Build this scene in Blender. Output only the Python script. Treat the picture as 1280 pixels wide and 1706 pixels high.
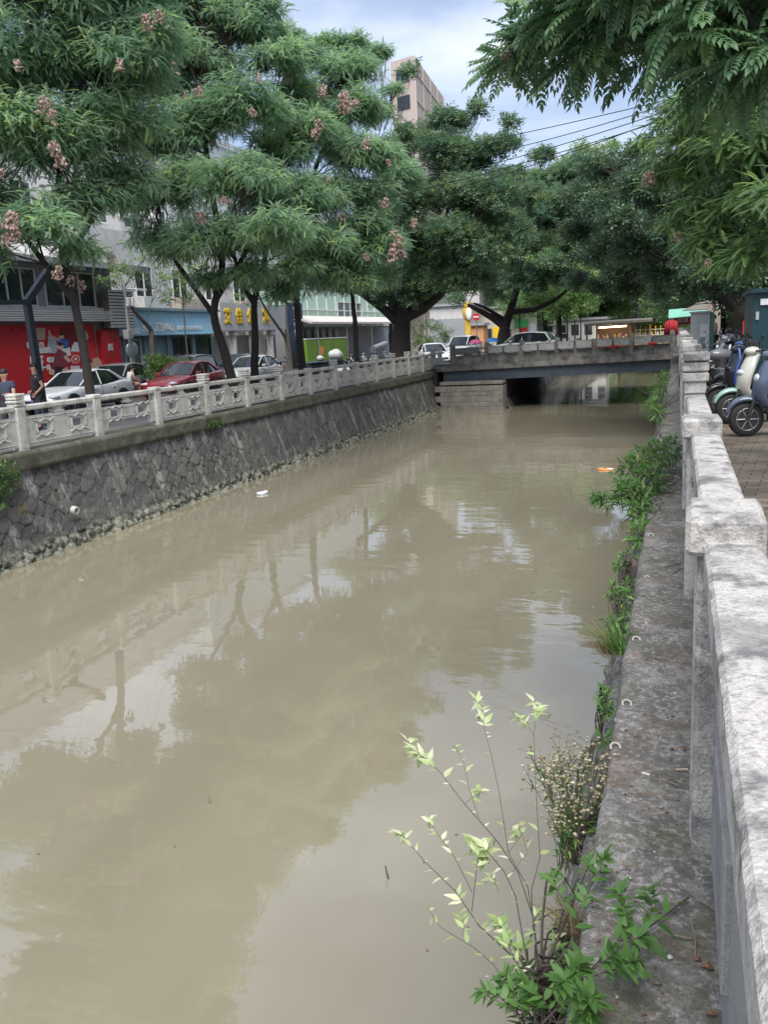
import bpy, math, random
import numpy as np
from mathutils import Vector, Matrix
R = math.radians
for o in list(bpy.data.objects): bpy.data.objects.remove(o)
scn = bpy.context.scene
COL = scn.collection

# ------------------------------------------------------------ camera
CAMPOS = np.array([0.0, 0.0, 1.5])
FOC, IW, IH = 1450.0, 1280.0, 1706.0
def _cam_matrix(vx=1130.0, roll=0.05, hy0=562.0):
    pr = math.atan(roll); pitch = math.atan((IH/2-hy0)*math.cos(pr)/FOC)
    Rt = np.array([1, 0, 0.]); Up = np.array([0, math.sin(pitch), math.cos(pitch)]); Fw = np.array([0, math.cos(pitch), -math.sin(pitch)])
    c, s = math.cos(pr), math.sin(pr)
    M = np.stack([c*Rt-s*Up, s*Rt+c*Up, -Fw], 1)
    hy = hy0-roll*(vx-640); v = M @ np.array([vx-640, IH/2-hy, -FOC]); a = math.atan2(v[0], v[1])
    return np.array([[math.cos(a), -math.sin(a), 0], [math.sin(a), math.cos(a), 0], [0, 0, 1.]]) @ M
CM = _cam_matrix()
cd = bpy.data.cameras.new('camera'); cam = bpy.data.objects.new('camera', cd); COL.objects.link(cam)
cd.sensor_fit = 'VERTICAL'; cd.sensor_height = 24.0; cd.lens = 24.0*FOC/IH
cd.clip_start = 0.05; cd.clip_end = 3000
mw = Matrix.Identity(4)
for i in range(3):
    for j in range(3): mw[i][j] = CM[i, j]
mw.translation = Vector(CAMPOS); cam.matrix_world = mw
scn.camera = cam
# surveying helpers: where a sight line of the photograph meets a plane of the place
def _ray(x, y): return CM @ np.array([x-640, IH/2-y, -FOC])
def at_x(x, y, X): r = _ray(x, y); return CAMPOS+r*((X-CAMPOS[0])/r[0])
def at_y(x, y, Y): r = _ray(x, y); return CAMPOS+r*((Y-CAMPOS[1])/r[1])
def at_z(x, y, Z): r = _ray(x, y); return CAMPOS+r*((Z-CAMPOS[2])/r[2])
def px_m(P): return FOC/max(0.1, -(CM.T @ (np.array(P)-CAMPOS))[2])     # pixels per metre at a point

# ------------------------------------------------------------ world, sun, exposure
SUN_EL, SUN_AZ = R(58), R(168)     # azimuth clockwise from +Y
w = bpy.data.worlds.new('World'); scn.world = w; w.use_nodes = True
nt = w.node_tree; nt.nodes.clear()
wo = nt.nodes.new('ShaderNodeOutputWorld'); bg = nt.nodes.new('ShaderNodeBackground'); sky = nt.nodes.new('ShaderNodeTexSky')
sky.sky_type = 'NISHITA'; sky.sun_disc = False; sky.sun_elevation = SUN_EL; sky.sun_rotation = SUN_AZ; sky.dust_density = 1.5; sky.ozone_density = 2.0
tc = nt.nodes.new('ShaderNodeTexCoord'); mp = nt.nodes.new('ShaderNodeMapping'); mp.inputs['Scale'].default_value = (1.5, 1.5, 4.5); mp.inputs['Location'].default_value = (1.1, 3.3, 2.2)
nz = nt.nodes.new('ShaderNodeTexNoise'); nz.inputs['Scale'].default_value = 1.5; nz.inputs['Detail'].default_value = 6; nz.inputs['Roughness'].default_value = .5; nz.inputs['Distortion'].default_value = .25
cr = nt.nodes.new('ShaderNodeValToRGB'); cr.color_ramp.elements[0].position = .38; cr.color_ramp.elements[1].position = .72; cr.color_ramp.interpolation = 'EASE'
cr.color_ramp.elements[0].color = (.30,)*3+(1,); cr.color_ramp.elements[1].color = (1,)*3+(1,)
cl = nt.nodes.new('ShaderNodeValToRGB'); cl.color_ramp.elements[0].position = .42; cl.color_ramp.elements[1].position = .72
cl.color_ramp.elements[0].color = (4.7, 5.5, 7.6, 1); cl.color_ramp.elements[1].color = (8.0, 8.5, 9.4, 1)
mx = nt.nodes.new('ShaderNodeMix'); mx.data_type = 'RGBA'; mx.clamp_factor = False
L_ = nt.links.new
L_(tc.outputs['Generated'], mp.inputs['Vector']); L_(mp.outputs[0], nz.inputs['Vector']); L_(nz.outputs[0], cr.inputs[0]); L_(nz.outputs[0], cl.inputs[0])
L_(cr.outputs[0], mx.inputs['Factor']); L_(sky.outputs[0], mx.inputs['A']); L_(cl.outputs[0], mx.inputs['B'])
L_(mx.outputs['Result'], bg.inputs['Color']); bg.inputs['Strength'].default_value = 0.08; L_(bg.outputs[0], wo.inputs['Surface'])
sd = bpy.data.lights.new('sun', 'SUN'); sun = bpy.data.objects.new('sun', sd); COL.objects.link(sun)
sd.energy = 2.6; sd.angle = R(45); sd.color = (1, .96, .9)
_d = Vector((math.sin(SUN_AZ)*math.cos(SUN_EL), math.cos(SUN_AZ)*math.cos(SUN_EL), math.sin(SUN_EL)))
sun.rotation_euler = _d.to_track_quat('Z', 'Y').to_euler()
scn.view_settings.view_transform = 'Standard'; scn.view_settings.look = 'None'
scn.view_settings.exposure = 0.95; scn.view_settings.gamma = 1.0
scn.cycles.max_bounces = 6; scn.cycles.transparent_max_bounces = 6

rng = np.random.default_rng(7); random.seed(7)

# ------------------------------------------------------------ materials
MATS = {}
def mat(name, col=(.5, .5, .5), rough=.6, metal=0., spec=.5, var=0., vscale=6., bump=0., bscale=40., col2=None, emit=None, dirt=None, coat=0., alpha=None):
    """principled material; var mixes towards col2 by noise; dirt=(colour, scale, amount) adds blotches"""
    if name in MATS: return MATS[name]
    m = bpy.data.materials.new(name); m.use_nodes = True; t = m.node_tree; b = t.nodes['Principled BSDF']
    b.inputs['Base Color'].default_value = (*col, 1); b.inputs['Roughness'].default_value = rough; b.inputs['Metallic'].default_value = metal
    b.inputs['Specular IOR Level'].default_value = spec
    if coat: b.inputs['Coat Weight'].default_value = coat; b.inputs['Coat Roughness'].default_value = .05
    src = None
    co = t.nodes.new('ShaderNodeTexCoord')
    def noise(s, d=6, r=.6):
        n = t.nodes.new('ShaderNodeTexNoise'); n.inputs['Scale'].default_value = s; n.inputs['Detail'].default_value = d; n.inputs['Roughness'].default_value = r
        t.links.new(co.outputs['Object'], n.inputs['Vector']); return n
    def mixc(f, a, bcol):
        x = t.nodes.new('ShaderNodeMix'); x.data_type = 'RGBA'; t.links.new(f, x.inputs['Factor'])
        if isinstance(a, tuple): x.inputs['A'].default_value = (*a, 1)
        else: t.links.new(a, x.inputs['A'])
        x.inputs['B'].default_value = (*bcol, 1); return x.outputs['Result']
    def ramp(f, lo, hi, amt=1.):
        x = t.nodes.new('ShaderNodeMapRange'); x.inputs[1].default_value = lo; x.inputs[2].default_value = hi; x.inputs[4].default_value = amt; t.links.new(f, x.inputs[0]); return x.outputs[0]
    cur = col
    if var:
        c2 = col2 or tuple(c*.5 for c in col)
        cur = mixc(ramp(noise(vscale).outputs[0], .35, .65, var), cur, c2)
    if dirt:
        for k, (dc, ds, da) in enumerate(dirt):
            n = noise(ds, 8, .7); cur = mixc(ramp(n.outputs[0], .5, .62, da), cur, dc)
    if not isinstance(cur, tuple): t.links.new(cur, b.inputs['Base Color'])
    if bump:
        n = noise(bscale, 5); bp = t.nodes.new('ShaderNodeBump'); bp.inputs['Strength'].default_value = bump; bp.inputs['Distance'].default_value = .02
        t.links.new(n.outputs[0], bp.inputs['Height']); t.links.new(bp.outputs[0], b.inputs['Normal'])
    if emit: b.inputs['Emission Color'].default_value = (*emit[0], 1); b.inputs['Emission Strength'].default_value = emit[1]
    MATS[name] = m; return m

def leaf_mat(name, c1, c2, trans=.25, rough=.42, spec=.5, c3=None):
    m = bpy.data.materials.new(name); m.use_nodes = True; t = m.node_tree; b = t.nodes['Principled BSDF']; out = t.nodes['Material Output']
    a = t.nodes.new('ShaderNodeAttribute'); a.attribute_name = 'tint'
    r = t.nodes.new('ShaderNodeValToRGB'); e = r.color_ramp.elements; e[0].color = (*c1, 1); e[1].color = (*c2, 1); e[0].position = .1; e[1].position = .85
    if c3: x = e.new(.97); x.color = (*c3, 1)
    t.links.new(a.outputs['Fac'], r.inputs[0]); t.links.new(r.outputs[0], b.inputs['Base Color']); b.inputs['Roughness'].default_value = rough; b.inputs['Specular IOR Level'].default_value = spec
    tr = t.nodes.new('ShaderNodeBsdfTranslucent'); mxs = t.nodes.new('ShaderNodeMixShader'); mxs.inputs[0].default_value = trans
    g = t.nodes.new('ShaderNodeHueSaturation'); g.inputs['Value'].default_value = 1.6; g.inputs['Hue'].default_value = .485; t.links.new(r.outputs[0], g.inputs['Color']); t.links.new(g.outputs[0], tr.inputs['Color'])
    t.links.new(b.outputs[0], mxs.inputs[1]); t.links.new(tr.outputs[0], mxs.inputs[2]); t.links.new(mxs.outputs[0], out.inputs['Surface'])
    MATS[name] = m; return m

# ------------------------------------------------------------ mesh builder
def frame(d, up=(0, 0, 1)):
    d = Vector(d).normalized(); u = Vector(up)
    if abs(d.dot(u)) > .98: u = Vector((1, 0, 0))
    s = d.cross(u).normalized(); return d, s, s.cross(d)
class MB:
    def __init__(s): s.v = []; s.f = []; s.mi = []; s.sm = []
    def add(s, vs, fs, mi=0, sm=False):
        n = len(s.v); s.v += [tuple(v) for v in vs]; s.f += [tuple(i+n for i in f) for f in fs]; s.mi += [mi]*len(fs); s.sm += [sm]*len(fs); return s
    def box(s, c, d, rz=0, rx=0, ry=0, mi=0, taper=1., bev=0.):
        hx, hy, hz = d[0]/2, d[1]/2, d[2]/2; M = Matrix.Rotation(rz, 3, 'Z') @ Matrix.Rotation(ry, 3, 'Y') @ Matrix.Rotation(rx, 3, 'X'); c = Vector(c)
        if bev > 0:
            b = min(bev, hx*.45, hy*.45, hz*.45)
            rings = [(-hz, b, 1), (-hz+b, 0, 1), (hz-b, 0, taper), (hz, b, taper)]; vs = []
            for z, q, tp in rings:
                X = hx*tp-q; Y = hy*tp-q
                p = [(X-b if q == 0 else X, -Y), (X, -Y+b if q == 0 else -Y), (X, Y-b if q == 0 else Y), (X-b if q == 0 else X, Y), (-X+b if q == 0 else -X, Y), (-X, Y-b if q == 0 else Y), (-X, -Y+b if q == 0 else -Y), (-X+b if q == 0 else -X, -Y)]
                if q: p = [(X-b*.3, -Y), (X, -Y+b*.3), (X, Y-b*.3), (X-b*.3, Y), (-X+b*.3, Y), (-X, Y-b*.3), (-X, -Y+b*.3), (-X+b*.3, -Y)]
                vs += [c+M @ Vector((a, e, z)) for a, e in p]
            fs = [tuple(range(7, -1, -1)), tuple(range(24, 32))]
            for k in range(3):
                for i in range(8): j = (i+1) % 8; fs.append((k*8+i, k*8+j, k*8+8+j, k*8+8+i))
            return s.add(vs, fs, mi)
        vs = [c+M @ Vector((x*hx*(taper if z > 0 else 1), y*hy*(taper if z > 0 else 1), z*hz)) for z in (-1, 1) for x, y in ((-1, -1), (1, -1), (1, 1), (-1, 1))]
        return s.add(vs, [(3, 2, 1, 0), (4, 5, 6, 7), (0, 1, 5, 4), (1, 2, 6, 5), (2, 3, 7, 6), (3, 0, 4, 7)], mi)
    def tube(s, pts, rad, n=8, mi=0, cap=True, sm=True):
        pts = [Vector(p) for p in pts]; m = len(pts)
        if not hasattr(rad, '__len__'): rad = [rad]*m
        vs = []; up = Vector((.13, .21, 1))
        for i, p in enumerate(pts):
            d = (pts[min(i+1, m-1)]-pts[max(i-1, 0)]); d, a, b = frame(d, up); up = b
            vs += [p+(a*math.cos(k*2*math.pi/n)+b*math.sin(k*2*math.pi/n))*rad[i] for k in range(n)]
        fs = [(i*n+k, i*n+(k+1) % n, (i+1)*n+(k+1) % n, (i+1)*n+k) for i in range(m-1) for k in range(n)]
        s.add(vs, fs, mi, sm)
        if cap: s.add(vs[:n], [tuple(range(n-1, -1, -1))], mi); s.add(vs[-n:], [tuple(range(n))], mi)
        return s
    def cyl(s, a, b, r, r2=None, n=12, mi=0, sm=True): return s.tube([a, b], [r, r if r2 is None else r2], n, mi, True, sm)
    def lathe(s, c, prof, n=12, mi=0, axis=(0, 0, 1), sm=True):
        d, a, b = frame(axis); c = Vector(c); vs = []
        for r, z in prof: vs += [c+d*z+(a*math.cos(k*2*math.pi/n)+b*math.sin(k*2*math.pi/n))*r for k in range(n)]
        fs = [(i*n+k, i*n+(k+1) % n, (i+1)*n+(k+1) % n, (i+1)*n+k) for i in range(len(prof)-1) for k in range(n)]
        s.add(vs, fs, mi, sm); s.add(vs[:n], [tuple(range(n-1, -1, -1))], mi); s.add(vs[-n:], [tuple(range(n))], mi); return s
    def ell(s, c, r, n=10, m=7, mi=0, M=None):
        vs = []; c = Vector(c)
        for i in range(m+1):
            ph = math.pi*i/m
            for k in range(n):
                th = 2*math.pi*k/n; v = Vector((r[0]*math.sin(ph)*math.cos(th), r[1]*math.sin(ph)*math.sin(th), r[2]*math.cos(ph)))
                vs.append(c+(M @ v if M else v))
        return s.add(vs, [(i*n+k, (i+1)*n+k, (i+1)*n+(k+1) % n, i*n+(k+1) % n) for i in range(m) for k in range(n)], mi, True)
    def prism(s, poly, o, u, v, th, mi=0, inset=0., sm=False):
        """poly in (a,b) -> o+a*u+b*v, thickness th along u x v, centred"""
        u = Vector(u); v = Vector(v); n = u.cross(v).normalized(); o = Vector(o); k = len(poly)
        cx = sum(p[0] for p in poly)/k; cy = sum(p[1] for p in poly)/k
        def ring(h, q): return [o+u*(cx+(a-cx)*q)+v*(cy+(b-cy)*q)+n*h for a, b in poly]
        rs = [(-th/2, 1-inset), (-th/2*(.6 if inset else 1), 1), (th/2*(.6 if inset else 1), 1), (th/2, 1-inset)] if inset else [(-th/2, 1), (th/2, 1)]
        vs = []
        for h, q in rs: vs += ring(h, q)
        fs = [tuple(range(k-1, -1, -1)), tuple(range((len(rs)-1)*k, len(rs)*k))]
        for r in range(len(rs)-1):
            for i in range(k): j = (i+1) % k; fs.append((r*k+i, r*k+j, (r+1)*k+j, (r+1)*k+i))
        return s.add(vs, fs, mi, sm)
    def loft(s, rings, mi=0, sm=True, cap=True, closed=True):
        n = len(rings[0]); vs = [p for r in rings for p in r]
        fs = [(i*n+k, i*n+(k+1) % n, (i+1)*n+(k+1) % n, (i+1)*n+k) for i in range(len(rings)-1) for k in range(n if closed else n-1)]
        s.add(vs, fs, mi, sm)
        if cap and closed: s.add(rings[0], [tuple(range(n-1, -1, -1))], mi); s.add(rings[-1], [tuple(range(n))], mi)
        return s
    def mesh(s, name, mats):
        me = bpy.data.meshes.new(name); me.from_pydata(s.v, [], s.f)
        for m in mats: me.materials.append(m)
        me.polygons.foreach_set('material_index', s.mi); me.polygons.foreach_set('use_smooth', s.sm); me.update(); return me
    def build(s, name, mats, parent=None, sub=0):
        if not isinstance(mats, (list, tuple)): mats = [mats]
        o = bpy.data.objects.new(name, s.mesh(name, mats)); COL.objects.link(o)
        if parent is not None: o.parent = parent
        if sub: md = o.modifiers.new('s', 'SUBSURF'); md.levels = sub; md.render_levels = sub
        return o
def npmesh(name, V, Q, mats, tint=None, smooth=False, parent=None, tris=False):
    me = bpy.data.meshes.new(name); n = len(V); k = Q.shape[1]; m = len(Q)
    me.vertices.add(n); me.vertices.foreach_set('co', np.ascontiguousarray(V, dtype=np.float32).ravel())
    me.loops.add(m*k); me.loops.foreach_set('vertex_index', np.ascontiguousarray(Q, dtype=np.int32).ravel())
    me.polygons.add(m); me.polygons.foreach_set('loop_start', np.arange(0, m*k, k, dtype=np.int32)); me.polygons.foreach_set('loop_total', np.full(m, k, dtype=np.int32))
    me.polygons.foreach_set('use_smooth', np.full(m, smooth, dtype=bool))
    for a in (mats if isinstance(mats, (list, tuple)) else [mats]): me.materials.append(a)
    if tint is not None: at = me.attributes.new('tint', 'FLOAT', 'POINT'); at.data.foreach_set('value', np.ascontiguousarray(tint, dtype=np.float32))
    me.update(calc_edges=True)
    o = bpy.data.objects.new(name, me); COL.objects.link(o)
    if parent is not None: o.parent = parent
    return o
def tag(o, label=None, cat=None, group=None, kind=None):
    if label: o['label'] = label
    if cat: o['category'] = cat
    if group: o['group'] = group
    if kind: o['kind'] = kind
    return o
def thing(name, label, cat, loc=(0, 0, 0), rz=0, group=None):
    o = bpy.data.objects.new(name, None); COL.objects.link(o); o.empty_display_size = .2
    o.location = Vector(loc); o.rotation_euler = (0, 0, rz); return tag(o, label, cat, group)
def kids(o): return [c for c in bpy.data.objects if c.parent == o]
def dup(o, loc=None, rz=None, label=None, scale=None, parent=None):
    c = o.copy(); COL.objects.link(c)
    if parent is not None: c.parent = parent
    if loc is not None: c.location = Vector(loc)
    if rz is not None: c.rotation_euler = (0, 0, rz)
    if scale is not None: c.scale = (scale,)*3
    if label: c['label'] = label
    for ch in kids(o): dup(ch, parent=c)
    return c
def text(s, name, size, loc, xdir, updir, m, parent=None, depth=.02, align='CENTER', shear=0., bold=.0, sx=1.):
    cu = bpy.data.curves.new(name, 'FONT'); cu.body = s; cu.size = size; cu.extrude = depth; cu.align_x = align; cu.align_y = 'CENTER'; cu.shear = shear; cu.offset = bold; cu.resolution_u = 3
    t = bpy.data.objects.new(name+'_c', cu); COL.objects.link(t); bpy.context.view_layer.update()
    me = bpy.data.meshes.new_from_object(t.evaluated_get(bpy.context.evaluated_depsgraph_get())); bpy.data.objects.remove(t)
    me.name = name; me.materials.clear(); me.materials.append(m)
    x = Vector(xdir).normalized(); z = x.cross(Vector(updir)).normalized(); y = z.cross(x)
    Mx = Matrix(((x[0]*sx, y[0], z[0], loc[0]), (x[1]*sx, y[1], z[1], loc[1]), (x[2]*sx, y[2], z[2], loc[2]), (0, 0, 0, 1)))
    me.transform(Mx); o = bpy.data.objects.new(name, me); COL.objects.link(o)
    if parent is not None: o.parent = parent
    return o
def rel(parent, o):     # re-seat geometry built in world coordinates under a moved empty
    o.data.transform(Matrix.Translation(-parent.location)); return o

# numpy value noise / cell noise
def vnoise(x, y, seed=0):
    xi = np.floor(x).astype(int); yi = np.floor(y).astype(int); fx = x-xi; fy = y-yi; fx = fx*fx*(3-2*fx); fy = fy*fy*(3-2*fy)
    def h(a, b): n = np.sin(a*127.1+b*311.7+seed*74.7)*43758.5453; return n-np.floor(n)
    return (h(xi, yi)*(1-fx)+h(xi+1, yi)*fx)*(1-fy)+(h(xi, yi+1)*(1-fx)+h(xi+1, yi+1)*fx)*fy
def fbm(x, y, seed=0, o=4):
    s = 0; a = .5
    for i in range(o): s = s+a*vnoise(x, y, seed+i); x = x*2.03; y = y*2.03; a *= .5
    return s
def cells(x, y, seed=0, jit=.8):
    xi = np.floor(x).astype(int); yi = np.floor(y).astype(int); f1 = np.full(x.shape, 9.); f2 = np.full(x.shape, 9.); idv = np.zeros(x.shape)
    for i in (-1, 0, 1):
        for j in (-1, 0, 1):
            a, b = xi+i, yi+j
            h1 = np.sin(a*127.1+b*311.7+seed)*43758.5453; h1 -= np.floor(h1); h2 = np.sin(a*269.5+b*183.3+seed)*43758.5453; h2 -= np.floor(h2)
            dx = a+.5+(h1-.5)*jit-x; dy = b+.5+(h2-.5)*jit-y; d = np.maximum(np.abs(dx), np.abs(dy))*.6+np.hypot(dx, dy)*.4
            lt = d < f1; f2 = np.where(lt, f1, np.minimum(f2, d)); idv = np.where(lt, h1, idv); f1 = np.where(lt, d, f1)
    return f1, f2-f1, idv

ZL, ZW = -.45, -2.62      # left street level, water level
# ============================================================ SETTING
M_conc = mat('ledge_concrete', (.17, .16, .145), .9, var=.7, vscale=3, col2=(.10, .096, .085), bump=.8, bscale=22, dirt=[((.30, .29, .27), 5.5, .75), ((.07, .068, .062), 8.5, .7), ((.42, .41, .385), 38, .7), ((.15, .09, .06), 2.3, .45), ((.09, .095, .045), 3.7, .55), ((.06, .058, .055), 90, .5)])
M_gran = mat('weathered_granite', (.60, .57, .53), .8, var=.75, vscale=170, col2=(.40, .38, .355), bump=.5, bscale=120, dirt=[((.56, .54, .50), 11, .5), ((.15, .148, .145), 6.5, .95), ((.12, .12, .12), 2.6, .55), ((.17, .165, .16), 60, .6)])
M_gran2 = mat('post_granite', (.33, .325, .315), .85, var=.8, vscale=150, col2=(.20, .2, .2), bump=.3, bscale=80, dirt=[((.15, .15, .145), 5, .6)])
M_rail = mat('balustrade_stone', (.56, .54, .495), .85, var=.6, vscale=3, col2=(.45, .43, .39), bump=.3, bscale=30, dirt=[((.26, .25, .22), 2.2, .6), ((.16, .15, .13), 7, .35)])
M_plinth = mat('mossy_coping', (.13, .125, .10), .95, var=1, vscale=1.3, col2=(.07, .075, .035), bump=.6, bscale=15, dirt=[((.20, .195, .175), 3, .6)])
M_brick = mat('abutment_stone', (.27, .25, .22), .9, var=.8, vscale=2, bump=.5, bscale=12)
M_asph = mat('asphalt', (.075, .075, .078), .9, var=.7, vscale=.6, col2=(.05, .05, .052), bump=.3, bscale=90)
M_walk = mat('sidewalk_paving', (.13, .125, .118), .9, var=.7, vscale=1.2, col2=(.085, .083, .078), bump=.3, bscale=20)
M_earth = mat('far_ground', (.12, .115, .10), .95, var=.6, vscale=.2)
M_white = mat('road_paint', (.7, .7, .68), .7, var=.4, vscale=5, col2=(.4, .4, .4))
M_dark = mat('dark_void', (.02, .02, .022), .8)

def sheet(name, x0, x1, y0, y1, z, m, th=0.0):
    b = MB()
    if th: b.box(((x0+x1)/2, (y0+y1)/2, z-th/2), (x1-x0, y1-y0, th))
    else: b.add([(x0, y0, z), (x1, y0, z), (x1, y1, z), (x0, y1, z)], [(0, 1, 2, 3)])
    return tag(b.build(name, m), kind='structure')
sheet('ground_far', -900, -13.0, -80, 900, ZL-.16, M_earth)
sheet('ground_near', .3, 900, -80, 900, -.02, M_earth)
sheet('ground_end', -13.0, .3, 240, 900, -.1, M_earth)
sheet('pavement', -16.6, -13.2, -30, 240, ZL, M_walk, .3)
sheet('pavement', -60, -23.6, -30, 240, ZL-.002, M_walk, .3)
sheet('road', -23.6, -16.6, -30, 240, ZL-.12, M_asph)
b = MB()
for k in range(-4, 60): b.box((-20.1, k*4, ZL-.114), (.12, 2, .004))
tag(b.build('road_markings', M_white), kind='structure')

# brick paving of the near quay
def brick_mat():
    m = bpy.data.materials.new('quay_bricks'); m.use_nodes = True; t = m.node_tree; bs = t.nodes['Principled BSDF']; bs.inputs['Roughness'].default_value = .85
    co = t.nodes.new('ShaderNodeTexCoord'); br = t.nodes.new('ShaderNodeTexBrick'); mp_ = t.nodes.new('ShaderNodeMapping'); mp_.inputs['Rotation'].default_value = (0, 0, R(8))
    br.inputs['Scale'].default_value = 1; br.inputs['Brick Width'].default_value = .23; br.inputs['Row Height'].default_value = .12; br.inputs['Mortar Size'].default_value = .008; br.inputs['Mortar Smooth'].default_value = .3; br.inputs['Bias'].default_value = 0
    br.inputs['Color1'].default_value = (.20, .165, .13, 1); br.inputs['Color2'].default_value = (.12, .105, .09, 1); br.inputs['Mortar'].default_value = (.065, .06, .05, 1)
    n = t.nodes.new('ShaderNodeTexNoise'); n.inputs['Scale'].default_value = 1.5; n.inputs['Detail'].default_value = 6
    mr = t.nodes.new('ShaderNodeMix'); mr.data_type = 'RGBA'; mr.blend_type = 'MULTIPLY'; mr.inputs['Factor'].default_value = .7
    L = t.links.new; L(co.outputs['Object'], mp_.inputs[0]); L(mp_.outputs[0], br.inputs['Vector']); L(co.outputs['Object'], n.inputs['Vector'])
    hs = t.nodes.new('ShaderNodeValToRGB'); hs.color_ramp.elements[0].color = (.5, .48, .42, 1); hs.color_ramp.elements[1].color = (1.4, 1.35, 1.2, 1); hs.color_ramp.elements[0].position = .35; hs.color_ramp.elements[1].position = .65
    L(n.outputs[0], hs.inputs[0]); L(br.outputs['Color'], mr.inputs['A']); L(hs.outputs[0], mr.inputs['B']); L(mr.outputs['Result'], bs.inputs['Base Color'])
    bp = t.nodes.new('ShaderNodeBump'); bp.inputs['Strength'].default_value = .8; bp.inputs['Distance'].default_value = .01; iv = t.nodes.new('ShaderNodeMath'); iv.operation = 'SUBTRACT'; iv.inputs[0].default_value = 1
    L(br.outputs['Fac'], iv.inputs[1]); L(iv.outputs[0], bp.inputs['Height']); L(bp.outputs[0], bs.inputs['Normal']); return m
sheet('quay_paving', .27, 9, -20, 46, 0, brick_mat())

# ---- canal water
def water_mat():
    m = bpy.data.materials.new('muddy_water'); m.use_nodes = True; t = m.node_tree; b = t.nodes['Principled BSDF']; L = t.links.new
    b.inputs['Roughness'].default_value = .010; b.inputs['IOR'].default_value = 1.8; b.inputs['Specular IOR Level'].default_value = .5
    co = t.nodes.new('ShaderNodeTexCoord')
    n = t.nodes.new('ShaderNodeTexNoise'); n.inputs['Scale'].default_value = .35; n.inputs['Detail'].default_value = 5
    r = t.nodes.new('ShaderNodeValToRGB'); r.color_ramp.elements[0].position = .35; r.color_ramp.elements[1].position = .65; r.color_ramp.elements[0].color = (.218, .196, .138, 1); r.color_ramp.elements[1].color = (.243, .220, .156, 1)
    mp0 = t.nodes.new('ShaderNodeMapping'); mp0.inputs['Scale'].default_value = (2.2, .5, 1); L(co.outputs['Object'], mp0.inputs[0]); L(mp0.outputs[0], n.inputs['Vector']); L(n.outputs[0], r.inputs[0]); L(r.outputs[0], b.inputs['Base Color'])
    mp_ = t.nodes.new('ShaderNodeMapping'); mp_.inputs['Rotation'].default_value = (0, 0, R(12)); mp_.inputs['Scale'].default_value = (.8, 1.7, 1); L(co.outputs['Object'], mp_.inputs[0])
    a = t.nodes.new('ShaderNodeTexNoise'); a.inputs['Scale'].default_value = 1.1; a.inputs['Detail'].default_value = 3; a.inputs['Roughness'].default_value = .45; L(mp_.outputs[0], a.inputs['Vector'])
    c = t.nodes.new('ShaderNodeTexNoise'); c.inputs['Scale'].default_value = .16; c.inputs['Detail'].default_value = 2; L(co.outputs['Object'], c.inputs['Vector'])
    mr = t.nodes.new('ShaderNodeMapRange'); mr.inputs[1].default_value = .42; mr.inputs[2].default_value = .62; mr.inputs[3].default_value = .25; L(c.outputs[0], mr.inputs[0])
    mu = t.nodes.new('ShaderNodeMath'); mu.operation = 'MULTIPLY'; L(a.outputs[0], mu.inputs[0]); L(mr.outputs[0], mu.inputs[1])
    bp = t.nodes.new('ShaderNodeBump'); bp.inputs['Strength'].default_value = 1; bp.inputs['Distance'].default_value = .011; L(mu.outputs[0], bp.inputs['Height']); L(bp.outputs[0], b.inputs['Normal'])
    return m
sheet('water', -14.5, 1.2, -60, 240, ZW, water_mat())

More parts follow.
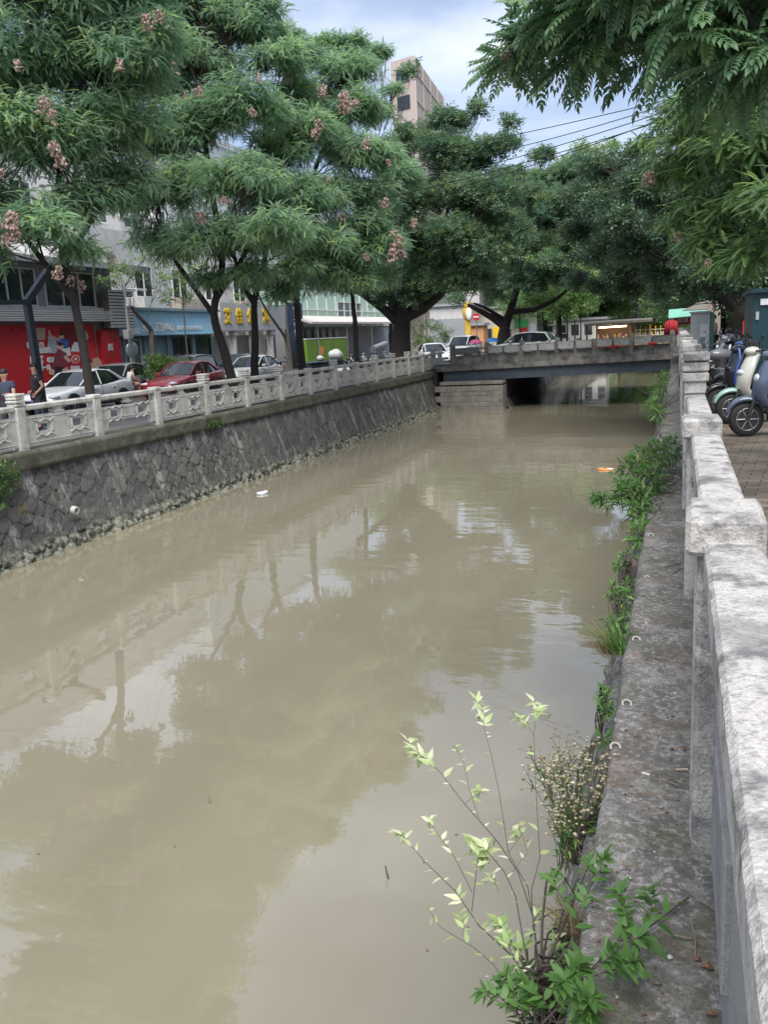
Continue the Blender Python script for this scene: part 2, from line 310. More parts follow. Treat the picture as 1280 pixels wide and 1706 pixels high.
# ---- rubble retaining walls: displaced grids
def wall_mat():
    m = bpy.data.materials.new('rubble_wall'); m.use_nodes = True; t = m.node_tree; b = t.nodes['Principled BSDF']; L = t.links.new; b.inputs['Roughness'].default_value = .92
    a = t.nodes.new('ShaderNodeAttribute'); a.attribute_name = 'tint'; s = t.nodes.new('ShaderNodeAttribute'); s.attribute_name = 'joint'; h = t.nodes.new('ShaderNodeAttribute'); h.attribute_name = 'tide'
    co = t.nodes.new('ShaderNodeTexCoord')
    def mixc(f, A, B):
        x = t.nodes.new('ShaderNodeMix'); x.data_type = 'RGBA'
        if isinstance(f, float): x.inputs['Factor'].default_value = f
        else: L(f, x.inputs['Factor'])
        for k, v in (('A', A), ('B', B)):
            if isinstance(v, tuple): x.inputs[k].default_value = (*v, 1)
            else: L(v, x.inputs[k])
        return x.outputs['Result']
    def nz_(sc, lo, hi, amt, rot=None):
        n = t.nodes.new('ShaderNodeTexNoise'); n.inputs['Scale'].default_value = sc; n.inputs['Detail'].default_value = 7; n.inputs['Roughness'].default_value = .65
        if rot: q = t.nodes.new('ShaderNodeMapping'); q.inputs['Scale'].default_value = rot; L(co.outputs['Object'], q.inputs[0]); L(q.outputs[0], n.inputs['Vector'])
        else: L(co.outputs['Object'], n.inputs['Vector'])
        r = t.nodes.new('ShaderNodeMapRange'); r.inputs[1].default_value = lo; r.inputs[2].default_value = hi; r.inputs[4].default_value = amt; L(n.outputs[0], r.inputs[0]); return r.outputs[0]
    c = mixc(a.outputs['Fac'], (.082, .078, .071), (.135, .130, .118))
    c = mixc(nz_(1.1, .45, .62, .6), c, (.075, .074, .068))
    c = mixc(nz_(2.0, .53, .64, .85, (1, 1.4, .22)), c, (.30, .29, .265))      # lime runs down the face
    c = mixc(nz_(9, .6, .68, .6), c, (.30, .29, .27))
    c = mixc(s.outputs['Fac'], c, (.03, .03, .028))
    toe = mixc(nz_(4.5, .42, .58, 1.), (.24, .24, .185), (.045, .05, .03))
    toe = mixc(nz_(13, .56, .64, .8), toe, (.44, .44, .38))
    c = mixc(h.outputs['Fac'], c, toe)
    L(c, b.inputs['Base Color'])
    n = t.nodes.new('ShaderNodeTexNoise'); n.inputs['Scale'].default_value = 14; n.inputs['Detail'].default_value = 8; L(co.outputs['Object'], n.inputs['Vector'])
    bp = t.nodes.new('ShaderNodeBump'); bp.inputs['Strength'].default_value = .9; bp.inputs['Distance'].default_value = .03; L(n.outputs[0], bp.inputs['Height']); L(bp.outputs[0], b.inputs['Normal'])
    return m
M_wall = wall_mat()
def rubble_wall(name, label, side, xt, zt, xb, zb, y0, y1, ds, dt, toe, cell=.33, prot=.09):
    """side=+1: wall faces +X (far bank); -1 faces -X (near bank)"""
    ny = int((y1-y0)/ds); nt_ = int((zt-zb)/dt)
    Y, T = np.meshgrid(np.linspace(y0, y1, ny), np.linspace(0, 1, nt_), indexing='ij')
    H = (zt-zb); t_m = T*math.hypot(H, xb-xt)
    wob = fbm(Y*.9, t_m*.9, 3)*.5
    u = (Y*.72+t_m*.9+wob)/cell; v = (Y*.62-t_m*1.0+wob)/(cell*1.25)
    f1, e, idv = cells(u, v, 1.7, .6)
    u2 = Y/.2; v2 = t_m/.2; g1, e2, id2 = cells(u2, v2, 9.1, .95)
    edge = 1-(toe+.16*(fbm(Y*.8, Y*0, 5)-.5)+.06*vnoise(Y*5, Y*0, 4))/H
    k = 1/(1+np.exp(-(T-edge)*60))
    cre = np.clip(1-e/.09, 0, 1); cre2 = np.clip(1-e2/.2, 0, 1)
    fade = np.clip(fbm(Y*.35, t_m*.6, 8)*2.6-.55, .15, 1)                      # patches rendered over with mortar
    d = (1-k)*(-.055*cre*fade+.035*(idv-.5)+.05*(fbm(Y*2, t_m*2, 2)-.5)+.02*(fbm(Y*9, t_m*9, 6)-.5))+k*(prot*np.sqrt(np.clip(1-g1*1.5, 0, 1))-.03-.05*cre2+.05*(id2-.5)+.04*(fbm(Y*7, t_m*7, 2)-.5))
    X = xt+(xb-xt)*T+side*d; Z = zt-H*T
    V = np.stack([X, Y, Z], -1).reshape(-1, 3)
    i = np.arange(ny-1)[:, None]*nt_+np.arange(nt_-1)[None]; i = i.ravel(); Q = np.stack([i, i+1, i+nt_+1, i+nt_], 1)
    if side < 0: Q = Q[:, ::-1]
    o = npmesh(name, V, Q, M_wall, tint=idv.ravel(), smooth=True)
    o.data.attributes.new('joint', 'FLOAT', 'POINT').data.foreach_set('value', (np.clip(cre*fade*(1-k)+cre2*k*.9, 0, 1)*.62).ravel().astype(np.float32))
    o.data.attributes.new('tide', 'FLOAT', 'POINT').data.foreach_set('value', k.ravel().astype(np.float32))
    return tag(o, label, 'retaining wall')
rubble_wall('retaining_wall', 'sloping dark rubble stone wall of the far bank below the white balustrade', 1, -12.95, ZL-.36, -12.3, ZW-.12, 8, 47.6, .035, .035, .38)
rubble_wall('retaining_wall', 'rough stone wall dropping to the water under the near bank ledge', -1, -.27, -.30, -.72, ZW-.1, -1, 48, .035, .04, .3, .30, .10)
# beyond the bridge
rubble_wall('retaining_wall', 'pale stone canal wall seen under the bridge on its far side', 1, -9.2, ZL-.3, -8.7, ZW-.1, 47.6, 170, .2, .12, .3, .5, .1)
tag(MB().box((-11.2, 115.5, ZL-.15), (4.0, 109, .3)).build('embankment', M_walk), kind='structure')
rubble_wall('retaining_wall', 'shadowed stone canal wall on the right beyond the bridge', -1, -.1, -.1, -.5, ZW-.1, 48, 170, .25, .2, .3, .5, .1)

# coping of the far bank
def rough_strip(name, prof, y0, y1, ds, m, amp, seed, label=None, cat=None, near=None):
    ys = [y0]
    while ys[-1] < y1: ys.append(ys[-1]+(ds if near is None else max(.02, min(ds, near*abs(ys[-1])+.02))))
    P = []
    for a, b in zip(prof[:-1], prof[1:]):
        n = max(1, int(math.hypot(b[0]-a[0], b[1]-a[1])/.035)); P += [(a[0]+(b[0]-a[0])*k/n, a[1]+(b[1]-a[1])*k/n) for k in range(n)]
    P.append(prof[-1]); P = np.array(P); ys = np.array(ys)
    T = np.gradient(P, axis=0); N = np.stack([T[:, 1], -T[:, 0]], 1); N /= np.linalg.norm(N, axis=1)[:, None]+1e-9
    s = np.arange(len(P))*.035
    S, Y = np.meshgrid(s, ys); n = (fbm(Y*3, S*3+7, seed)-.5)*amp*2+(fbm(Y*13, S*13, seed+9)-.5)*amp*.8
    X = P[None, :, 0]+N[None, :, 0]*n; Z = P[None, :, 1]+N[None, :, 1]*n
    V = np.stack([X, Y, Z], -1).reshape(-1, 3); k = len(P); i = (np.arange(len(ys)-1)[:, None]*k+np.arange(k-1)[None]).ravel()
    Q = np.stack([i, i+1, i+k+1, i+k], 1)
    o = npmesh(name, V, Q, m, smooth=True)
    return tag(o, label, cat) if label else tag(o, kind='structure')
rough_strip('coping', [(-12.95, ZL-.42), (-12.82, ZL-.36), (-12.80, ZL-.07), (-12.86, ZL+.0), (-13.25, ZL+.01)], 8, 48.0, .07, M_plinth, .022, 3, 'mossy stone coping capping the far bank wall', 'coping')
rough_strip('ledge', [(-.30, -.44), (-.285, -.30), (-.245, -.28), (-.212, -.058), (-.198, -.045), (.40, -.04)], -1.5, 47.5, .06, M_conc, .018, 5, 'weathered concrete ledge running outside the near granite parapet', 'ledge', near=.012)

# ---- far bank balustrade
PSP = 2.56
def bal_post(y, X, z, tall, parent, name='post'):
    j = lambda a: random.uniform(-a, a)
    b = MB(); b.box((X, y, z+.42), (.23, .27, .96), bev=.02, rz=j(.03)); b.box((X, y, z+.46), (.25, .13, .8), rz=0)
    if tall:
        for i, (h, wd) in enumerate(((.045, .25), (.115, .29), (.185, .27), (.25, .29))): b.box((X+j(.006), y+j(.006), z+.90+h), (wd, wd, .058), bev=.015, rz=j(.03))
    else: b.box((X, y, z+.93), (.26, .29, .09), bev=.02)
    return b.build(name, M_rail, parent)
def holed_panel(b, X, y0, y1, z0, z1, th, holes, hw, hh, zc):
    ys = [y0]
    for h in holes: ys += [h-hw, h+hw]
    ys.append(y1)
    for i in range(0, len(ys), 2): b.box((X, (ys[i]+ys[i+1])/2, (z0+z1)/2), (th, ys[i+1]-ys[i], z1-z0))
    for h in holes:
        b.box((X, h, (z0+zc-hh)/2), (th-.004, hw*2, zc-hh-z0)); b.box((X, h, (z1+zc+hh)/2), (th-.004, hw*2, z1-zc-hh))
        fx = X+th/2+.012
        for s in (-1, 1):
            b.box((fx, h+s*(hw+.035), zc), (.028, .045, hh*2+.02), bev=.008)
            # curled bracket moulding above and below
            p = [(fx, h+q*(hw+.10), zc+s*(hh+.075+.03*math.cos(q*math.pi*2.0))) for q in np.linspace(-1, 1, 11)]; b.tube(p, .019, 5)
    b.tube([(X+th/2, y0+.05, z0+.06), (X+th/2, y1-.05, z0+.06)], .012, 4); b.tube([(X+th/2, y0+.05, z1-.05), (X+th/2, y1-.05, z1-.05)], .012, 4)
bal = thing('stone_balustrade', 'pale carved stone balustrade with square pierced panels along the far bank', 'balustrade')
NP = 14; tall_set = {0, 3, 4, 5, 7, 9, 10, 11, 13}
py = [14.79+PSP*k for k in range(-2, NP)]
for k, y in enumerate(py): bal_post(y, -13.0, ZL, (k-2) in tall_set, bal)
for k in range(len(py)-1):
    y0, y1 = py[k]+.115, py[k+1]-.115; b = MB(); z = ZL
    L = y1-y0; sag = random.uniform(-.012, .012)
    b.box((-13, (y0+y1)/2, z+.88+sag), (.17, L, .12), bev=.03)
    b.box((-13, (y0+y1)/2, z+.75), (.10, .15, .16)); b.box((-13, (y0+y1)/2, z+.715), (.12, .30, .05), bev=.02)
    if k == 3:       # the broken panel: a piece of its lower edge is gone
        holed_panel(b, -13, y0, y1-.0, z+.30, z+.64, .11, [y0+L*.26, y0+L*.75], .21, .08, z+.46); b.box((-13, y0+.15, z+.2), (.11, .28, .2))
        b.box((-13, y1-.12, z+.2), (.11, .2, .2))
    else: holed_panel(b, -13, y0, y1, z+.07, z+.69, .11, [y0+L*.26, y0+L*.75], .21, .085, z+.41)
    b.build('panel', M_rail, bal)
for q in (-1,):     # return rail joining the bridge
    for (x, y) in ((-13.3, 49.0), (-13.35, 50.7)): bal_post(y, x, ZL, True, bal)
    b = MB(); b.box((-13.2, 49.4, ZL+.885), (.15, 3.0, .11)); b.box((-13.2, 49.4, ZL+.4), (.1, 3.0, .4)); b.build('panel', M_rail, bal)

# ---- near granite parapet
par = thing('granite_parapet', 'low granite parapet of pale weathered slabs and square posts beside the scooters', 'parapet')
PY = [2.60+2.575*k for k in range(-1, 17)]
for k, y in enumerate(PY):
    b = MB()
    b.box((.145, y, .42), (.165, .24, .98), bev=.012); b.box((.082, y+.03, .42), (.045, .13, .955), bev=.004)
    if k <= 2: b.box((.135, y, .925), (.205, .31, .11), bev=.014, rz=R((1.2, -1.0, .5)[k]))
    else:
        zc = .90
        b.box((.145, y, .97), (.17, .24, .10), bev=.01)
        for q in range(3): b.box((.145+.002*q, y+.004*q, 1.055+.082*q), (.205, .29, .074), bev=.012, rz=random.uniform(-.02, .02))
    b.build('post', M_gran if 1 else 0, par)
for k in range(len(PY)-1):
    y0, y1 = PY[k]+.118, PY[k+1]-.118; L = y1-y0
    n = int(L/.022) if k < 3 else 12
    # coping slab with slightly chipped rounded edges
    b = MB(); rings = []
    x0, x1, z0, z1 = .078, .226, .805, .915
    for i in range(n+1):
        y = y0+L*i/n; f = lambda q: (math.sin(y*31+q*5)*.4+math.sin(y*73+q*3)*.35+math.sin(y*151+q)*.25)
        c = lambda q: .0010*f(q)+(-.005 if (math.sin(y*9.7+q*2.1)*math.sin(y*3.1+q) > .93) else 0)
        rings.append([(x0+.004, y, z0), (x1-.004, y, z0), (x1-c(1)*.3, y, z0+.01), (x1+c(2), y, z1-.014), (x1-.010+c(3), y, z1-.003+c(2)*.3), (x1-.03, y, z1+.0012*f(7)), (.15, y, z1+.0014*f(9)), (x0+.03, y, z1+.0012*f(8)), (x0+.010-c(4), y, z1-.003+c(5)*.3), (x0-c(5), y, z1-.014), (x0+c(6)*.3, y, z0+.01)])
    b.loft(rings, sm=False); b.build('coping_slab', M_gran, par)
    b = MB(); b.box((.155, (y0+y1)/2, .685), (.07, L*.9, .2)); b.box((.155, (y0+y1)/2, .30), (.075, L, .62), bev=.01)
    for s in (.27, .74): b.box((.112, y0+L*s, .33), (.02, .5, .3), bev=.008)
    b.build('panel', M_gran2, par)

# ---- bridge
M_beam = mat('bridge_beam_paint', (.062, .082, .108), .6, var=.6, vscale=1.2, col2=(.04, .052, .07), dirt=[((.03, .03, .032), 2.5, .5)])
M_bconc = mat('bridge_concrete', (.24, .23, .218), .9, var=.9, vscale=2.5, col2=(.06, .057, .053), bump=.4, bscale=20, dirt=[((.19, .18, .17), 4, .4)])
M_boxm = mat('planter_metal', (.34, .35, .345), .55, var=.6, vscale=4, col2=(.22, .225, .22), dirt=[((.12, .12, .11), 6, .4)])
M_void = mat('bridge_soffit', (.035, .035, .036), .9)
BY0, BY1 = 47.5, 60.5
def bz(x): return .0+(x)*.0185      # deck falls towards the far bank
bridge = thing('road_bridge', 'dark road bridge with a slate blue beam crossing the canal', 'bridge')
def strip(name, m, x0, x1, y0, y1, za, zb, parent=bridge):
    b = MB(); b.loft([[(x, y0, bz(x)+za), (x, y1, bz(x)+za), (x, y1, bz(x)+zb), (x, y0, bz(x)+zb)] for x in (x0, x1)], sm=False); return b.build(name, m, parent)
strip('beam', M_beam, -12.35, .25, BY0+.05, BY0+.6, -.87, -.32)
strip('beam', M_beam, -12.35, .25, BY1-.6, BY1-.05, -.87, -.32)
strip('deck', M_bconc, -13.2, .35, BY0-.12, BY1+.12, -.316, -.06)
strip('deck_edge', M_bconc, -12.9, .33, BY0-.16, BY0-.124, -.29, -.02)
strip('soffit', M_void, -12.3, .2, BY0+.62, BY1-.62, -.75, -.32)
strip('road_surface', M_asph, -13.2, .35, BY0+1.8, BY1-1.8, -.056, -.05)
strip('footway', M_walk, -13.2, .35, BY0+.15, BY0+1.8, -.056, .06)
# abutments
b = MB()
zz = ZW-.2; r_ = 0
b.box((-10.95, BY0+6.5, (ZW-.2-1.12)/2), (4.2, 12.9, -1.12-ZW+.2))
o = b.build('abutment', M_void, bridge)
b = MB(); z = ZW-.1; r_ = 0
while z < -1.15:
    h = (.30, .26, .32, .24, .3)[r_ % 5]; x = -12.6+(r_ % 2)*.3
    while x < -8.85:
        wd = random.uniform(.5, .95); x1 = min(x+wd, -8.8); b.box(((x+x1)/2, BY0-.55+random.uniform(-.02, .02), z+h/2), (x1-x-.008, .9, min(h, -1.13-z)-.008), bev=.008); x = x1
    z += h; r_ += 1
b.build('stone_facing', M_brick, bridge)
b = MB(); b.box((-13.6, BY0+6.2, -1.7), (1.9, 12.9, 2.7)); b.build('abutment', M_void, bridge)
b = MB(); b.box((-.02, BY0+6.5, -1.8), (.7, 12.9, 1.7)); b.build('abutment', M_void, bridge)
# parapet
posts = [at_y(x, 570, BY0)[0] for x in (754, 812, 870, 930, 990, 1053, 1121)]
for i, x in enumerate(posts):
    b = MB(); hz = 1.02 if i not in (4,) else .85
    b.box((x, BY0, bz(x)+hz/2), (.27, .24, hz+.1), bev=.02); b.box((x, BY0, bz(x)+hz+.08), (.2, .19, .1), bev=.03); b.build('post', M_bconc, bridge)
for a, c in zip(posts[:-1], posts[1:]):
    b = MB(); b.loft([[(x, BY0-.07, bz(x)-.02), (x, BY0+.07, bz(x)-.02), (x, BY0+.07, bz(x)+.5), (x, BY0-.07, bz(x)+.5)] for x in (a+.13, c-.13)], sm=False)
    b.loft([[(x, BY0-.08, bz(x)+.80), (x, BY0+.08, bz(x)+.80), (x, BY0+.08, bz(x)+.90), (x, BY0-.08, bz(x)+.90)] for x in (a+.13, c-.13)], sm=False)
    m_ = (a+c)/2; b.box((m_, BY0, bz(m_)+.65), (.2, .1, .3)); b.build('parapet_panel', M_bconc, bridge)
b = MB()
for i in range(9):
    x = -12.3+i*1.5; b.box((x, BY1, bz(x)+.45), (.24, .24, 1.0)); 
b.loft([[(x, BY1-.05, bz(x)+.0), (x, BY1+.05, bz(x)+.0), (x, BY1+.05, bz(x)+.8), (x, BY1-.05, bz(x)+.8)] for x in (-12.3, 0)], sm=False)
b.build('far_parapet', M_bconc, bridge)
# grey boxes hung on the parapet
BX = [(757, 776), (778, 798), (815, 838), (841, 864), (872, 896), (899, 925), (931, 957), (961, 987), (995, 1021), (1024, 1050), (1059, 1086), (1088, 1117)]
ordn = 'first second third fourth fifth sixth seventh eighth ninth tenth eleventh twelfth thirteenth fourteenth'.split()
M_boxd = mat('planter_metal_dark', (.15, .16, .165), .6, var=.6, vscale=4)
for i, (xa, xb) in enumerate(BX):
    A = at_y(xa, 575, BY0-.14)[0]; B = at_y(xb, 575, BY0-.14)[0]; x = (A+B)/2; wd = B-A
    b = MB(); z = bz(x)+.75
    b.box((x, BY0-.2, z), (wd, .2, .36), bev=.02)
    for (dx, dz, sx, sz) in ((0, .168, wd, .03), (0, -.168, wd, .03), (wd/2-.015, 0, .03, .36), (-wd/2+.015, 0, .03, .36)): b.box((x+dx, BY0-.306, z+dz), (sx, .018, sz))
    for s in (-1, 1): b.box((x+s*wd*.3, BY0-.1, z+.15), (.03, .1, .05))
    o = b.build('planter_box', M_boxd if i in (0, 1, 11) else M_boxm); tag(o, f'{"darker " if i in (0,1,11) else ""}grey metal planter box hung on the bridge parapet, {ordn[i]} from the left', 'planter box', 'metal planter boxes hung on the bridge parapet')
M_bow = mat('red_fabric', (.42, .02, .03), .7, var=.5, vscale=8)
for i, (x, y) in enumerate(((1023, 577), (1088, 572))):
    p = at_y(x, y, BY0-.34); b = MB()
    for s in (-1, 1):
        b.ell((p[0]+s*.1, p[1], p[2]), (.13, .05, .07), 8, 5); b.box((p[0]+s*.06, p[1], p[2]-.1), (.05, .015, .14), ry=s*.4)
    b.ell((p[0], p[1]-.01, p[2]), (.04, .05, .04), 8, 5)
    tag(b.build('fabric_bow', M_bow), ('red fabric bow tied below the tenth planter box on the bridge', 'darker red bow tied under the last planter box at the right end')[i], 'bow')
# ============================================================ VEGETATION
M_bark = mat('bark', (.042, .035, .03), .95, var=.8, vscale=5, col2=(.03, .026, .022), bump=1, bscale=25)
M_bark2 = mat('pale_bark', (.13, .11, .09), .95, var=.8, vscale=6, col2=(.07, .06, .05), bump=.8, bscale=25, dirt=[((.2, .19, .17), 5, .5)])
M_lkoel = leaf_mat('goldenrain_leaf', (.12, .22, .135), (.28, .42, .255), .46, .5, .35, c3=(.36, .50, .18))
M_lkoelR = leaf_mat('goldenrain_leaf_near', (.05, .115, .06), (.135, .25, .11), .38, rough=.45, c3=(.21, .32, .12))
M_lyel = leaf_mat('pale_goldenrain_leaf', (.05, .115, .045), (.125, .235, .08), .35, c3=(.20, .32, .10))
M_lfic = leaf_mat('fig_leaf', (.075, .145, .09), (.175, .28, .155), .33, c3=(.21, .30, .10))
M_lficd = leaf_mat('dark_fig_leaf', (.042, .088, .055), (.105, .175, .095), .25, c3=(.15, .23, .08))
M_llight = leaf_mat('young_street_tree_leaf', (.10, .20, .065), (.21, .35, .12), .38, c3=(.26, .36, .12))
M_lbush = leaf_mat('shrub_leaf', (.035, .09, .025), (.10, .20, .05), .3, c3=(.20, .29, .08))
M_cap = leaf_mat('seed_capsule', (.30, .21, .18), (.56, .43, .38), .4, .8, c3=(.72, .62, .56))

def pinnate(n=8, L=.55, ll=.17, lw=.055, droop=.35, seg=1, ang=62):
    V = []; Q = []
    def leaf(b, d, l, wd):
        d = Vector(d).normalized(); s = d.cross(Vector((0, 0, 1))).normalized(); i = len(V)
        if seg == 1:
            V.extend([b, b+d*l*.42+s*wd+Vector((0, 0, -.015*l)), b+d*l+Vector((0, 0, -.22*l)), b+d*l*.42-s*wd+Vector((0, 0, -.015*l))]); Q.append((i, i+1, i+2, i+3))
        else:
            f = [(0, 0, 0), (.25, .8, .04), (.55, 1, .03), (1, 0, -.22), (.55, -1, .03), (.25, -.8, .04), (.5, 0, -.03)]
            V.extend([b+d*l*a+s*wd*c+Vector((0, 0, l*e)) for a, c, e in f]); Q.extend([(i, i+1, i+2, i+6), (i+6, i+2, i+3, i+4), (i, i+6, i+4, i+5)])
    for k in range(n):
        t = (k+1.2)/(n+.7); x = L*t; b = Vector((x, 0, -droop*L*t*t)); sl = ll*(1.05-.45*abs(t-.45)); a = R(ang-22*t)
        for s in (-1, 1): leaf(b, (math.cos(a), s*math.sin(a), -.18-.25*t), sl, lw*sl/ll)
    leaf(Vector((L, 0, -droop*L)), (1, 0, -.5), ll*.9, lw)
    i = len(V); th = L*.008
    for k in range(5): t = k/4; V.extend([Vector((L*t, -th, -droop*L*t*t)), Vector((L*t, th, -droop*L*t*t))])
    for k in range(4): Q.append((i+2*k, i+2*k+2, i+2*k+3, i+2*k+1))
    return np.array([tuple(v) for v in V]), np.array(Q)
def sprig(n=9, L=.35, ll=.13, lw=.035, seed=1):
    r = random.Random(seed); V = []; Q = []
    for k in range(n):
        t = (k+.5)/n; a = k*2.4; b = Vector((L*t, 0, 0))+Vector((0, math.cos(a), math.sin(a)))*.02
        d = Vector((.55+.4*t, math.cos(a)*.9, math.sin(a)*.75+.15)).normalized(); s = d.cross(Vector((r.uniform(-.4, .4), r.uniform(-.4, .4), 1))).normalized(); l = ll*r.uniform(.75, 1.15); i = len(V)
        V.extend([b, b+d*l*.5+s*lw, b+d*l, b+d*l*.5-s*lw]); Q.append((i, i+1, i+2, i+3))
    return np.array([tuple(v) for v in V]), np.array(Q)
def scatter(tmpl, P, A, U, S, tint):
    V0, Q0 = tmpl; A = A/np.linalg.norm(A, axis=1)[:, None]; B = np.cross(U, A); B /= np.linalg.norm(B, axis=1)[:, None]+1e-9; C = np.cross(A, B)
    V = P[:, None, :]+S[:, None, None]*(V0[None, :, 0:1]*A[:, None]+V0[None, :, 1:2]*B[:, None]+V0[None, :, 2:3]*C[:, None])
    n = len(V0); Q = Q0[None]+(np.arange(len(P))*n)[:, None, None]
    T = np.repeat(tint, n)+rng.uniform(-.06, .06, len(P)*n)
    return V.reshape(-1, 3), Q.reshape(-1, 4), np.clip(T, 0, 1)
def sph(n): v = rng.normal(size=(n, 3)); return v/np.linalg.norm(v, axis=1)[:, None]
T_PIN = pinnate(n=11, L=.60, ll=.092, lw=.024, droop=.32, ang=72); T_PINN = pinnate(n=8, L=.62, ll=.135, lw=.029, droop=.30, seg=2); T_PINM = pinnate(n=11, L=.6, ll=.10, lw=.024, droop=.32, ang=70); T_SPR = sprig(); T_SPRS = sprig(7, .22, .085, .024, 4)
def foliage(lobes, tmpl, dens, size, shrink=1., flat=.72, sub=11, subr=.42, drop=.45, inner=.25, young=.06, updown=.75):
    """lobes: (x,y,z,r[,zr]) -> vertex/face/tint arrays, clump centres"""
    Ps = []; As = []; Us = []; Ts = []; cents = []
    for lb in lobes:
        c = np.array(lb[:3]); r = lb[3]*shrink; zr = lb[4] if len(lb) > 4 else r*updown
        d = sph(sub); d[:, 2] = np.where(d[:, 2] < -.35, -d[:, 2]*.6, d[:, 2]); q = rng.uniform(.45, .82, sub); cc = c+d*q[:, None]*np.array([r, r, zr])
        for k in range(sub):
            sr = r*subr*rng.uniform(.75, 1.25); n = max(4, int(dens*sr*sr*12)); e = sph(n); rad = rng.uniform(0, 1, n)**.45
            ez = e*np.array([1, 1, flat]); p = cc[k]+ez*sr*rad[:, None]
            out = (p-c)/np.array([r, r, zr]); a = e*.4+out*.5+rng.normal(size=(n, 3))*.75; a[:, 2] = a[:, 2]*.5-drop*rng.uniform(.3, 1.2, n)
            u = np.stack([rng.normal(size=n)*.25, rng.normal(size=n)*.25, np.ones(n)], 1)+out*.35
            tb = rng.uniform(.1, .85)
            t = np.clip(tb+rng.normal(size=n)*.14, .02, .93); yg = rng.uniform(size=n) < young*(1+(e[:, 2] > .3)); t = np.where(yg, 1., t)
            Ps.append(p); As.append(a); Us.append(u); Ts.append(t); cents.append((cc[k], sr))
    P = np.concatenate(Ps); n = len(P); S = size*rng.uniform(.7, 1.2, n)
    return scatter(tmpl, P, np.concatenate(As), np.concatenate(Us), S, np.concatenate(Ts)), cents
def branch(b, p0, p1, r0, r1, sag=.0, wig=.12, n=6):
    p0 = Vector(p0); p1 = Vector(p1); L = (p1-p0).length; pts = []
    o1 = Vector((random.uniform(-1, 1), random.uniform(-1, 1), random.uniform(-.3, 1)))*L*wig
    for i in range(n+1): t = i/n; pts.append(p0.lerp(p1, t)+o1*math.sin(math.pi*t)+Vector((0, 0, -sag*L*t*(1-t)*4)))
    b.tube(pts, [r0+(r1-r0)*(i/n)**.8 for i in range(n+1)], 7 if r0 > .05 else 5, cap=False); return pts
def tree(name, label, cat, trunk, rad, lobes, tmpl, mleaf, dens=10, size=1., bark=None, group=None, limbs=None, twigs=True, **kw):
    base = Vector(trunk[0]); root = thing(name, label, cat, base, 0, group); b = MB(); bark = bark or M_bark
    # smooth the trunk path
    tp = [Vector(p) for p in trunk]; pts = []
    for i in range(len(tp)-1):
        p_1 = tp[max(i-1, 0)]; p2 = tp[min(i+2, len(tp)-1)]
        for q in range(4):
            t = q/4; a, c = tp[i], tp[i+1]; pts.append(.5*((2*a)+(c-p_1)*t+(2*p_1-5*a+4*c-p2)*t*t+(3*a-p_1-3*c+p2)*t**3))
    pts.append(tp[-1]); n = len(pts); rr = [rad*(1-.62*(i/(n-1)))*(1+.35*math.exp(-i*1.3)) for i in range(n)]
    b.tube(pts, rr, 12)
    if limbs:
        for L in limbs:
            lp = [Vector(p) for p in L[0]]; m = len(lp); b.tube(lp, [L[1]*(1-.6*i/(m-1)) for i in range(m)], 9)
    (V, Q, T), cents = foliage(lobes, tmpl, dens, size, **kw)
    up = pts[int(n*.45):]
    if limbs: up = up+[p for L in limbs for p in [Vector(q) for q in L[0]][1:]]
    for lb in lobes:
        c = Vector(lb[:3]); s = min(up, key=lambda p: (p-c).length+max(0, p.z-c.z)*2)
        lr = max(.022, min(rad*.42, .03*lb[3])); ps = branch(b, s, c, lr, lr*.45)
        if twigs:
            for cc, sr in cents:
                if (Vector(cc)-c).length < lb[3]*1.05: branch(b, ps[random.choice((3, 4, 5, 6))], Vector(cc), lr*.4, .008, n=4)
    rel(root, b.build('trunk', bark, root))
    cr_ = npmesh('crown', V-np.array(base), Q, mleaf, tint=T, parent=root)
    root['lobes_n'] = len(lobes); return root, lobes
def lob(px, py, rpx, Y=None, X=None, k=1.):
    P = at_y(px, py, Y) if Y is not None else at_x(px, py, X); return (P[0], P[1], P[2], rpx/px_m(P)*k)
# seed capsule panicles
def make_panicle(seed, n=60, R_=.26):
    r = random.Random(seed); V = []; Q = []; T = []
    for k in range(n):
        a = r.uniform(0, 6.28); t = r.uniform(0, 1); rr = R_*(1-.55*t)*math.sqrt(r.uniform(.05, 1)); c = Vector((rr*math.cos(a), rr*math.sin(a), -R_*.7+R_*1.7*t)); s = r.uniform(.032, .05); i = len(V)
        for d in ((1, 0, 0), (0, 1, 0), (-1, 0, 0), (0, -1, 0)): V.append(c+Vector(d)*s)
        V.extend([c+Vector((0, 0, s*1.3)), c-Vector((0, 0, s*1.3))])
        Q += [(i, i+1, i+4, i+4), (i+1, i+2, i+4, i+4)]
        tt = r.uniform(0, 1); T += [tt]*6
    return V, T
def panicle_mesh(seed):
    V, T = make_panicle(seed); n = len(V)//6; F = []
    for k in range(n):
        i = k*6
        for a, c in ((0, 1), (1, 2), (2, 3), (3, 0)): F += [(i+a, i+c, i+4), (i+c, i+a, i+5)]
    o = npmesh('seed_cluster', np.array([tuple(v) for v in V]), np.array(F), M_cap, tint=np.array(T)); me = o.data; bpy.data.objects.remove(o); return me
PAN = [panicle_mesh(i) for i in range(4)]
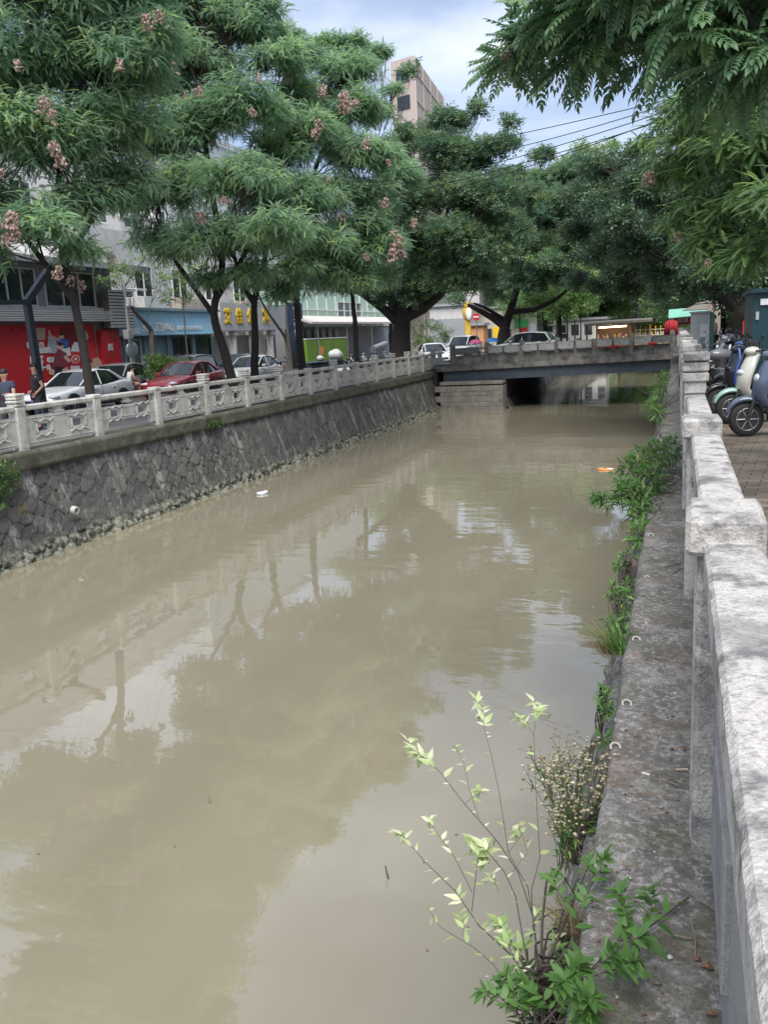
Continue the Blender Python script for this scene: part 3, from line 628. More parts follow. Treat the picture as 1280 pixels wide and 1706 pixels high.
def clusters(root, lobes, pix, near=1.1):
    base = np.array(root.location)
    for (x, y, s) in pix:
        d = _ray(x, y); d = d/np.linalg.norm(d); best = None
        for lb in lobes:
            c = np.array(lb[:3]); r = lb[3]*near; oc = CAMPOS-c; B = oc @ d; D = B*B-(oc @ oc-r*r)
            if D > 0:
                t = -B-math.sqrt(D)
                if best is None or t < best: best = t
        if best is None:
            t = min(((np.array(lb[:3])-CAMPOS) @ d, np.linalg.norm(np.cross(np.array(lb[:3])-CAMPOS, d))) for lb in lobes); best = sorted([((np.array(lb[:3])-CAMPOS) @ d, np.linalg.norm(np.cross(np.array(lb[:3])-CAMPOS, d))) for lb in lobes], key=lambda q: q[1])[0][0]
        P = CAMPOS+d*best
        for q in range(2 if s > 1 else 1):
            o = bpy.data.objects.new('seed_cluster', random.choice(PAN)); COL.objects.link(o); o.parent = root
            off = rng.normal(size=3)*.22*q; o.location = Vector(P-base+off); o.rotation_euler = (random.uniform(-.5, .5), random.uniform(-.5, .5), random.uniform(0, 6)); k = s*random.uniform(.85, 1.15); k *= .82; o.scale = (k, k, k*1.05)

GL = 'golden rain trees along the far bank'
XT = -14.3
def tp(y, *pix):   # trunk path in the plane Y=y
    return [tuple(at_y(px, py, y+dy)) for px, py, dy in pix]
def grounded(pts, z): p = list(pts[0]); return [(p[0], p[1], z)]+pts
# T1 - leftmost
t1 = tree('golden_rain_tree', 'leftmost golden rain tree with its dark trunk before the red shop front', 'tree',
    grounded(tp(18.8, (148, 640, 0), (135, 560, 0), (120, 490, 0), (105, 430, .1), (95, 330, .3), (110, 200, .5), (120, 60, .7)), ZL), .13,
    [lob(-60, 330, 130, 17.5), lob(20, 230, 125, 18.5), lob(40, 90, 130, 19), lob(160, 110, 110, 19.8), lob(60, 385, 85, 17.8), lob(150, 340, 85, 19.8), lob(-60, 130, 140, 18), lob(190, 220, 90, 20.5), lob(95, 250, 100, 19.0), lob(120, 5, 120, 20), lob(0, -60, 130, 18.8), lob(150, -120, 130, 20), lob(30, -200, 130, 18.5), lob(-100, -60, 150, 18), lob(250, 60, 75, 20.5), lob(125, 420, 45, 18.8), lob(220, 300, 60, 21), lob(230, 120, 70, 21), lob(170, 200, 80, 20), lob(230, -30, 80, 21), lob(-40, 420, 60, 17.5), lob(-60, -270, 130, 19), lob(60, -340, 110, 19.3), lob(-160, -180, 140, 18.5), lob(130, -260, 90, 20)],
    T_PIN, M_lkoel, dens=33, size=.50, group=GL, sub=20, subr=.37, drop=.2,
    limbs=[(tp(18.8, (122, 500, 0), (75, 440, -.3), (30, 380, -.6), (-20, 300, -.9)), .09), (tp(18.8, (108, 440, 0), (150, 370, .4), (200, 300, .9)), .08)])
clusters(*t1, [(18, 370, 1), (25, 390, .9), (70, 180, .8), (85, 195, .7), (90, 250, .9), (100, 270, .8), (30, 110, .7), (95, 455, .7), (118, 470, .9), (135, 478, .7), (185, 430, .7), (10, 400, .8), (200, 110, .7), (265, 30, .8), (245, 40, .8), (75, 170, .7), (0, 290, .6)])
t2 = tree('golden_rain_tree', 'golden rain tree whose trunk rises behind the red car with pink seed clusters', 'tree',
    grounded(tp(26.6, (388, 640, 0), (372, 580, 0), (356, 520, 0), (370, 440, .2), (350, 300, .4), (330, 150, .5)), ZL), .185,
    [lob(270, 330, 75, 26), lob(350, 400, 75, 25.4), lob(300, 230, 85, 27), lob(400, 300, 90, 25.5), lob(420, 190, 85, 27), lob(330, 110, 90, 28), lob(250, 150, 80, 27.5), lob(460, 110, 60, 28.5), lob(390, 60, 70, 28.5), lob(280, 20, 80, 28), lob(300, -60, 75, 28), lob(380, 10, 55, 29), lob(460, 390, 70, 24.6), lob(300, 420, 50, 26), lob(250, 400, 45, 26.5), lob(240, 240, 60, 27), lob(330, 300, 70, 26.5), lob(400, 400, 60, 25.5), lob(360, 200, 70, 27.5), lob(330, 40, 70, 28.5), lob(440, 20, 45, 29), lob(420, 460, 45, 26), lob(350, 470, 40, 26)],
    T_PIN, M_lkoel, dens=33, size=.50, group=GL, sub=20, subr=.37, drop=.2,
    limbs=[(tp(26.6, (356, 525, 0), (310, 460, -.2), (285, 425, -.5), (260, 360, -.8)), .10), (tp(26.6, (360, 500, 0), (410, 420, -.4), (450, 340, -.9)), .09)])
clusters(*t2, [(335, 365, .8), (330, 360, .6), (372, 335, .7), (380, 340, .6), (420, 188, .8), (290, 115, .8), (260, 135, .6), (330, 155, .8), (310, 158, .6), (225, 40, .8), (255, 30, .8), (430, 130, .7), (168, 240, .5), (200, 105, .7), (262, 140, .7)])
t3 = tree('golden_rain_tree', 'forked golden rain tree standing behind the pale sedan', 'tree',
    grounded(tp(29.3, (424, 615, 0), (425, 560, 0), (424, 500, 0), (440, 440, .2), (450, 300, .3), (450, 180, .3)), ZL), .165,
    [lob(480, 260, 65, 28.5), lob(520, 330, 65, 28), lob(470, 190, 60, 30), lob(520, 220, 55, 29), lob(430, 470, 45, 28.5), lob(540, 400, 50, 27.8), lob(500, 450, 45, 27.8), lob(440, 330, 65, 29), lob(500, 150, 50, 30), lob(460, 250, 60, 29.5), lob(490, 400, 55, 28.5), lob(430, 400, 50, 28.8), lob(470, 490, 35, 28.5), lob(470, 60, 40, 30.5), lob(500, 100, 40, 30.5)],
    T_PIN, M_lkoel, dens=33, size=.50, group=GL, sub=20, subr=.37, drop=.2,
    limbs=[(tp(29.3, (424, 505, 0), (400, 470, -.2), (385, 400, -.4)), .12)])
clusters(*t3, [(465, 100, 1), (470, 120, 1), (480, 130, .8), (535, 155, 1), (575, 180, 1.1), (570, 170, .9), (590, 175, .9), (532, 210, .9), (525, 225, .8), (610, 242, .8), (430, 185, .7), (548, 300, .5), (540, 150, .8)])
t4 = tree('golden_rain_tree', 'slim golden rain tree beside the blue waste bins with drooping pink clusters', 'tree',
    grounded(tp(32.1, (503, 605, 0), (497, 540, 0), (494, 480, 0), (505, 420, .2), (520, 300, .5), (560, 200, .8)), ZL), .17,
    [lob(570, 120, 65, 33), lob(600, 125, 42, 34), lob(590, 190, 60, 32.5), lob(600, 260, 58, 31.5), lob(570, 320, 55, 31), lob(620, 330, 50, 31.5), lob(560, 400, 50, 31), lob(610, 420, 45, 31.5), lob(530, 470, 38, 31), lob(560, 75, 32, 33.5), lob(650, 400, 32, 31.5), lob(600, 470, 35, 31.5), lob(520, 85, 40, 33), lob(560, 250, 55, 32), lob(530, 170, 50, 33), lob(640, 260, 40, 32), lob(610, 380, 50, 31.5), lob(540, 330, 55, 32), lob(520, 420, 45, 31.5), lob(570, 450, 45, 31.5), lob(590, 70, 28, 34), lob(620, 190, 30, 33)],
    T_PIN, M_lkoel, dens=33, size=.50, group=GL, sub=20, subr=.37, drop=.2)
clusters(*t4, [(642, 340, 1), (570, 328, .8), (572, 365, .9), (660, 415, 1.1), (665, 400, .9), (655, 390, .8), (690, 372, .8), (610, 430, .6), (648, 272, .6), (672, 425, .8)])
t5 = tree('golden_rain_tree', 'thin golden rain tree with a forked stem left of the big banyan', 'tree',
    grounded(tp(38.7, (594, 598, 0), (592, 540, 0), (588, 500, 0), (585, 430, .2), (600, 330, .5)), ZL), .15,
    [lob(560, 470, 45, 38.5), lob(620, 470, 45, 38), lob(640, 420, 40, 37.5), lob(590, 420, 50, 38.5), lob(660, 300, 50, 38), lob(672, 285, 28, 39), lob(632, 190, 36, 41), lob(600, 95, 38, 41), lob(636, 90, 24, 41.5), lob(655, 150, 20, 41), lob(640, 250, 36, 41)],
    T_PIN, M_lkoel, dens=33, size=.50, group=GL, sub=20, subr=.37, drop=.2)

# banyans
def banyan(name, label, Y, path, rad, lobes, limbs, ml, dens=7, size=1.15, **kw):
    return tree(name, label, 'tree', grounded(tp(Y, *path), ZL), rad, lobes, T_SPR, ml, dens=dens, size=size, limbs=[(tp(Y, *l), r) for l, r in limbs], flat=.85, subr=.42, sub=14, shrink=.86, drop=.12, updown=.85, **kw)
banyan('banyan_tree', 'massive dark banyan at the bridge corner with wide spreading limbs', 45.9,
    [(668, 575, 0), (670, 540, 0), (672, 520, 0), (675, 470, .3), (690, 400, .6)], .62,
    [lob(600, 440, 42, 44.5), lob(650, 470, 45, 44), lob(720, 480, 48, 44.5), lob(770, 470, 42, 44), lob(760, 400, 60, 43), lob(700, 400, 60, 43.5), lob(690, 330, 62, 44), lob(780, 330, 62, 43.5), lob(740, 260, 60, 45), lob(810, 260, 45, 45), lob(690, 230, 42, 46), lob(740, 205, 38, 46), lob(845, 240, 30, 45), lob(830, 330, 50, 43), lob(820, 420, 48, 43), lob(850, 390, 45, 43.5), lob(630, 380, 48, 45), lob(800, 180, 22, 46), lob(850, 205, 20, 46), lob(680, 120, 20, 48), lob(730, 330, 55, 46), lob(780, 280, 50, 45), lob(760, 210, 34, 46), lob(720, 440, 50, 45), lob(650, 320, 45, 46), lob(650, 260, 40, 47), lob(690, 500, 34, 45), lob(640, 500, 26, 45.5), lob(805, 470, 35, 44), lob(800, 370, 50, 44.5), lob(860, 300, 35, 45)],
    [([(668, 540, 0), (640, 515, -.3), (605, 490, -.6), (570, 470, -1)], .30), ([(672, 530, 0), (705, 515, -.4), (735, 490, -.9), (760, 450, -1.2)], .32), ([(668, 530, 0), (650, 490, 0), (625, 460, 0)], .25), ([(674, 520, 0), (710, 470, .3), (740, 400, .5)], .26)], M_lfic, dens=14, young=.07)
banyan('banyan_tree', 'banyan beyond the bridge with one long limb reaching left', 62,
    [(838, 568, 0), (843, 540, 0), (852, 515, 0), (865, 470, .3)], .50,
    [lob(800, 470, 32, 60), lob(850, 470, 35, 59), lob(900, 460, 35, 59), lob(880, 410, 48, 58), lob(930, 350, 48, 58), lob(880, 330, 45, 59), lob(940, 290, 32, 60), lob(900, 300, 28, 61), lob(960, 420, 45, 58), lob(970, 270, 24, 61), lob(920, 440, 32, 57), lob(760, 500, 20, 61), lob(910, 380, 45, 60), lob(960, 340, 45, 60), lob(850, 440, 40, 60), lob(920, 310, 38, 61), lob(890, 480, 26, 59), lob(970, 300, 34, 61), lob(900, 260, 26, 62), lob(940, 470, 28, 58), lob(830, 490, 26, 61)],
    [([(843, 545, 0), (822, 530, -.3), (800, 518, -.5), (780, 508, -.8)], .30), ([(850, 520, 0), (890, 516, -.5), (925, 500, -1.2), (950, 480, -1.8)], .22), ([(846, 535, 0), (810, 513, -.3), (790, 505, -.3)], .16)], M_lfic, dens=12, size=1.25, young=.05)
tree('banyan_tree', 'dark leafy banyan overhanging the right end of the bridge', 'tree', grounded([tuple(at_y(1235, 540, 30)), tuple(at_y(1240, 515, 30)), tuple(at_y(1205, 490, 31)), tuple(at_y(1150, 455, 33)), tuple(at_y(1090, 430, 36))], 0), .42,
    [lob(1000, 430, 55, 46), lob(1050, 450, 50, 44), lob(1000, 340, 60, 46), lob(1060, 370, 60, 44), lob(1020, 290, 45, 47), lob(990, 280, 28, 48), lob(1080, 300, 55, 42), lob(1100, 440, 55, 38), lob(1140, 400, 60, 36), lob(1180, 460, 50, 32), lob(1150, 480, 35, 34), lob(1230, 440, 60, 30), lob(1220, 500, 32, 31), lob(1050, 490, 28, 44), lob(1100, 490, 26, 42), lob(1280, 480, 50, 28), lob(1120, 350, 50, 38), lob(1060, 260, 30, 44), lob(1030, 340, 50, 47), lob(980, 390, 50, 48), lob(1020, 400, 50, 46), lob(1090, 380, 50, 42), lob(1000, 480, 30, 48), lob(960, 470, 26, 50), lob(1010, 310, 40, 49), lob(1060, 320, 45, 46), lob(1130, 300, 50, 40), lob(1170, 350, 60, 36), lob(1240, 380, 70, 32), lob(1200, 300, 70, 34), lob(1140, 450, 45, 37), lob(1100, 330, 45, 35), lob(1150, 330, 45, 33), lob(1120, 390, 45, 33), lob(1170, 400, 45, 31), lob(1160, 440, 45, 30), lob(1200, 440, 40, 28.5), lob(1200, 360, 50, 30), lob(1100, 460, 35, 35), lob(1240, 470, 40, 27.5), lob(1040, 370, 50, 33), lob(1000, 350, 42, 36), lob(1060, 420, 48, 34), lob(1010, 420, 40, 37), lob(1070, 310, 40, 34)],
    T_SPR, M_lficd, dens=14, size=1.15, flat=.85, subr=.42, sub=14, shrink=.86, drop=.12, updown=.85, young=.04)
# sunlit young foliage peeking over
tree('broadleaf_tree', 'yellow green broadleaf crown rising behind the dark banyans', 'tree', [(-6.5+3, 80, 0), (-3.5, 80, 8), (-3, 80, 12)], .3,
    [lob(965, 255, 26, 78), lob(1000, 260, 24, 78), lob(940, 275, 22, 78), lob(1020, 250, 22, 78), lob(980, 300, 34, 77), lob(960, 330, 30, 77)], T_SPR, M_llight, dens=4, size=1.6, flat=.8, subr=.36, sub=12, drop=.1, young=.2)
# right bank trees
tr1 = tree('golden_rain_tree', 'near golden rain tree whose big drooping leaves hang over the quay', 'tree',
    [(4.6, 9.5, 0), (4.5, 9.4, 2.5), (4.2, 9.2, 4.2), (3.9, 9.0, 6.0)], .2,
    [lob(1240, 20, 125, 6.5), lob(1060, 10, 90, 7.5), lob(960, 25, 62, 8), lob(1180, 85, 80, 7), lob(1270, 110, 70, 6.5), lob(1105, 85, 50, 7.6), lob(1000, -60, 90, 7.8), lob(1150, -90, 130, 7), lob(880, 82, 33, 8.6), lob(848, 102, 20, 8.8), lob(905, 50, 36, 8.5), lob(1015, 70, 34, 8), lob(975, 95, 22, 8.1), lob(935, 5, 45, 8.2), lob(1220, 140, 45, 7)],
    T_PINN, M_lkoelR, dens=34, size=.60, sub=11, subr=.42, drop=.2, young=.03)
clusters(*tr1, [(848, 105, .42), (852, 130, .42), (845, 85, .32), (856, 118, .35)])
tr2 = tree('golden_rain_tree', 'yellow green golden rain tree above the parked scooters', 'tree',
    [(5.2, 17, 0), (5.1, 17, 3), (4.6, 17, 5), (4.0, 17, 7)], .2,
    [lob(1240, 250, 90, 15), lob(1150, 230, 60, 16.5), lob(1110, 210, 35, 17), lob(1200, 180, 75, 15.5), lob(1120, 270, 40, 17), lob(1290, 330, 80, 14), lob(1230, 350, 55, 15), lob(1160, 345, 45, 16), lob(1270, 415, 60, 14.5), lob(1190, 410, 50, 15.5), lob(1140, 375, 35, 16.5), lob(1230, 440, 40, 15), lob(1080, 240, 28, 18), lob(1130, 170, 40, 17), lob(1170, 290, 50, 16.5), lob(1250, 180, 60, 15.5), lob(1210, 440, 40, 15.5), lob(1100, 300, 25, 17.5), lob(1240, 300, 60, 15.5), lob(1280, 250, 60, 15)],
    T_PINM, M_lyel, dens=42, size=.42, sub=12, subr=.44, drop=.2, young=.2)
clusters(*tr2, [(1080, 300, .6), (1130, 395, .4), (1085, 295, .5), (1180, 440, .4)])

# smaller trees by the shops
def small_tree(label, X, path, rad, lobes, ml=None, dens=4.5, size=1., group=None, t=None, name='street_tree', bark=None):
    pts = [tuple(at_x(px, py, X)) for px, py in path]
    return tree(name, label, 'tree', [(pts[0][0], pts[0][1], ZL)]+pts, rad, [lob(a, b_, c, X=X+dx) for a, b_, c, dx in lobes], t or T_SPR, ml or M_llight, dens=dens, size=size, bark=bark or M_bark2, group=group, flat=.8, sub=9, subr=.4, drop=.15, young=.1, updown=.85)
small_tree('pollarded street tree with bare pale forks before the blue swim shop', -24.3, [(255, 610), (252, 570), (250, 548), (225, 520), (205, 480)], .17, [(200, 450, 28, 0), (240, 430, 30, 0), (185, 470, 20, .3), (262, 470, 22, 0), (225, 460, 22, -.5), (260, 410, 25, 0)])
small_tree('thin sapling in front of the blue shop sign', -23.9, [(312, 590), (309, 560), (306, 520), (304, 470)], .05, [(300, 470, 24, 0), (318, 500, 18, 0), (285, 500, 20, 0), (330, 450, 25, 0), (290, 440, 25, 0)])
small_tree('leaning street tree in front of the white shop with yellow letters', -24.0, [(480, 600), (476, 565), (460, 540), (443, 515), (430, 490)], .13, [(430, 480, 28, 0), (460, 470, 24, 0), (410, 500, 20, 0)], ml=M_lbush)
small_tree('slim forked tree by the dark blue sign board', -24.5, [(484, 600), (478, 540), (476, 500), (472, 460)], .12, [(475, 470, 26, 0), (500, 450, 28, 0), (460, 440, 26, 0)], ml=M_lbush)
small_tree('round green shrubby tree beside the left end of the bridge', -17.5, [(715, 590), (716, 575), (718, 560)], .10, [(700, 558, 20, 0), (720, 548, 20, 0), (738, 560, 18, 0), (750, 570, 14, 0), (715, 572, 18, 0), (695, 575, 12, 0)], ml=M_lbush, dens=8, name='shrub_tree')
# young row beyond the bridge on the left bank
yr = [(905, 545, 66), (928, 548, 74), (945, 548, 82), (958, 550, 92), (968, 552, 100), (866, 545, 70)]
for i, (px, py, Y) in enumerate(yr):
    P = at_y(px, 560, Y); s = 1450/Y; z1 = 3.2
    lb = [(P[0]+dx, Y+dy, 3.6+dz, 1.25) for dx, dy, dz in ((0, 0, .6), (-.9, .4, 0), (.9, -.3, 0), (.2, .5, -.4), (-.3, -.6, .1))]
    tree('young_street_tree', 'young pale green street tree in the row beyond the bridge, %s from the front' % ('first second third fourth fifth sixth'.split()[i] if i < 5 else 'left of the front one') if i < 5 else 'young street tree just right of the limbed banyan trunk', 'tree', [(P[0], Y, ZL), (P[0]+.05, Y, 1.2), (P[0], Y, z1)], .10, lb, T_SPR, M_llight, dens=4, size=1.4, group='young street trees beyond the bridge', twigs=False, flat=.8, sub=7, subr=.45, drop=.1)
# far background trees closing the canal view
def far_tree(i, x, y, z, r, m, label):
    lb = [(x+dx*r, y+dy*r, z+dz*r, r*.62) for dx, dy, dz in ((0, 0, .35), (-.65, 0, -.1), (.65, .1, -.1), (0, -.6, -.2), (.3, .5, .1), (-.3, .4, .3), (-.35, -.4, -.55), (.45, -.3, -.5))]
    tree('background_tree', label, 'tree', [(x, y, ZL), (x, y, z*.5), (x+.2, y, z)], .3, lb, T_SPR, m, dens=2.2, size=2.4, twigs=False, group='background trees', flat=.8, sub=10, subr=.42, drop=.1)
for i, (x, y, z, r, m, l) in enumerate([
    (-14, 100, 6, 5, M_llight, 'bright green tree far along the left bank'), (-10.5, 128, 7, 6, M_lbush, 'green tree at the far end of the left bank'),
    (3.5, 78, 7, 6, M_lfic, 'dark tree on the right bank just past the bridge'), (3, 104, 7, 6.5, M_lbush, 'green tree farther along the right bank past the bridge'), (2.5, 135, 8, 7, M_llight, 'pale tree at the end of the right bank'),
    (-9.5, 76, 5.2, 3.2, M_llight, 'bright green tree leaning over the water just past the bridge'), (-26, 122, 12, 9.5, M_lbush, 'tall tree behind the grey gabled building'), (-14, 116, 12, 9.5, M_lfic, 'tall tree closing the street beyond the bridge'), (-19, 134, 14, 10, M_lbush, 'hindmost tall tree closing the left street'), (-36, 112, 12, 9.5, M_lfic, 'tall tree beyond the green hall'), (-9, 150, 9, 7.5, M_llight, 'pale tree far up the canal'),
    (-7, 172, 3, 6, M_llight, 'low green tree at the far end of the canal, left'), (1, 166, 3, 6, M_llight, 'low pale tree at the far end of the canal, right'), (6.5, 90, 2.6, 4, M_lbush, 'low bushy tree behind the yellow rack'), (8.5, 72, 2.6, 4, M_lficd, 'low dark bushy tree behind the green awning'), (-3, 150, 3, 5, M_llight, 'low tree in the middle of the canal view'), (12, 110, 4, 7, M_lfic, 'spreading dark tree far along the right quay'),
    (9, 52, 7.5, 6, M_lficd, 'dark tree behind the market awning'), (8.5, 34, 8, 5.5, M_lficd, 'dark tree behind the teal kiosk'), (-4.5, 200, 9, 9, M_lbush, 'distant tree closing the canal view'),
    (15, 68, 9, 8, M_lficd, 'large dark tree deep behind the right quay'), (-22, 190, 9, 9, M_lbush, 'distant tree on the left beyond the shops')]): far_tree(i, x, y, z, r, m, l)
# ============================================================ BUILDINGS AND STREET
M_wwall = mat('white_render', (.62, .61, .59), .85, var=.5, vscale=.8, col2=(.48, .47, .45), dirt=[((.35, .34, .32), 2, .35)])
M_gwall = mat('grey_render', (.33, .34, .36), .85, var=.5, vscale=.8, col2=(.25, .26, .28))
M_beige = mat('beige_tiles', (.50, .41, .36), .8, var=.3, vscale=1.2, col2=(.42, .34, .30), bump=.1, bscale=8)
M_glass = mat('window_glass', (.03, .04, .045), .06, spec=.7)
M_glassl = mat('pale_window_glass', (.16, .20, .21), .08, spec=.7, var=.4, vscale=.6)
M_frame = mat('white_frame', (.68, .68, .67), .5)
M_blue = mat('blue_fascia', (.38, .66, .86), .5, var=.2, vscale=.4, col2=(.42, .68, .86))
M_teal = mat('teal_wall', (.22, .33, .37), .75, var=.3, vscale=.5)
M_red = mat('red_vinyl', (.50, .018, .025), .45, var=.3, vscale=.7, col2=(.38, .012, .02))
M_dred = mat('dark_red_vinyl', (.22, .008, .012), .5)
M_yel = mat('yellow_letters', (.80, .52, .02), .4)
M_lg = mat('light_grey_panel', (.46, .46, .47), .55, var=.3, vscale=.6, col2=(.40, .40, .41))
M_txt = mat('white_letters', (.80, .80, .80), .5)
M_black = mat('black_paint', (.02, .02, .022), .45)
M_pole = mat('dark_slate_metal', (.045, .055, .07), .45, var=.3, vscale=3)
M_steel = mat('galvanised_metal', (.36, .37, .38), .4, metal=.6)
M_lime = mat('lime_green_metal', (.17, .29, .035), .45, var=.2, vscale=.8)
M_pgreen = mat('pale_green_glass', (.42, .60, .48), .35, var=.4, vscale=.5, col2=(.52, .66, .56))
M_skin = mat('skin', (.45, .26, .18), .6)
M_slat = mat('white_slats', (.62, .62, .61), .5, var=.3, vscale=2, col2=(.5, .5, .49))
M_shut = mat('roller_shutter', (.27, .26, .26), .5, var=.3, vscale=2)
M_cloth = mat('white_canvas', (.60, .56, .52), .8, var=.4, vscale=1)
M_brown = mat('brown_stone', (.18, .15, .13), .8, var=.4, vscale=1.5)
XF = -26.0
def fyz(px, py, X=XF): p = at_x(px, py, X); return p[1], p[2]
def bx(parent, name, m, x0, x1, y0, y1, z0, z1, bev=0):
    return MB().box(((x0+x1)/2, (y0+y1)/2, (z0+z1)/2), (abs(x1-x0), abs(y1-y0), abs(z1-z0)), bev=bev).build(name, m, parent)
def window(parent, X, y0, y1, z0, z1, n=2, mg=None, fr=None, nx=1, t=.06, transom=0):
    b = MB(); w_ = .055; fr = fr or M_frame
    for y in [y0, y1]+[y0+(y1-y0)*k/n for k in range(1, n)]: b.box((X+nx*.05, y, (z0+z1)/2), (.09, w_, z1-z0+w_))
    for z in (z0, z1): b.box((X+nx*.052, (y0+y1)/2, z), (.094, y1-y0-w_, w_))
    if transom: b.box((X+nx*.05, (y0+y1)/2, transom), (.08, y1-y0-w_, w_*.8))
    f = b.build('window', fr, parent)
    MB().box((X+nx*.02, (y0+y1)/2, (z0+z1)/2), (.03, y1-y0, z1-z0)).build('pane', mg or M_glass, f)
    return f
def louver(parent, name, X, y0, y1, z0, z1, n, m, depth=.5, ends=True):
    b = MB(); h = (z1-z0)/n
    for k in range(n): b.box((X+depth-.03, (y0+y1)/2, z0+h*(k+.5)), (.05, y1-y0, h*.62), ry=.35)
    b.box((X+depth/2-.05, (y0+y1)/2, (z0+z1)/2), (depth-.12, y1-y0-.02, z1-z0-.03), mi=1)
    return b.build(name, [m, M_brown], parent)
# -- red shop
s1 = thing('shop_building', 'two storey grey building with the red advertising front at the left edge', 'building')
yR = 36.7
bx(s1, 'wall', M_gwall, XF-9, XF, 18, yR, ZL, 3.35)
bx(s1, 'upper_wall', M_gwall, XF-9, XF-.004, 18, yR+.0, 3.354, 5.28)
b = MB(); b.box((XF-4.2, 28.4, 5.36), (11.2, 19.6, .10)); b.box((XF+1.38, 28.4, 5.30), (.08, 19.6, .26)); b.build('roof', M_gwall, s1)
ww = [(18.6, 21.6, 0), (22.1, 25.1, 1), (25.6, 28.6, 0), (29.0, 31.6, 0), (32.2, 35.6, 0)]
for a, c, g in ww: window(s1, XF, a, c, 3.55, 5.05, n=3, mg=M_glass if not g else M_glassl)
bx(s1, 'string_course', M_wwall, XF, XF+.35, 18, yR-.1, 3.36, 3.50)
louver(s1, 'awning_louver', XF, 18, 27.2, 2.86, 3.34, 5, M_slat, .65); louver(s1, 'awning_louver', XF, 27.35, yR-.7, 2.86, 3.34, 5, M_slat, .65)
louver(s1, 'air_conditioner_louver', XF+.2, yR-.9, yR+1.1, 2.55, 4.35, 12, M_slat, .5)
pole_ = MB().cyl((XF+1.3, yR+1.0, 4.4), (XF+1.3, yR+1.0, 5.3), .05).build('downpipe', M_black, s1)
# red billboard (flat poster wall with flat printed figures)
bb = thing('billboard', 'big red beer advertisement with cheering figures and white slogans on the shop front', 'billboard', group=None)
XB = XF+.12
MB().box((XF+.06, 28.9, 1.2), (.10, 12.6, 3.1)).build('panel', M_red, bb)
b = MB()
for (y, z, w_, h) in ((24.2, 1.6, 1.6, 1.6), (27.1, 2.35, 1.9, .8), (33.6, 1.9, 1.6, 1.5)): b.box((XB, y, z), (.012, w_, h))
b.build('printed_panel', M_dred, bb)
M_pbeige = mat('printed_beige', (.50, .34, .24), .6); M_pskin = mat('printed_skin', (.62, .40, .30), .6); M_pmar = mat('printed_maroon', (.20, .04, .06), .6); M_pblue = mat('printed_blue', (.05, .12, .40), .6); M_pgrey = mat('printed_grey', (.35, .38, .42), .6); M_phair = mat('printed_black', (.02, .02, .03), .6); M_pwhite = mat('printed_white', (.68, .68, .68), .6); M_pred = mat('printed_red', (.55, .03, .04), .6)
def Pz(zx, zy):      # zoomed poster coordinates (4.92 px per photo px, origin 0,420) to the poster plane
    p = at_x(zx/4.923, 420+zy/4.923, XB+.02); return (p[1], p[2])
def flat(name, m, pts, off=0): 
    pp = [Pz(*q) for q in pts]; return MB().prism(pp, (XB+.012+off, 0, 0), (0, 1, 0), (0, 0, 1), .01).build(name, m, bb)
def disc(name, m, zx, zy, r, off=0, ry=1.): return flat(name, m, [(zx+r*math.cos(a), zy+r*ry*math.sin(a)) for a in np.linspace(0, 2*math.pi, 14, endpoint=False)][::-1], off)
flat('printed_frame', M_pbeige, [(255, 720), (370, 720), (370, 620), (255, 620)])
flat('printed_body', M_pgrey, [(380, 830), (470, 830), (460, 730), (430, 700), (395, 710)], .004); disc('printed_head', M_pskin, 408, 700, 20, .008); flat('printed_arm', M_pskin, [(425, 700), (400, 690), (390, 640), (405, 640)], .006)
flat('printed_body', M_pblue, [(490, 790), (555, 790), (560, 720), (500, 700), (475, 715)], .004); disc('printed_head', M_pskin, 500, 690, 22, .012); flat('printed_arm', M_pskin, [(480, 735), (400, 690), (400, 672), (490, 712)], .006); disc('printed_hair', M_phair, 498, 675, 18, .016, .6)
flat('printed_trousers', M_pwhite, [(500, 850), (580, 850), (570, 780), (505, 785)], .004)
flat('printed_body', M_pmar, [(430, 950), (550, 940), (545, 830), (500, 805), (460, 815), (425, 860)], .010); disc('printed_head', M_pskin, 490, 775, 26, .016); disc('printed_hair', M_phair, 490, 756, 22, .02, .6)
flat('printed_shorts', M_phair, [(440, 1010), (520, 1000), (540, 950), (450, 935)], .014); flat('printed_leg', M_pskin, [(400, 1000), (470, 1020), (460, 975), (400, 950)], .012); flat('printed_leg', M_pskin, [(490, 1010), (560, 985), (550, 940), (510, 960)], .018); flat('printed_arm', M_pskin, [(515, 860), (560, 910), (580, 890), (540, 845)], .016)
flat('printed_can', M_pred, [(580, 930), (652, 930), (652, 815), (580, 815)], .010); disc('printed_emblem', M_pwhite, 616, 878, 34, .014); disc('printed_emblem_core', M_pred, 616, 878, 28, .018); disc('printed_emblem_core', M_pwhite, 616, 878, 12, .022)
flat('printed_glass', M_pwhite, [(575, 985), (655, 985), (652, 933), (580, 933)], .008); flat('printed_foam', M_pwhite, [(580, 815), (652, 815), (640, 745), (610, 735), (590, 770)], .006)
flat('printed_body', M_pred, [(700, 900), (800, 860), (780, 790), (740, 755), (700, 755)], .010); flat('printed_arm', M_pskin, [(720, 960), (850, 960), (850, 920), (800, 860), (750, 880), (760, 910), (720, 900)], .014); disc('printed_head', M_pskin, 675, 690, 48, .012)
def ptext(s, zx, zy, hpx, m=M_pwhite, sx=1., bold=.02, name='slogan', shear=0, parent=None, off=.03):
    y, z = Pz(zx, zy); y2, z2 = Pz(zx, zy-hpx); return text(s, name, abs(z2-z)*1.05, (XB+off, y, z), (0, 1, 0), (0, 0, 1), m, parent or bb, .006, sx=sx, bold=bold, shear=shear)
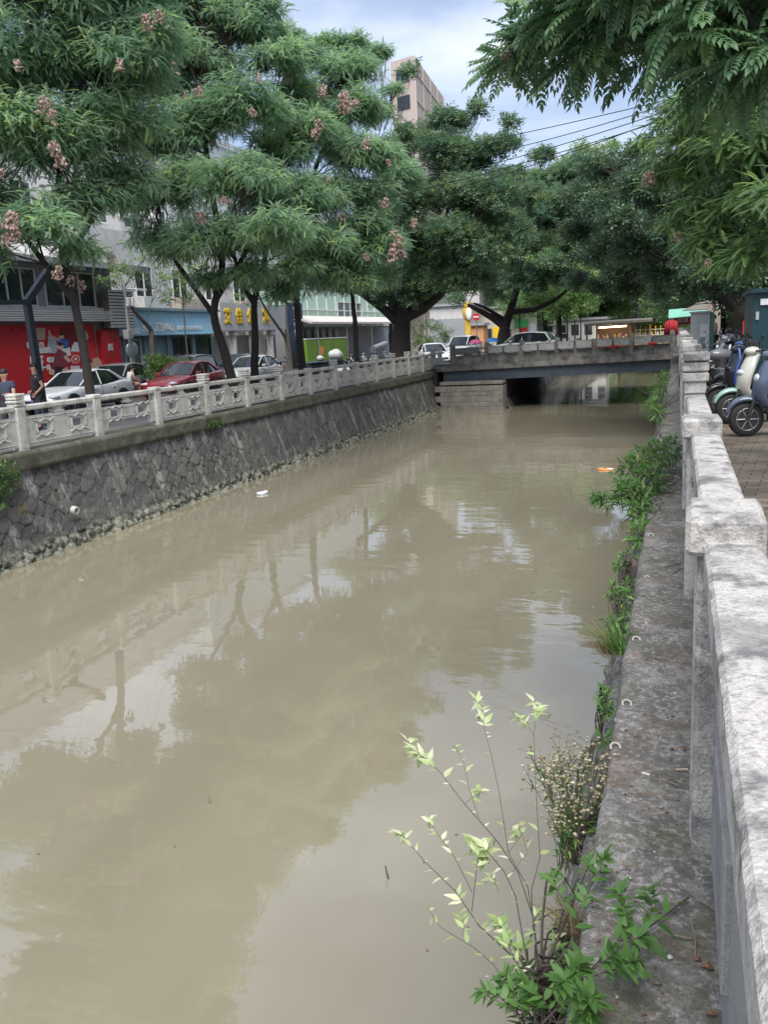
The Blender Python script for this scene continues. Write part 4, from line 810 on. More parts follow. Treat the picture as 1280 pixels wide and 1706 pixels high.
ptext('畅饮欢聚', 287, 768, 50); ptext('百日啤', 365, 808, 46); ptext('100%', 290, 890, 72, bold=.05, sx=.95, shear=.15); ptext('OFF', 408, 885, 42, bold=.04, shear=.15); ptext('满一元', 365, 950, 44)
ptext('Budweiser', 155, 632, 42, m=M_pred, shear=.3, sx=.8)
# red pilaster panel with the crest
bx(bb, 'side_panel', M_red, XF, XF+.32, yR-1.25, yR+.15, .2, 2.5)
def sp_text(s, zx, zy, h, **k):
    p = at_x(zx/4.923, 420+zy/4.923, XF+.335); p2 = at_x(zx/4.923, 420+(zy-h)/4.923, XF+.335)
    return text(s, 'slogan', abs(p2[2]-p[2])*1.05, (XF+.335, p[1], p[2]), (0, 1, 0), (0, 0, 1), M_txt, bb, .006, **k)
sp_text('Bud', 902, 768, 30, bold=.03, shear=.3); sp_text('百威啤酒', 905, 795, 20, bold=.02, sx=.8)
tag(bx(None, 'street_number_plate', mat('plate_blue', (.02, .04, .30), .5), XF+.33, XF+.36, yR-.5, yR+.1, 2.52, 2.75), 'small dark blue number plate above the red side panel', 'sign')
bx(bb, 'shop_door', M_dred, XF+.13, XF+.2, 19, 22.4, ZL, 2.4)
b = MB(); b.box((XF+.16, 24.0, 1.2), (.06, .5, 3.2)); b.box((XF+.9, 25.2, .1), (.1, 2.4, .9)); b.build('shop_counter', M_wwall, bb)
# -- blue swim shop
s2 = thing('shop_building', 'teal shop building under the long sky blue swimming centre sign', 'building')
Y0, Y1 = yR+.05, 46.9
bx(s2, 'wall', M_teal, XF-9, XF-.3, Y0, Y1, ZL, 2.3); bx(s2, 'upper_wall', M_wwall, XF-9, XF-1.6, Y0, Y1+9.6, 2.304, 7.6)
b = MB()
for y in (39.8, 42.0, 44.6): b.box((XF-.24, y, .9), (.12, .35, 2.7))
b.build('pilaster', M_teal, s2)
window(s2, XF-.32, 42.6, 44.3, ZL+.05, 2.0, n=2, fr=M_black); window(s2, XF-.32, 45.0, 46.6, .4, 2.0, n=1, fr=M_black); window(s2, XF-.32, 38.0, 39.4, .4, 2.0, n=2, mg=M_glassl)
for k in range(5):
    y = Y0+1.0+k*3.7; window(s2, XF-1.62, y, y+1.6, 4.3, 5.9, n=2); bx(s2, 'balcony', M_beige if k % 2 == 0 else M_wwall, XF-1.55, XF-.9, y-.3, y+2.3, 3.5, 4.25)
sg = thing('shop_sign', 'sky blue fascia sign reading Topo swimming centre in white letters', 'sign')
b = MB(); b.box((XF-.05, (Y0+Y1)/2, 2.80), (.5, Y1-Y0, 1.25)); b.build('fascia', M_blue, sg)
b = MB(); b.box((XF+.02, (Y0+Y1)/2, 3.50), (.75, Y1-Y0, .14)); b.box((XF+.0, (Y0+Y1)/2, 2.2), (.62, Y1-Y0, .05)); b.build('cornice', M_teal, sg)
def fline(s, zx, zy, h, **k):      # zoom window 180,440 at 4.267
    X = k.pop('X', XF+.22); m = k.pop('m', M_txt); par_ = k.pop('parent', sg); p = at_x(180+zx/4.267, 440+zy/4.267, X); p2 = at_x(180+zx/4.267, 440+(zy-h)/4.267, X)
    return text(s, 'lettering', abs(p2[2]-p[2])*1.1, (X, p[1], p[2]), (0, 1, 0), (0, 0, 1), m, par_, .03, **k)
fline('Topo', 165, 470, 80, bold=.03, shear=.3); fline('水育', 275, 462, 58, bold=.02); fline('游泳中心', 402, 454, 55, bold=.02); fline('Be', 50, 490, 50, bold=.03, shear=.3)
pc = at_x(180+580/4.267, 440+455/4.267, XF+.2); b = MB(); b.box((XF+.2, pc[1], pc[2]), (.06, 2.6, .22), bev=.05); b.build('pill_plate', M_txt, sg)
b = MB(); 
for k in range(9): b.box((XF+.235, pc[1]-1.0+k*.25, pc[2]), (.01, .14, .1))
b.build('small_print', M_blue, sg)
# -- apartment shop with yellow letters
s3 = thing('shop_building', 'white fronted shop building with columns under big yellow apartment letters', 'building')
A, B = 47.3, 56.6
bx(s3, 'wall', M_wwall, XF-9, XF-.7, A, B, ZL, 2.4)
sg3 = thing('shop_sign', 'pale grey fascia sign with four large yellow letters', 'sign')
bx(sg3, 'fascia', M_lg, XF-.3, XF+.2, A, B, 2.36, 4.0)
for s, zx in (('艾', 852), ('佳', 935), ('公', 1015), ('寓', 1125)): fline(s, zx, 378, 104, m=M_yel, bold=.03, X=XF+.24, parent=sg3, sx=.98)
for y in (49.3, 52.0, 54.6): MB().cyl((XF-.2, y, ZL), (XF-.2, y, 2.35), .24, n=14).box((XF-.2, y, ZL+.15), (.62, .62, .3)).box((XF-.2, y, 2.2), (.6, .6, .25)).build('column', M_wwall, s3)
b = MB()
for a, c in ((47.5, 49.0), (50.3, 53.6)):
    for k in range(18): b.box((XF-.64+.01*(k % 2), (a+c)/2, ZL+.08+k*.14), (.08, c-a, .13))
b.build('roller_shutter', M_shut, s3)
window(s3, XF-.72, 55.0, 56.2, .3, 1.8, n=1, fr=M_black)
MB().lathe((XF-.5, 54.9, .7), [(.05, 0), (.42, .02), (.42, .08), (.05, .1)], 16, axis=(1, 0, 0)).build('wall_ornament', M_cloth, s3)
sb = thing('sign_board', 'tall dark navy sign board with white words beside the white shop', 'sign')
bx(sb, 'board', mat('navy_board', (.03, .045, .10), .5), XF+.1, XF+.25, 57.0, 59.4, 1.0, 4.2)
for k, (s, z) in enumerate((('空间', 3.7), ('24H', 3.15), ('住宿', 2.6), ('停车', 2.1))): text(s, 'lettering', .5, (XF+.27, 58.2, z), (0, 1, 0), (0, 0, 1), M_txt, sb, .01)
# -- pale green hall
s4 = thing('hall_building', 'pale green glass hall with a white canopy behind the lime parcel lockers', 'building')
bx(s4, 'wall', M_pgreen, XF-12, XF-1.2, 59.5, 84, 2.6, 5.4); bx(s4, 'lower_wall', M_gwall, XF-12, XF-1.3, 59.5, 84, ZL, 2.596)
b = MB()
for k in range(13): b.box((XF-1.17, 59.7+k*2.0, 4.0), (.08, .08, 2.8))
b.box((XF-1.16, 71.7, 3.9), (.1, 24.4, .07)); b.build('mullion', M_frame, s4)
window(s4, XF-1.18, 70, 76, 3.1, 4.6, n=4, mg=M_glassl)
b = MB(); b.loft([[(XF-1.1, y, 3.35), (XF-1.1, y, 3.43), (XF+1.3, y, 2.84), (XF+1.3, y, 2.70)] for y in (58.5, 82)], sm=False); b.build('canopy', M_cloth, s4)
b = MB()
for y in (60, 66, 72, 78): b.cyl((XF+1.1, y, ZL), (XF+1.1, y, 2.75), .05, n=6)
b.build('canopy_post', M_steel, s4)
b = MB(); 
for k in range(20): b.box((XF-1.25, 72.5, ZL+.1+k*.14), (.06, 7, .125))
b.build('roller_shutter', M_shut, s4)
b = MB()
for k in range(6): b.lathe((XF-1.2, 62+k*1.5, 2.0), [(.02, 0), (.42, .02), (.42, .06), (.3, .07)], 14, axis=(1, 0, 0))
b.build('wall_emblem', M_lg, s4)
lk = thing('parcel_locker', 'bank of lime green parcel lockers under the canopy', 'parcel locker')
LX = -25.0; la, lb_ = at_x(512, 590, LX)[1], at_x(579, 590, LX)[1]; n = 4; dw = (lb_-la)/n
for k in range(n):
    b = MB(); b.box((LX-.3, la+dw*(k+.5), .58), (.6, dw-.05, 2.04), bev=.02)
    b.build('locker_column', M_lime, lk)
    b = MB()
    for q in range(7): b.box((LX+.006, la+dw*(k+.5), -.2+q*.28), (.012, dw*.86, .012))
    b.box((LX+.006, la+dw*(k+.5), .55), (.012, .02, 1.9)); b.build('door_gap', mat('locker_gap', (.06, .12, .01), .6), lk)
bx(lk, 'screen', mat('orange_notice', (.75, .25, .08), .5), LX+.0, LX+.03, la+dw*1.15, la+dw*1.5, .5, 1.05); bx(lk, 'top_strip', M_txt, LX-.62, LX+.03, la, lb_, 1.62, 1.68)
# -- blocks behind
def block(name, label, x0, x1, y0, y1, h, m, faces, wz=3.0, ww_=1.7, gap=3.2, wh=1.5, mg=None, cat='building', z0=ZL):
    r = thing(name, label, cat); bx(r, 'wall', m, x0, x1, y0, y1, z0, h)
    b = MB(); b.box(((x0+x1)/2, (y0+y1)/2, h+.25), (x1-x0+.3, y1-y0+.3, .5)); b.build('roof_parapet', m, r)
    fl = int((h-z0)/wz); cnt = 0
    for f in faces:
        a, c = (y0, y1) if f == 'x' else (x0, x1); n = int((c-a)/gap)
        for q in range(fl):
            for k in range(n):
                if cnt > 90: continue
                cnt += 1; u = a+(c-a)*(k+.5)/n; z = z0+q*wz+1.0
                b = MB()
                if f == 'x':
                    for s in (-1, 0, 1): b.box((x1+.04, u+s*ww_/2, z+wh/2), (.1, .07, wh+.07))
                    for s in (0, 1): b.box((x1+.04, u, z+s*wh), (.1, ww_-.07, .07))
                    wd = b.build('window', M_frame, r); MB().box((x1+.02, u, z+wh/2), (.04, ww_, wh)).build('pane', mg or M_glass, wd)
                else:
                    for s in (-1, 0, 1): b.box((u+s*ww_/2, y0-.04, z+wh/2), (.07, .1, wh+.07))
                    for s in (0, 1): b.box((u, y0-.04, z+s*wh), (ww_-.07, .1, .07))
                    wd = b.build('window', M_frame, r); MB().box((u, y0-.02, z+wh/2), (ww_, .04, wh)).build('pane', mg or M_glass, wd)
    return r
ap = block('apartment_block', 'white apartment block glimpsed through the crowns with a balcony and pink washing', -48, -35, 30, 58, 14.5, M_wwall, 'x', gap=3.5)
p = at_x(236, 350, -34.2); b = MB(); b.box((-34.4, p[1], p[2]-.45), (1.3, 3.4, .12)); 
for k in range(14): b.box((-33.8, p[1]-1.6+k*.246, p[2]), (.06, .09, .8))
b.box((-33.8, p[1], p[2]+.42), (.1, 3.4, .08)); bal_ = b.build('balcony', M_frame, ap)
b = MB(); b.box((-34.0, p[1]-.9, p[2]+.95), (.05, .55, .8), rx=.08); b.box((-34.0, p[1]-.3, p[2]+1.0), (.05, .35, .6)); tag(b.build('washing', mat('pink_cloth', (.65, .35, .35), .8)), 'pink washing hanging on the white balcony', 'washing')
block('apartment_block', 'second pale apartment block standing behind the green hall', -52, -36, 60, 98, 17.5, mat('pale_render', (.52, .54, .56), .85, var=.3, vscale=.6), 'x', gap=3.6)
block('apartment_block', 'low cream block far behind the large banyan', -44, -24, 112, 124, 7, M_wwall, 'y', gap=3.2)
# tower on the skyline
P0 = at_y(690, 92, 110); P1 = at_y(738, 135, 128); P2 = at_y(668, 96, 112)
tw = thing('tower_block', 'tall beige tower block rising above the crowns against the sky', 'tower block')
zt = P0[2]; c0 = np.array([P0[0], P0[1]]); d1 = np.array([P1[0], P1[1]])-c0; d1 = at_y(738, 137, 130)[:2]-c0; d2 = np.array([-3.4, 1.2])
q = [c0, c0+d1, c0+d1+d2, c0+d2]; b = MB(); b.add([(*a, ZL) for a in q]+[(*a, zt) for a in q], [(0, 1, 5, 4), (1, 2, 6, 5), (2, 3, 7, 6), (3, 0, 4, 7), (4, 5, 6, 7)]); b.build('wall', M_beige, tw)
u1 = d1/np.linalg.norm(d1); n1 = np.array([u1[1], -u1[0]]); L1 = np.linalg.norm(d1)
b = MB()
for k in range(5): 
    c = c0+d1*(k+.0)/4.0+n1*.06; b.box((c[0], c[1], zt/2), (.22, .12, zt-.3), rz=math.atan2(u1[1], u1[0]))
for z in np.arange(5, zt, 3.1): c = c0+d1/2+n1*.05; b.box((c[0], c[1], z), (L1, .12, .22), rz=math.atan2(u1[1], u1[0]))
b.build('facade_rib', mat('beige_rib', (.56, .47, .42), .8), tw)
u2 = d2/np.linalg.norm(d2); n2 = np.array([-u2[1], u2[0]])*-1
if n2[1] > 0: n2 = -n2
for z in np.arange(8, zt-1, 3.1):
    for t in (1.8,): c = c0+u2*t+n2*.03; MB().box((c[0], c[1], z), (1.9, .12, 1.6), rz=math.atan2(u2[1], u2[0])).build('window', M_glass, tw)
b = MB(); c = c0+(d1+d2)/2; b.box((c[0], c[1], zt+.4), (L1*.0+13, 15, .8), rz=math.atan2(u1[1], u1[0])-math.pi/2); 
# street end on the left beyond the bridge
def yblock(label, xa, xb, yt, Y, m, depth=6, name='shop_building'):
    A_ = at_y(xa, yt, Y); B_ = at_y(xb, yt, Y); r = thing(name, label, 'building'); bx(r, 'wall', m, A_[0], B_[0], Y, Y+depth, ZL, A_[2]); bx(r, 'roof', M_gwall, A_[0]-.2, B_[0]+.2, Y-.3, Y+depth+.2, A_[2]+.002, A_[2]+.25); return r, A_, B_
r, A_, B_ = yblock('white and grey gabled building behind the bridge corner shrubs', 716, 782, 512, 92, M_wwall)
bx(r, 'grey_band', M_gwall, A_[0]+.2, B_[0]+.1, 91.9, 92, ZL, A_[2]-1.3)
r, A_, B_ = yblock('low orange and grey wall unit under the no entry sign', 783, 806, 543, 88, mat('orange_wall', (.62, .30, .15), .8), 2)
bx(r, 'shutter', M_shut, A_[0]+.1, B_[0]-.1, 87.94, 88, ZL, .6)
r, A_, B_ = yblock('cream shop with green and red signs beyond the banyan limb', 800, 895, 515, 98, mat('cream_wall', (.55, .50, .42), .85, var=.4, vscale=.7))
for (xa, xb, ya, yb, m, nm) in ((858, 880, 533, 545, mat('green_sign', (.05, .40, .12), .5), 'sign_panel'), (868, 880, 546, 556, M_red, 'sign_panel'), (822, 835, 545, 565, M_yel, 'sign_panel'), (808, 820, 548, 562, M_glass, 'window'), (840, 852, 548, 562, M_glass, 'window'), (884, 894, 540, 560, mat('pale_blue_sign', (.45, .55, .70), .5), 'sign_panel')):
    a_ = at_y(xa, ya, 97.9); c_ = at_y(xb, yb, 97.9); bx(r, nm, m, a_[0], c_[0], 97.85, 97.95, c_[2], a_[2])
r, A_, B_ = yblock('long pale low building behind the row of young trees', 896, 1010, 537, 112, M_wwall)
for k in range(7): bx(r, 'window', M_glass, A_[0]+1+k*1.6, A_[0]+1.9+k*1.6, 111.95, 112.0, .6, 1.9)
# yellow figure-like sign column
sgy = at_y(780, 540, 84); b = MB(); b.box((sgy[0], 84, 1.2), (.55, .3, 3.4), bev=.05); b.ell((sgy[0], 83.95, 3.4), (.5, .3, .8), 10, 8); b.ell((sgy[0], 83.9, 4.1), (.35, .25, .4), 10, 8); b.ell((sgy[0]+.2, 83.6, 3.3), (.3, .1, .6), 10, 6, mi=1)
tag(b.build('sign_column', [mat('yellow_plastic', (.75, .48, .06), .5, var=.4, vscale=2), M_txt]), 'yellow sign column with a white oval near the no entry sign', 'sign')
# right bank row, mostly hidden by trees
block('apartment_block', 'grey building row far behind the parked scooters on the right', 17, 27, 8, 130, 10, M_gwall, 'x', gap=6)
# teal kiosk
kk = thing('kiosk', 'dark teal kiosk with a small white notice behind the scooters', 'kiosk'); M_kteal = mat('teal_kiosk_paint', (.015, .06, .075), .45, var=.3, vscale=2)
ka = at_y(1256, 520, 19.5); bx(kk, 'body', M_kteal, ka[0], ka[0]+3.2, 19.5, 22, 0, at_y(1265, 488, 19.5)[2]); bx(kk, 'roof', M_kteal, ka[0]-.06, ka[0]+3.3, 19.4, 22.1, at_y(1265, 488, 19.5)[2]+.002, at_y(1265, 486, 19.5)[2]+.06)
n1_ = at_y(1271, 503, 19.45); bx(kk, 'notice', M_txt, n1_[0]-.03, n1_[0]+.25, 19.46, 19.5, n1_[2]-.06, n1_[2]+.06)
n1_ = at_y(1263, 526, 19.45); bx(kk, 'notice', M_lg, n1_[0]-.03, n1_[0]+.03, 19.46, 19.5, n1_[2]-.08, n1_[2]+.08)
# electrical cabinet
cb = thing('electrical_cabinet', 'light grey electrical cabinet behind the tall parapet posts', 'cabinet'); M_cab = mat('cabinet_paint', (.30, .32, .32), .5, var=.3, vscale=2)
a_ = at_y(1152, 522, 30); c_ = at_y(1183, 578, 30); bx(cb, 'body', M_cab, a_[0], c_[0], 30, 30.5, 0, a_[2], .01); bx(cb, 'door', mat('cabinet_door', (.38, .39, .41), .5), a_[0]+.28, c_[0]-.03, 29.97, 30.0, .5, a_[2]-.35, .008); bx(cb, 'cap', M_cab, a_[0]-.04, c_[0]+.04, 29.95, 30.55, a_[2], a_[2]+.05); bx(cb, 'side_frame', mat('cabinet_green', (.03, .10, .08), .5), c_[0]+.01, c_[0]+.12, 30, 30.5, 0, a_[2])
# no entry sign
ne = thing('road_sign', 'round red no entry sign on a grey pole beyond the bridge', 'road sign'); P = at_y(794, 528, 66)
MB().cyl((P[0], 66, ZL), (P[0], 66, P[2]+.3), .04, n=8).build('pole', M_steel, ne); r_ = 6.2/px_m(P)
MB().lathe((P[0], 65.94, P[2]), [(r_, 0), (r_, .03)], 24, axis=(0, -1, 0)).build('disc', mat('sign_red', (.55, .02, .03), .5), ne); MB().box((P[0], 65.9, P[2]), (r_*1.4, .02, r_*.36)).build('bar', M_txt, ne)
# modern angular lamp post
lp_ = thing('street_lamp', 'dark angular steel lamp post with two bent arms by the red billboard', 'street lamp')
def bar(name, m, par_, pts, w_, d_):
    b = MB(); rs = []
    pts = [Vector(p) for p in pts]
    for i in range(len(pts)-1):
        d, s, u = frame(pts[i+1]-pts[i], (1, 0, 0)); rs = []
        for p in (pts[i]-d*w_*.2, pts[i+1]+d*w_*.2): rs.append([p+s*w_/2+u*d_/2, p-s*w_/2+u*d_/2, p-s*w_/2-u*d_/2, p+s*w_/2-u*d_/2])
        b.loft(rs, sm=False)
    return b.build(name, m, par_)
K = at_x(44, 502, -17); Bt = at_x(69, 648, -17); Bt[2] = ZL
bar('post', M_pole, lp_, [Bt, K], .2, .14); bar('arm', M_pole, lp_, [K+[.01, 0, .0], at_x(84, 444, -17)+[.01, 0, 0]], .19, .14); bar('arm', M_pole, lp_, [K+[.02, 0, -.02], at_x(-15, 504, -17)], .13, .12)
# utility pole with boxes and traffic mirror
up_ = thing('utility_pole', 'grey utility pole with camera boxes and a round mirror before the blue shop', 'utility pole')
T_ = at_x(206, 474, -24); yP = T_[1]
MB().cyl((-24, yP, ZL), (-24, yP, T_[2]), .11, .08, n=10).build('pole', M_steel, up_)
q = at_x(239, 483, -24); MB().cyl((-24, yP, q[2]), (-24, q[1], q[2]), .05, n=6).box((-24, q[1]-.3, q[2]), (.2, .8, .1)).build('lamp_arm', M_frame, up_)
for (xa, ya) in ((213, 503), (221, 503)): q = at_x(xa, ya, -23.85); MB().box((-23.85, q[1], q[2]), (.12, .2, .4), bev=.02).build('camera_box', M_frame, up_)
q = at_x(213, 557, -23.8); MB().box((-23.8, q[1], q[2]), (.3, .36, .42), bev=.02).build('control_box', M_shut, up_)
q = at_x(219, 583, -23.8); MB().lathe((-23.8, q[1], q[2]), [(.36, 0), (.38, .04), (.30, .07), (.02, .09)], 20, axis=(1, -.2, 0)).build('mirror', M_glassl, up_)
# waste bins with bags
M_bin = mat('bin_plastic', (.035, .06, .075), .5, var=.3, vscale=4); M_bag = mat('white_bag', (.62, .62, .60), .5, var=.3, vscale=6)
binx = [515, 530, 543, 556]
for i, px in enumerate(binx):
    q = at_x(px, 612, -17.3); r = thing('waste_bin', ['leftmost blue grey wheeled bin by the balustrade', 'blue grey wheeled bin with a pale label, second from left', 'third blue grey wheeled bin, open with rubbish on top', 'rightmost wheeled bin heaped with white rubbish bags'][i], 'waste bin', (-17.3, q[1], ZL-.12), 0, 'wheeled bins by the balustrade')
    MB().box((0, 0, .5), (.62, .95, .85), taper=1.12, bev=.03).build('body', M_bin, r); MB().box((.0, 0, 1.0), (.8, 1.12, .07), bev=.02, ry=(0, .05, -.1, 0)[i]).build('lid', M_bin, r)
    for s in (-1, 1): MB().cyl((-.25, s*.35-.03, .1), (-.25, s*.35+.03, .1), .1, n=10).build('wheel', M_black, r)
    if i == 1: MB().box((.335, 0, .75), (.01, .35, .3)).build('label', mat('pale_label', (.4, .55, .5), .5), r)
def bag(x, y, z, s, lab, m=M_bag):
    b = MB()
    for k in range(4): b.ell((random.uniform(-.5, .5)*s, random.uniform(-.6, .6)*s, s*.5+random.uniform(-.1, .2)*s), (s*.55, s*.55, s*.5), 8, 6)
    b.lathe((0, 0, s*.9), [(.05*s, 0), (.03*s, .1*s), (.14*s, .3*s)], 6)
    o = b.build('rubbish_bag', m); o.location = (x, y, z); return tag(o, lab, 'rubbish bag')
q = at_x(556, 600, -17.3); bag(-17.2, q[1]+.3, ZL+.9, .5, 'white rubbish bag heaped on the rightmost bin')
q = at_x(535, 600, -17.3); bag(-17.3, q[1], ZL+.9, .28, 'small pale rubbish bag on the middle bins')
q = at_x(565, 608, -16.8); bag(-16.8, q[1]+.2, ZL, .5, 'white rubbish bag on the ground right of the bins')
# planter with flowers + red pot
M_pot = mat('red_pot', (.42, .04, .05), .5, var=.3, vscale=3)
def bush(name, label, cat, c, r, n, m=None, tmpl=None, size=.8, group=None, base=None, **k):
    P0_ = Vector(base if base is not None else (c[0], c[1], c[2]-r*.8)); root = thing(name, label, cat, P0_, 0, group)
    lobs = [(c[0]+random.uniform(-.5, .5)*r, c[1]+random.uniform(-.5, .5)*r, c[2]+random.uniform(-.3, .4)*r, r*random.uniform(.45, .65)) for _ in range(n)]
    (V, Q, T), ce = foliage(lobs, tmpl or T_SPRS, k.get('dens', 40), size, sub=6, subr=.5, drop=-.1, young=k.get('young', .1), flat=.9); npmesh('foliage', V-np.array(P0_), Q, m or M_lbush, tint=T, parent=root)
    b = MB()
    for l in lobs: branch(b, P0_+Vector((random.uniform(-.1, .1)*r, random.uniform(-.1, .1)*r, 0)), l[:3], .012+.01*r, .005, n=4)
    rel(root, b.build('stems', M_bark2, root)); return root
pl = at_x(272, 606, -22.5)
bush('flowering_shrub', 'leafy green shrub bed with small white flowers behind the red car', 'shrub', (-22.5, pl[1]-.2, .55), .95, 9, dens=26, size=1.1)
bush('flowering_shrub', 'smaller shrub left of the red pot on the pavement', 'shrub', (-22.8, pl[1]+1.8, .5), .7, 5, dens=26, size=1.1)
pt = at_x(246, 630, -21.8); b = MB(); b.lathe((-21.8, pt[1], ZL-.12), [(.28, 0), (.36, .5), (.40, .5), (.40, .58), (.32, .58)], 14); tag(b.build('flower_pot', M_pot), 'red plastic flower pot standing at the kerb by the shrubs', 'flower pot')
b = MB(); q = at_x(262, 622, -22.0)
for k in range(6): b.box((-22.0, q[1]+k*.32, -.25), (.08, .2, .6), bev=.01)
for z in (-.4, -.1): b.box((-22.03, q[1]+.8, z), (.04, 2.0, .08))
tag(b.build('planter_fence', M_frame), 'low white picket edging in front of the shrub bed', 'fence')
# ---- stall and market on and by the bridge
M_warm = mat('lit_tube', (1, .6, .3), .5, emit=((1, .62, .28), 9)); M_canv = mat('dark_canvas', (.20, .185, .16), .8, var=.3, vscale=2); M_wood = mat('orange_wood', (.45, .16, .05), .6)
st = thing('food_stall', 'lit food stall with a dark flat canopy and goods on the bridge', 'market stall'); SY = 52.5
a_ = at_y(976, 540, SY); c_ = at_y(1088, 536, SY); zr = at_y(1030, 536, SY)[2]; z0 = bz((a_[0]+c_[0])/2)
b = MB(); b.loft([[(x, SY-.9, z-.12), (x, SY+1.1, z-.12), (x, SY+1.1, z+.02), (x, SY, z+.1), (x, SY-.9, z)] for x, z in ((a_[0], zr-.05), ((a_[0]+c_[0])/2, zr+.02), (c_[0], zr+.03))], sm=False); b.build('canopy', M_canv, st)
for x in (a_[0]+.15, at_y(997, 560, SY)[0], at_y(1052, 560, SY)[0], c_[0]-.1): MB().box((x, SY-.7, (zr+z0)/2), (.10, .1, zr-z0-.2)).build('post', M_wood if x != a_[0]+.15 else M_brown, st)
xL, xR = at_y(997, 560, SY)[0], at_y(1050, 560, SY)[0]
MB().box(((xL+xR)/2, SY, .35), (xR-xL, .8, .9)).build('counter', M_wood, st)
MB().cyl((xL+.1, SY-.55, zr-.28), (xR-.15, SY-.55, zr-.26), .035, n=8).build('light_tube', M_warm, st)
gm = [mat('goods_%d' % i, c, .5) for i, c in enumerate(((.6, .55, .5), (.5, .12, .05), (.55, .35, .08), (.15, .3, .4), (.7, .7, .68), (.1, .1, .1)))]
b = MB()
for k in range(34):
    x = random.uniform(xL+.1, xR-.1); h = random.uniform(.1, .3); b.lathe((x, SY-.3+random.uniform(-.2, .2), .8), [(.05, 0), (.06, h*.7), (.03, h*.85), (.035, h)], 7, mi=k % 6)
tag(b.build('bottled_goods', gm), 'row of bottles and jars crowded on the lit stall counter', 'bottles', kind='stuff')
bx(st, 'back_panel', mat('stall_back', (.25, .2, .17), .7), xL, xR, SY+.5, SY+.55, .6, zr-.15)
sh = thing('display_rack', 'rack of upright yellow bars beside the lit stall on the bridge', 'rack'); xa = at_y(1060, 560, SY)[0]; xb = at_y(1110, 560, SY)[0]
b = MB()
for k in range(7): b.box((xa+(xb-xa)*k/6, SY-.4, .9), (.05, .05, 1.0))
b.build('bars', M_yel, sh); b = MB()
for z in (.55, .9, 1.2): b.box(((xa+xb)/2, SY-.3, z), (xb-xa, .25, .04))
b.build('shelf', M_frame, sh)
b = MB()
for k in range(14): b.box((xa+.1+k*(xb-xa-.2)/13, SY-.3, 1.0), (.09, .1, .12+.05*(k % 3)), bev=.01, mi=k % 3)
tag(b.build('small_wares', [gm[0], gm[4], gm[5]]), 'small pale wares lined on the yellow rack', 'wares', kind='stuff')
dr = at_y(1119, 545, 49); b = MB(); b.loft([[(dr[0]-.42+.02*math.sin(k), 49+.05*math.sin(k*2.1), dr[2]-.35+.0*k), (dr[0]+.3, 49.1+.05*math.sin(k*1.3), dr[2]-.40), (dr[0]+.32, 49.3, dr[2]+.30), (dr[0]-.3, 49.25, dr[2]+.33)] for k in (0, 1)], sm=True)
b = MB(); n = 14
b.loft([[(dr[0]-.38+.75*k/n, 49+.06*math.sin(k*1.9), dr[2]-.42+.04*math.sin(k)), (dr[0]-.38+.75*k/n, 49.08+.06*math.sin(k*1.9), dr[2]-.42+.04*math.sin(k)), (dr[0]-.30+.62*k/n, 49.08+.03*math.sin(k*1.9), dr[2]+.28+.1*math.sin(k*math.pi/n)), (dr[0]-.30+.62*k/n, 49.0+.03*math.sin(k*1.9), dr[2]+.28+.1*math.sin(k*math.pi/n))] for k in range(n+1)], sm=True)
tag(b.build('red_drape', M_bow), 'gathered red cloth drape at the right end of the bridge', 'cloth')
aw = thing('market_awning', 'mint green stall awning behind the right end of the bridge', 'awning'); A1 = at_y(1115, 522, 63); A2 = at_y(1183, 518, 61)
b = MB(); b.loft([[(A1[0], 62, A1[2]-.35), (A1[0], 62, A1[2]-.30), (A1[0], 63.5, A1[2]+.25), (A1[0], 63.5, A1[2]+.2)], [(A2[0], 60, A2[2]-.25), (A2[0], 60, A2[2]-.2), (A2[0], 61.5, A2[2]+.3), (A2[0], 61.5, A2[2]+.25)]], sm=False); b.build('canopy', mat('mint_canvas', (.22, .52, .40), .7, var=.2, vscale=1.5), aw)
for P in ((A1[0]+.1, 62.3), (A2[0]-.1, 60.4)): MB().cyl((P[0], P[1], 0), (P[0], P[1], A1[2]-.2), .04, n=6).build('post', M_steel, aw)
q = at_y(1139, 537, 61); bx(aw, 'banner', M_red, q[0]-.55, q[0]+.6, 62.4, 62.46, q[2]-.15, q[2]+.35); bx(aw, 'counter', M_wwall, q[0]-.5, q[0]+.5, 62.0, 62.8, 0, q[2]-.35); text('鲜果', 'lettering', .35, (q[0], 62.37, q[2]+.1), (1, 0, 0), (0, 0, 1), M_txt, aw, .01)
um = thing('market_umbrella', 'large brown two tier market umbrella near the cabinet', 'umbrella'); U = at_y(1180, 502, 50); ur = 43/px_m(U)
MB().cyl((U[0], 50, 0), (U[0], 50, U[2]), .04, n=6).build('pole', M_steel, um); MB().lathe((U[0], 50, U[2]-.42), [(ur, 0), (ur*.98, .03), (ur*.45, .3), (ur*.28, .36)], 10, sm=False).build('canopy', M_canv, um); MB().lathe((U[0], 50, U[2]-.1), [(ur*.5, 0), (ur*.48, .03), (.04, .14)], 10, sm=False).build('top_canopy', M_canv, um)
q = at_y(1255, 545, 26); b = MB(); b.box((q[0]+.2, 26, q[2]), (.9, .06, .35)); tag(b.build('shop_banner', M_red), 'small red banner glimpsed between scooters and kiosk', 'banner')
q = at_y(1190, 525, 44); bx(None, 'x', M_beige, q[0]-.3, q[0]+.3, 44, 44.3, 0, q[2]+.5); o = bpy.data.objects['x']; o.name = 'wall_pier'; tag(o, 'pinkish brick pier under the brown umbrella', 'pier')
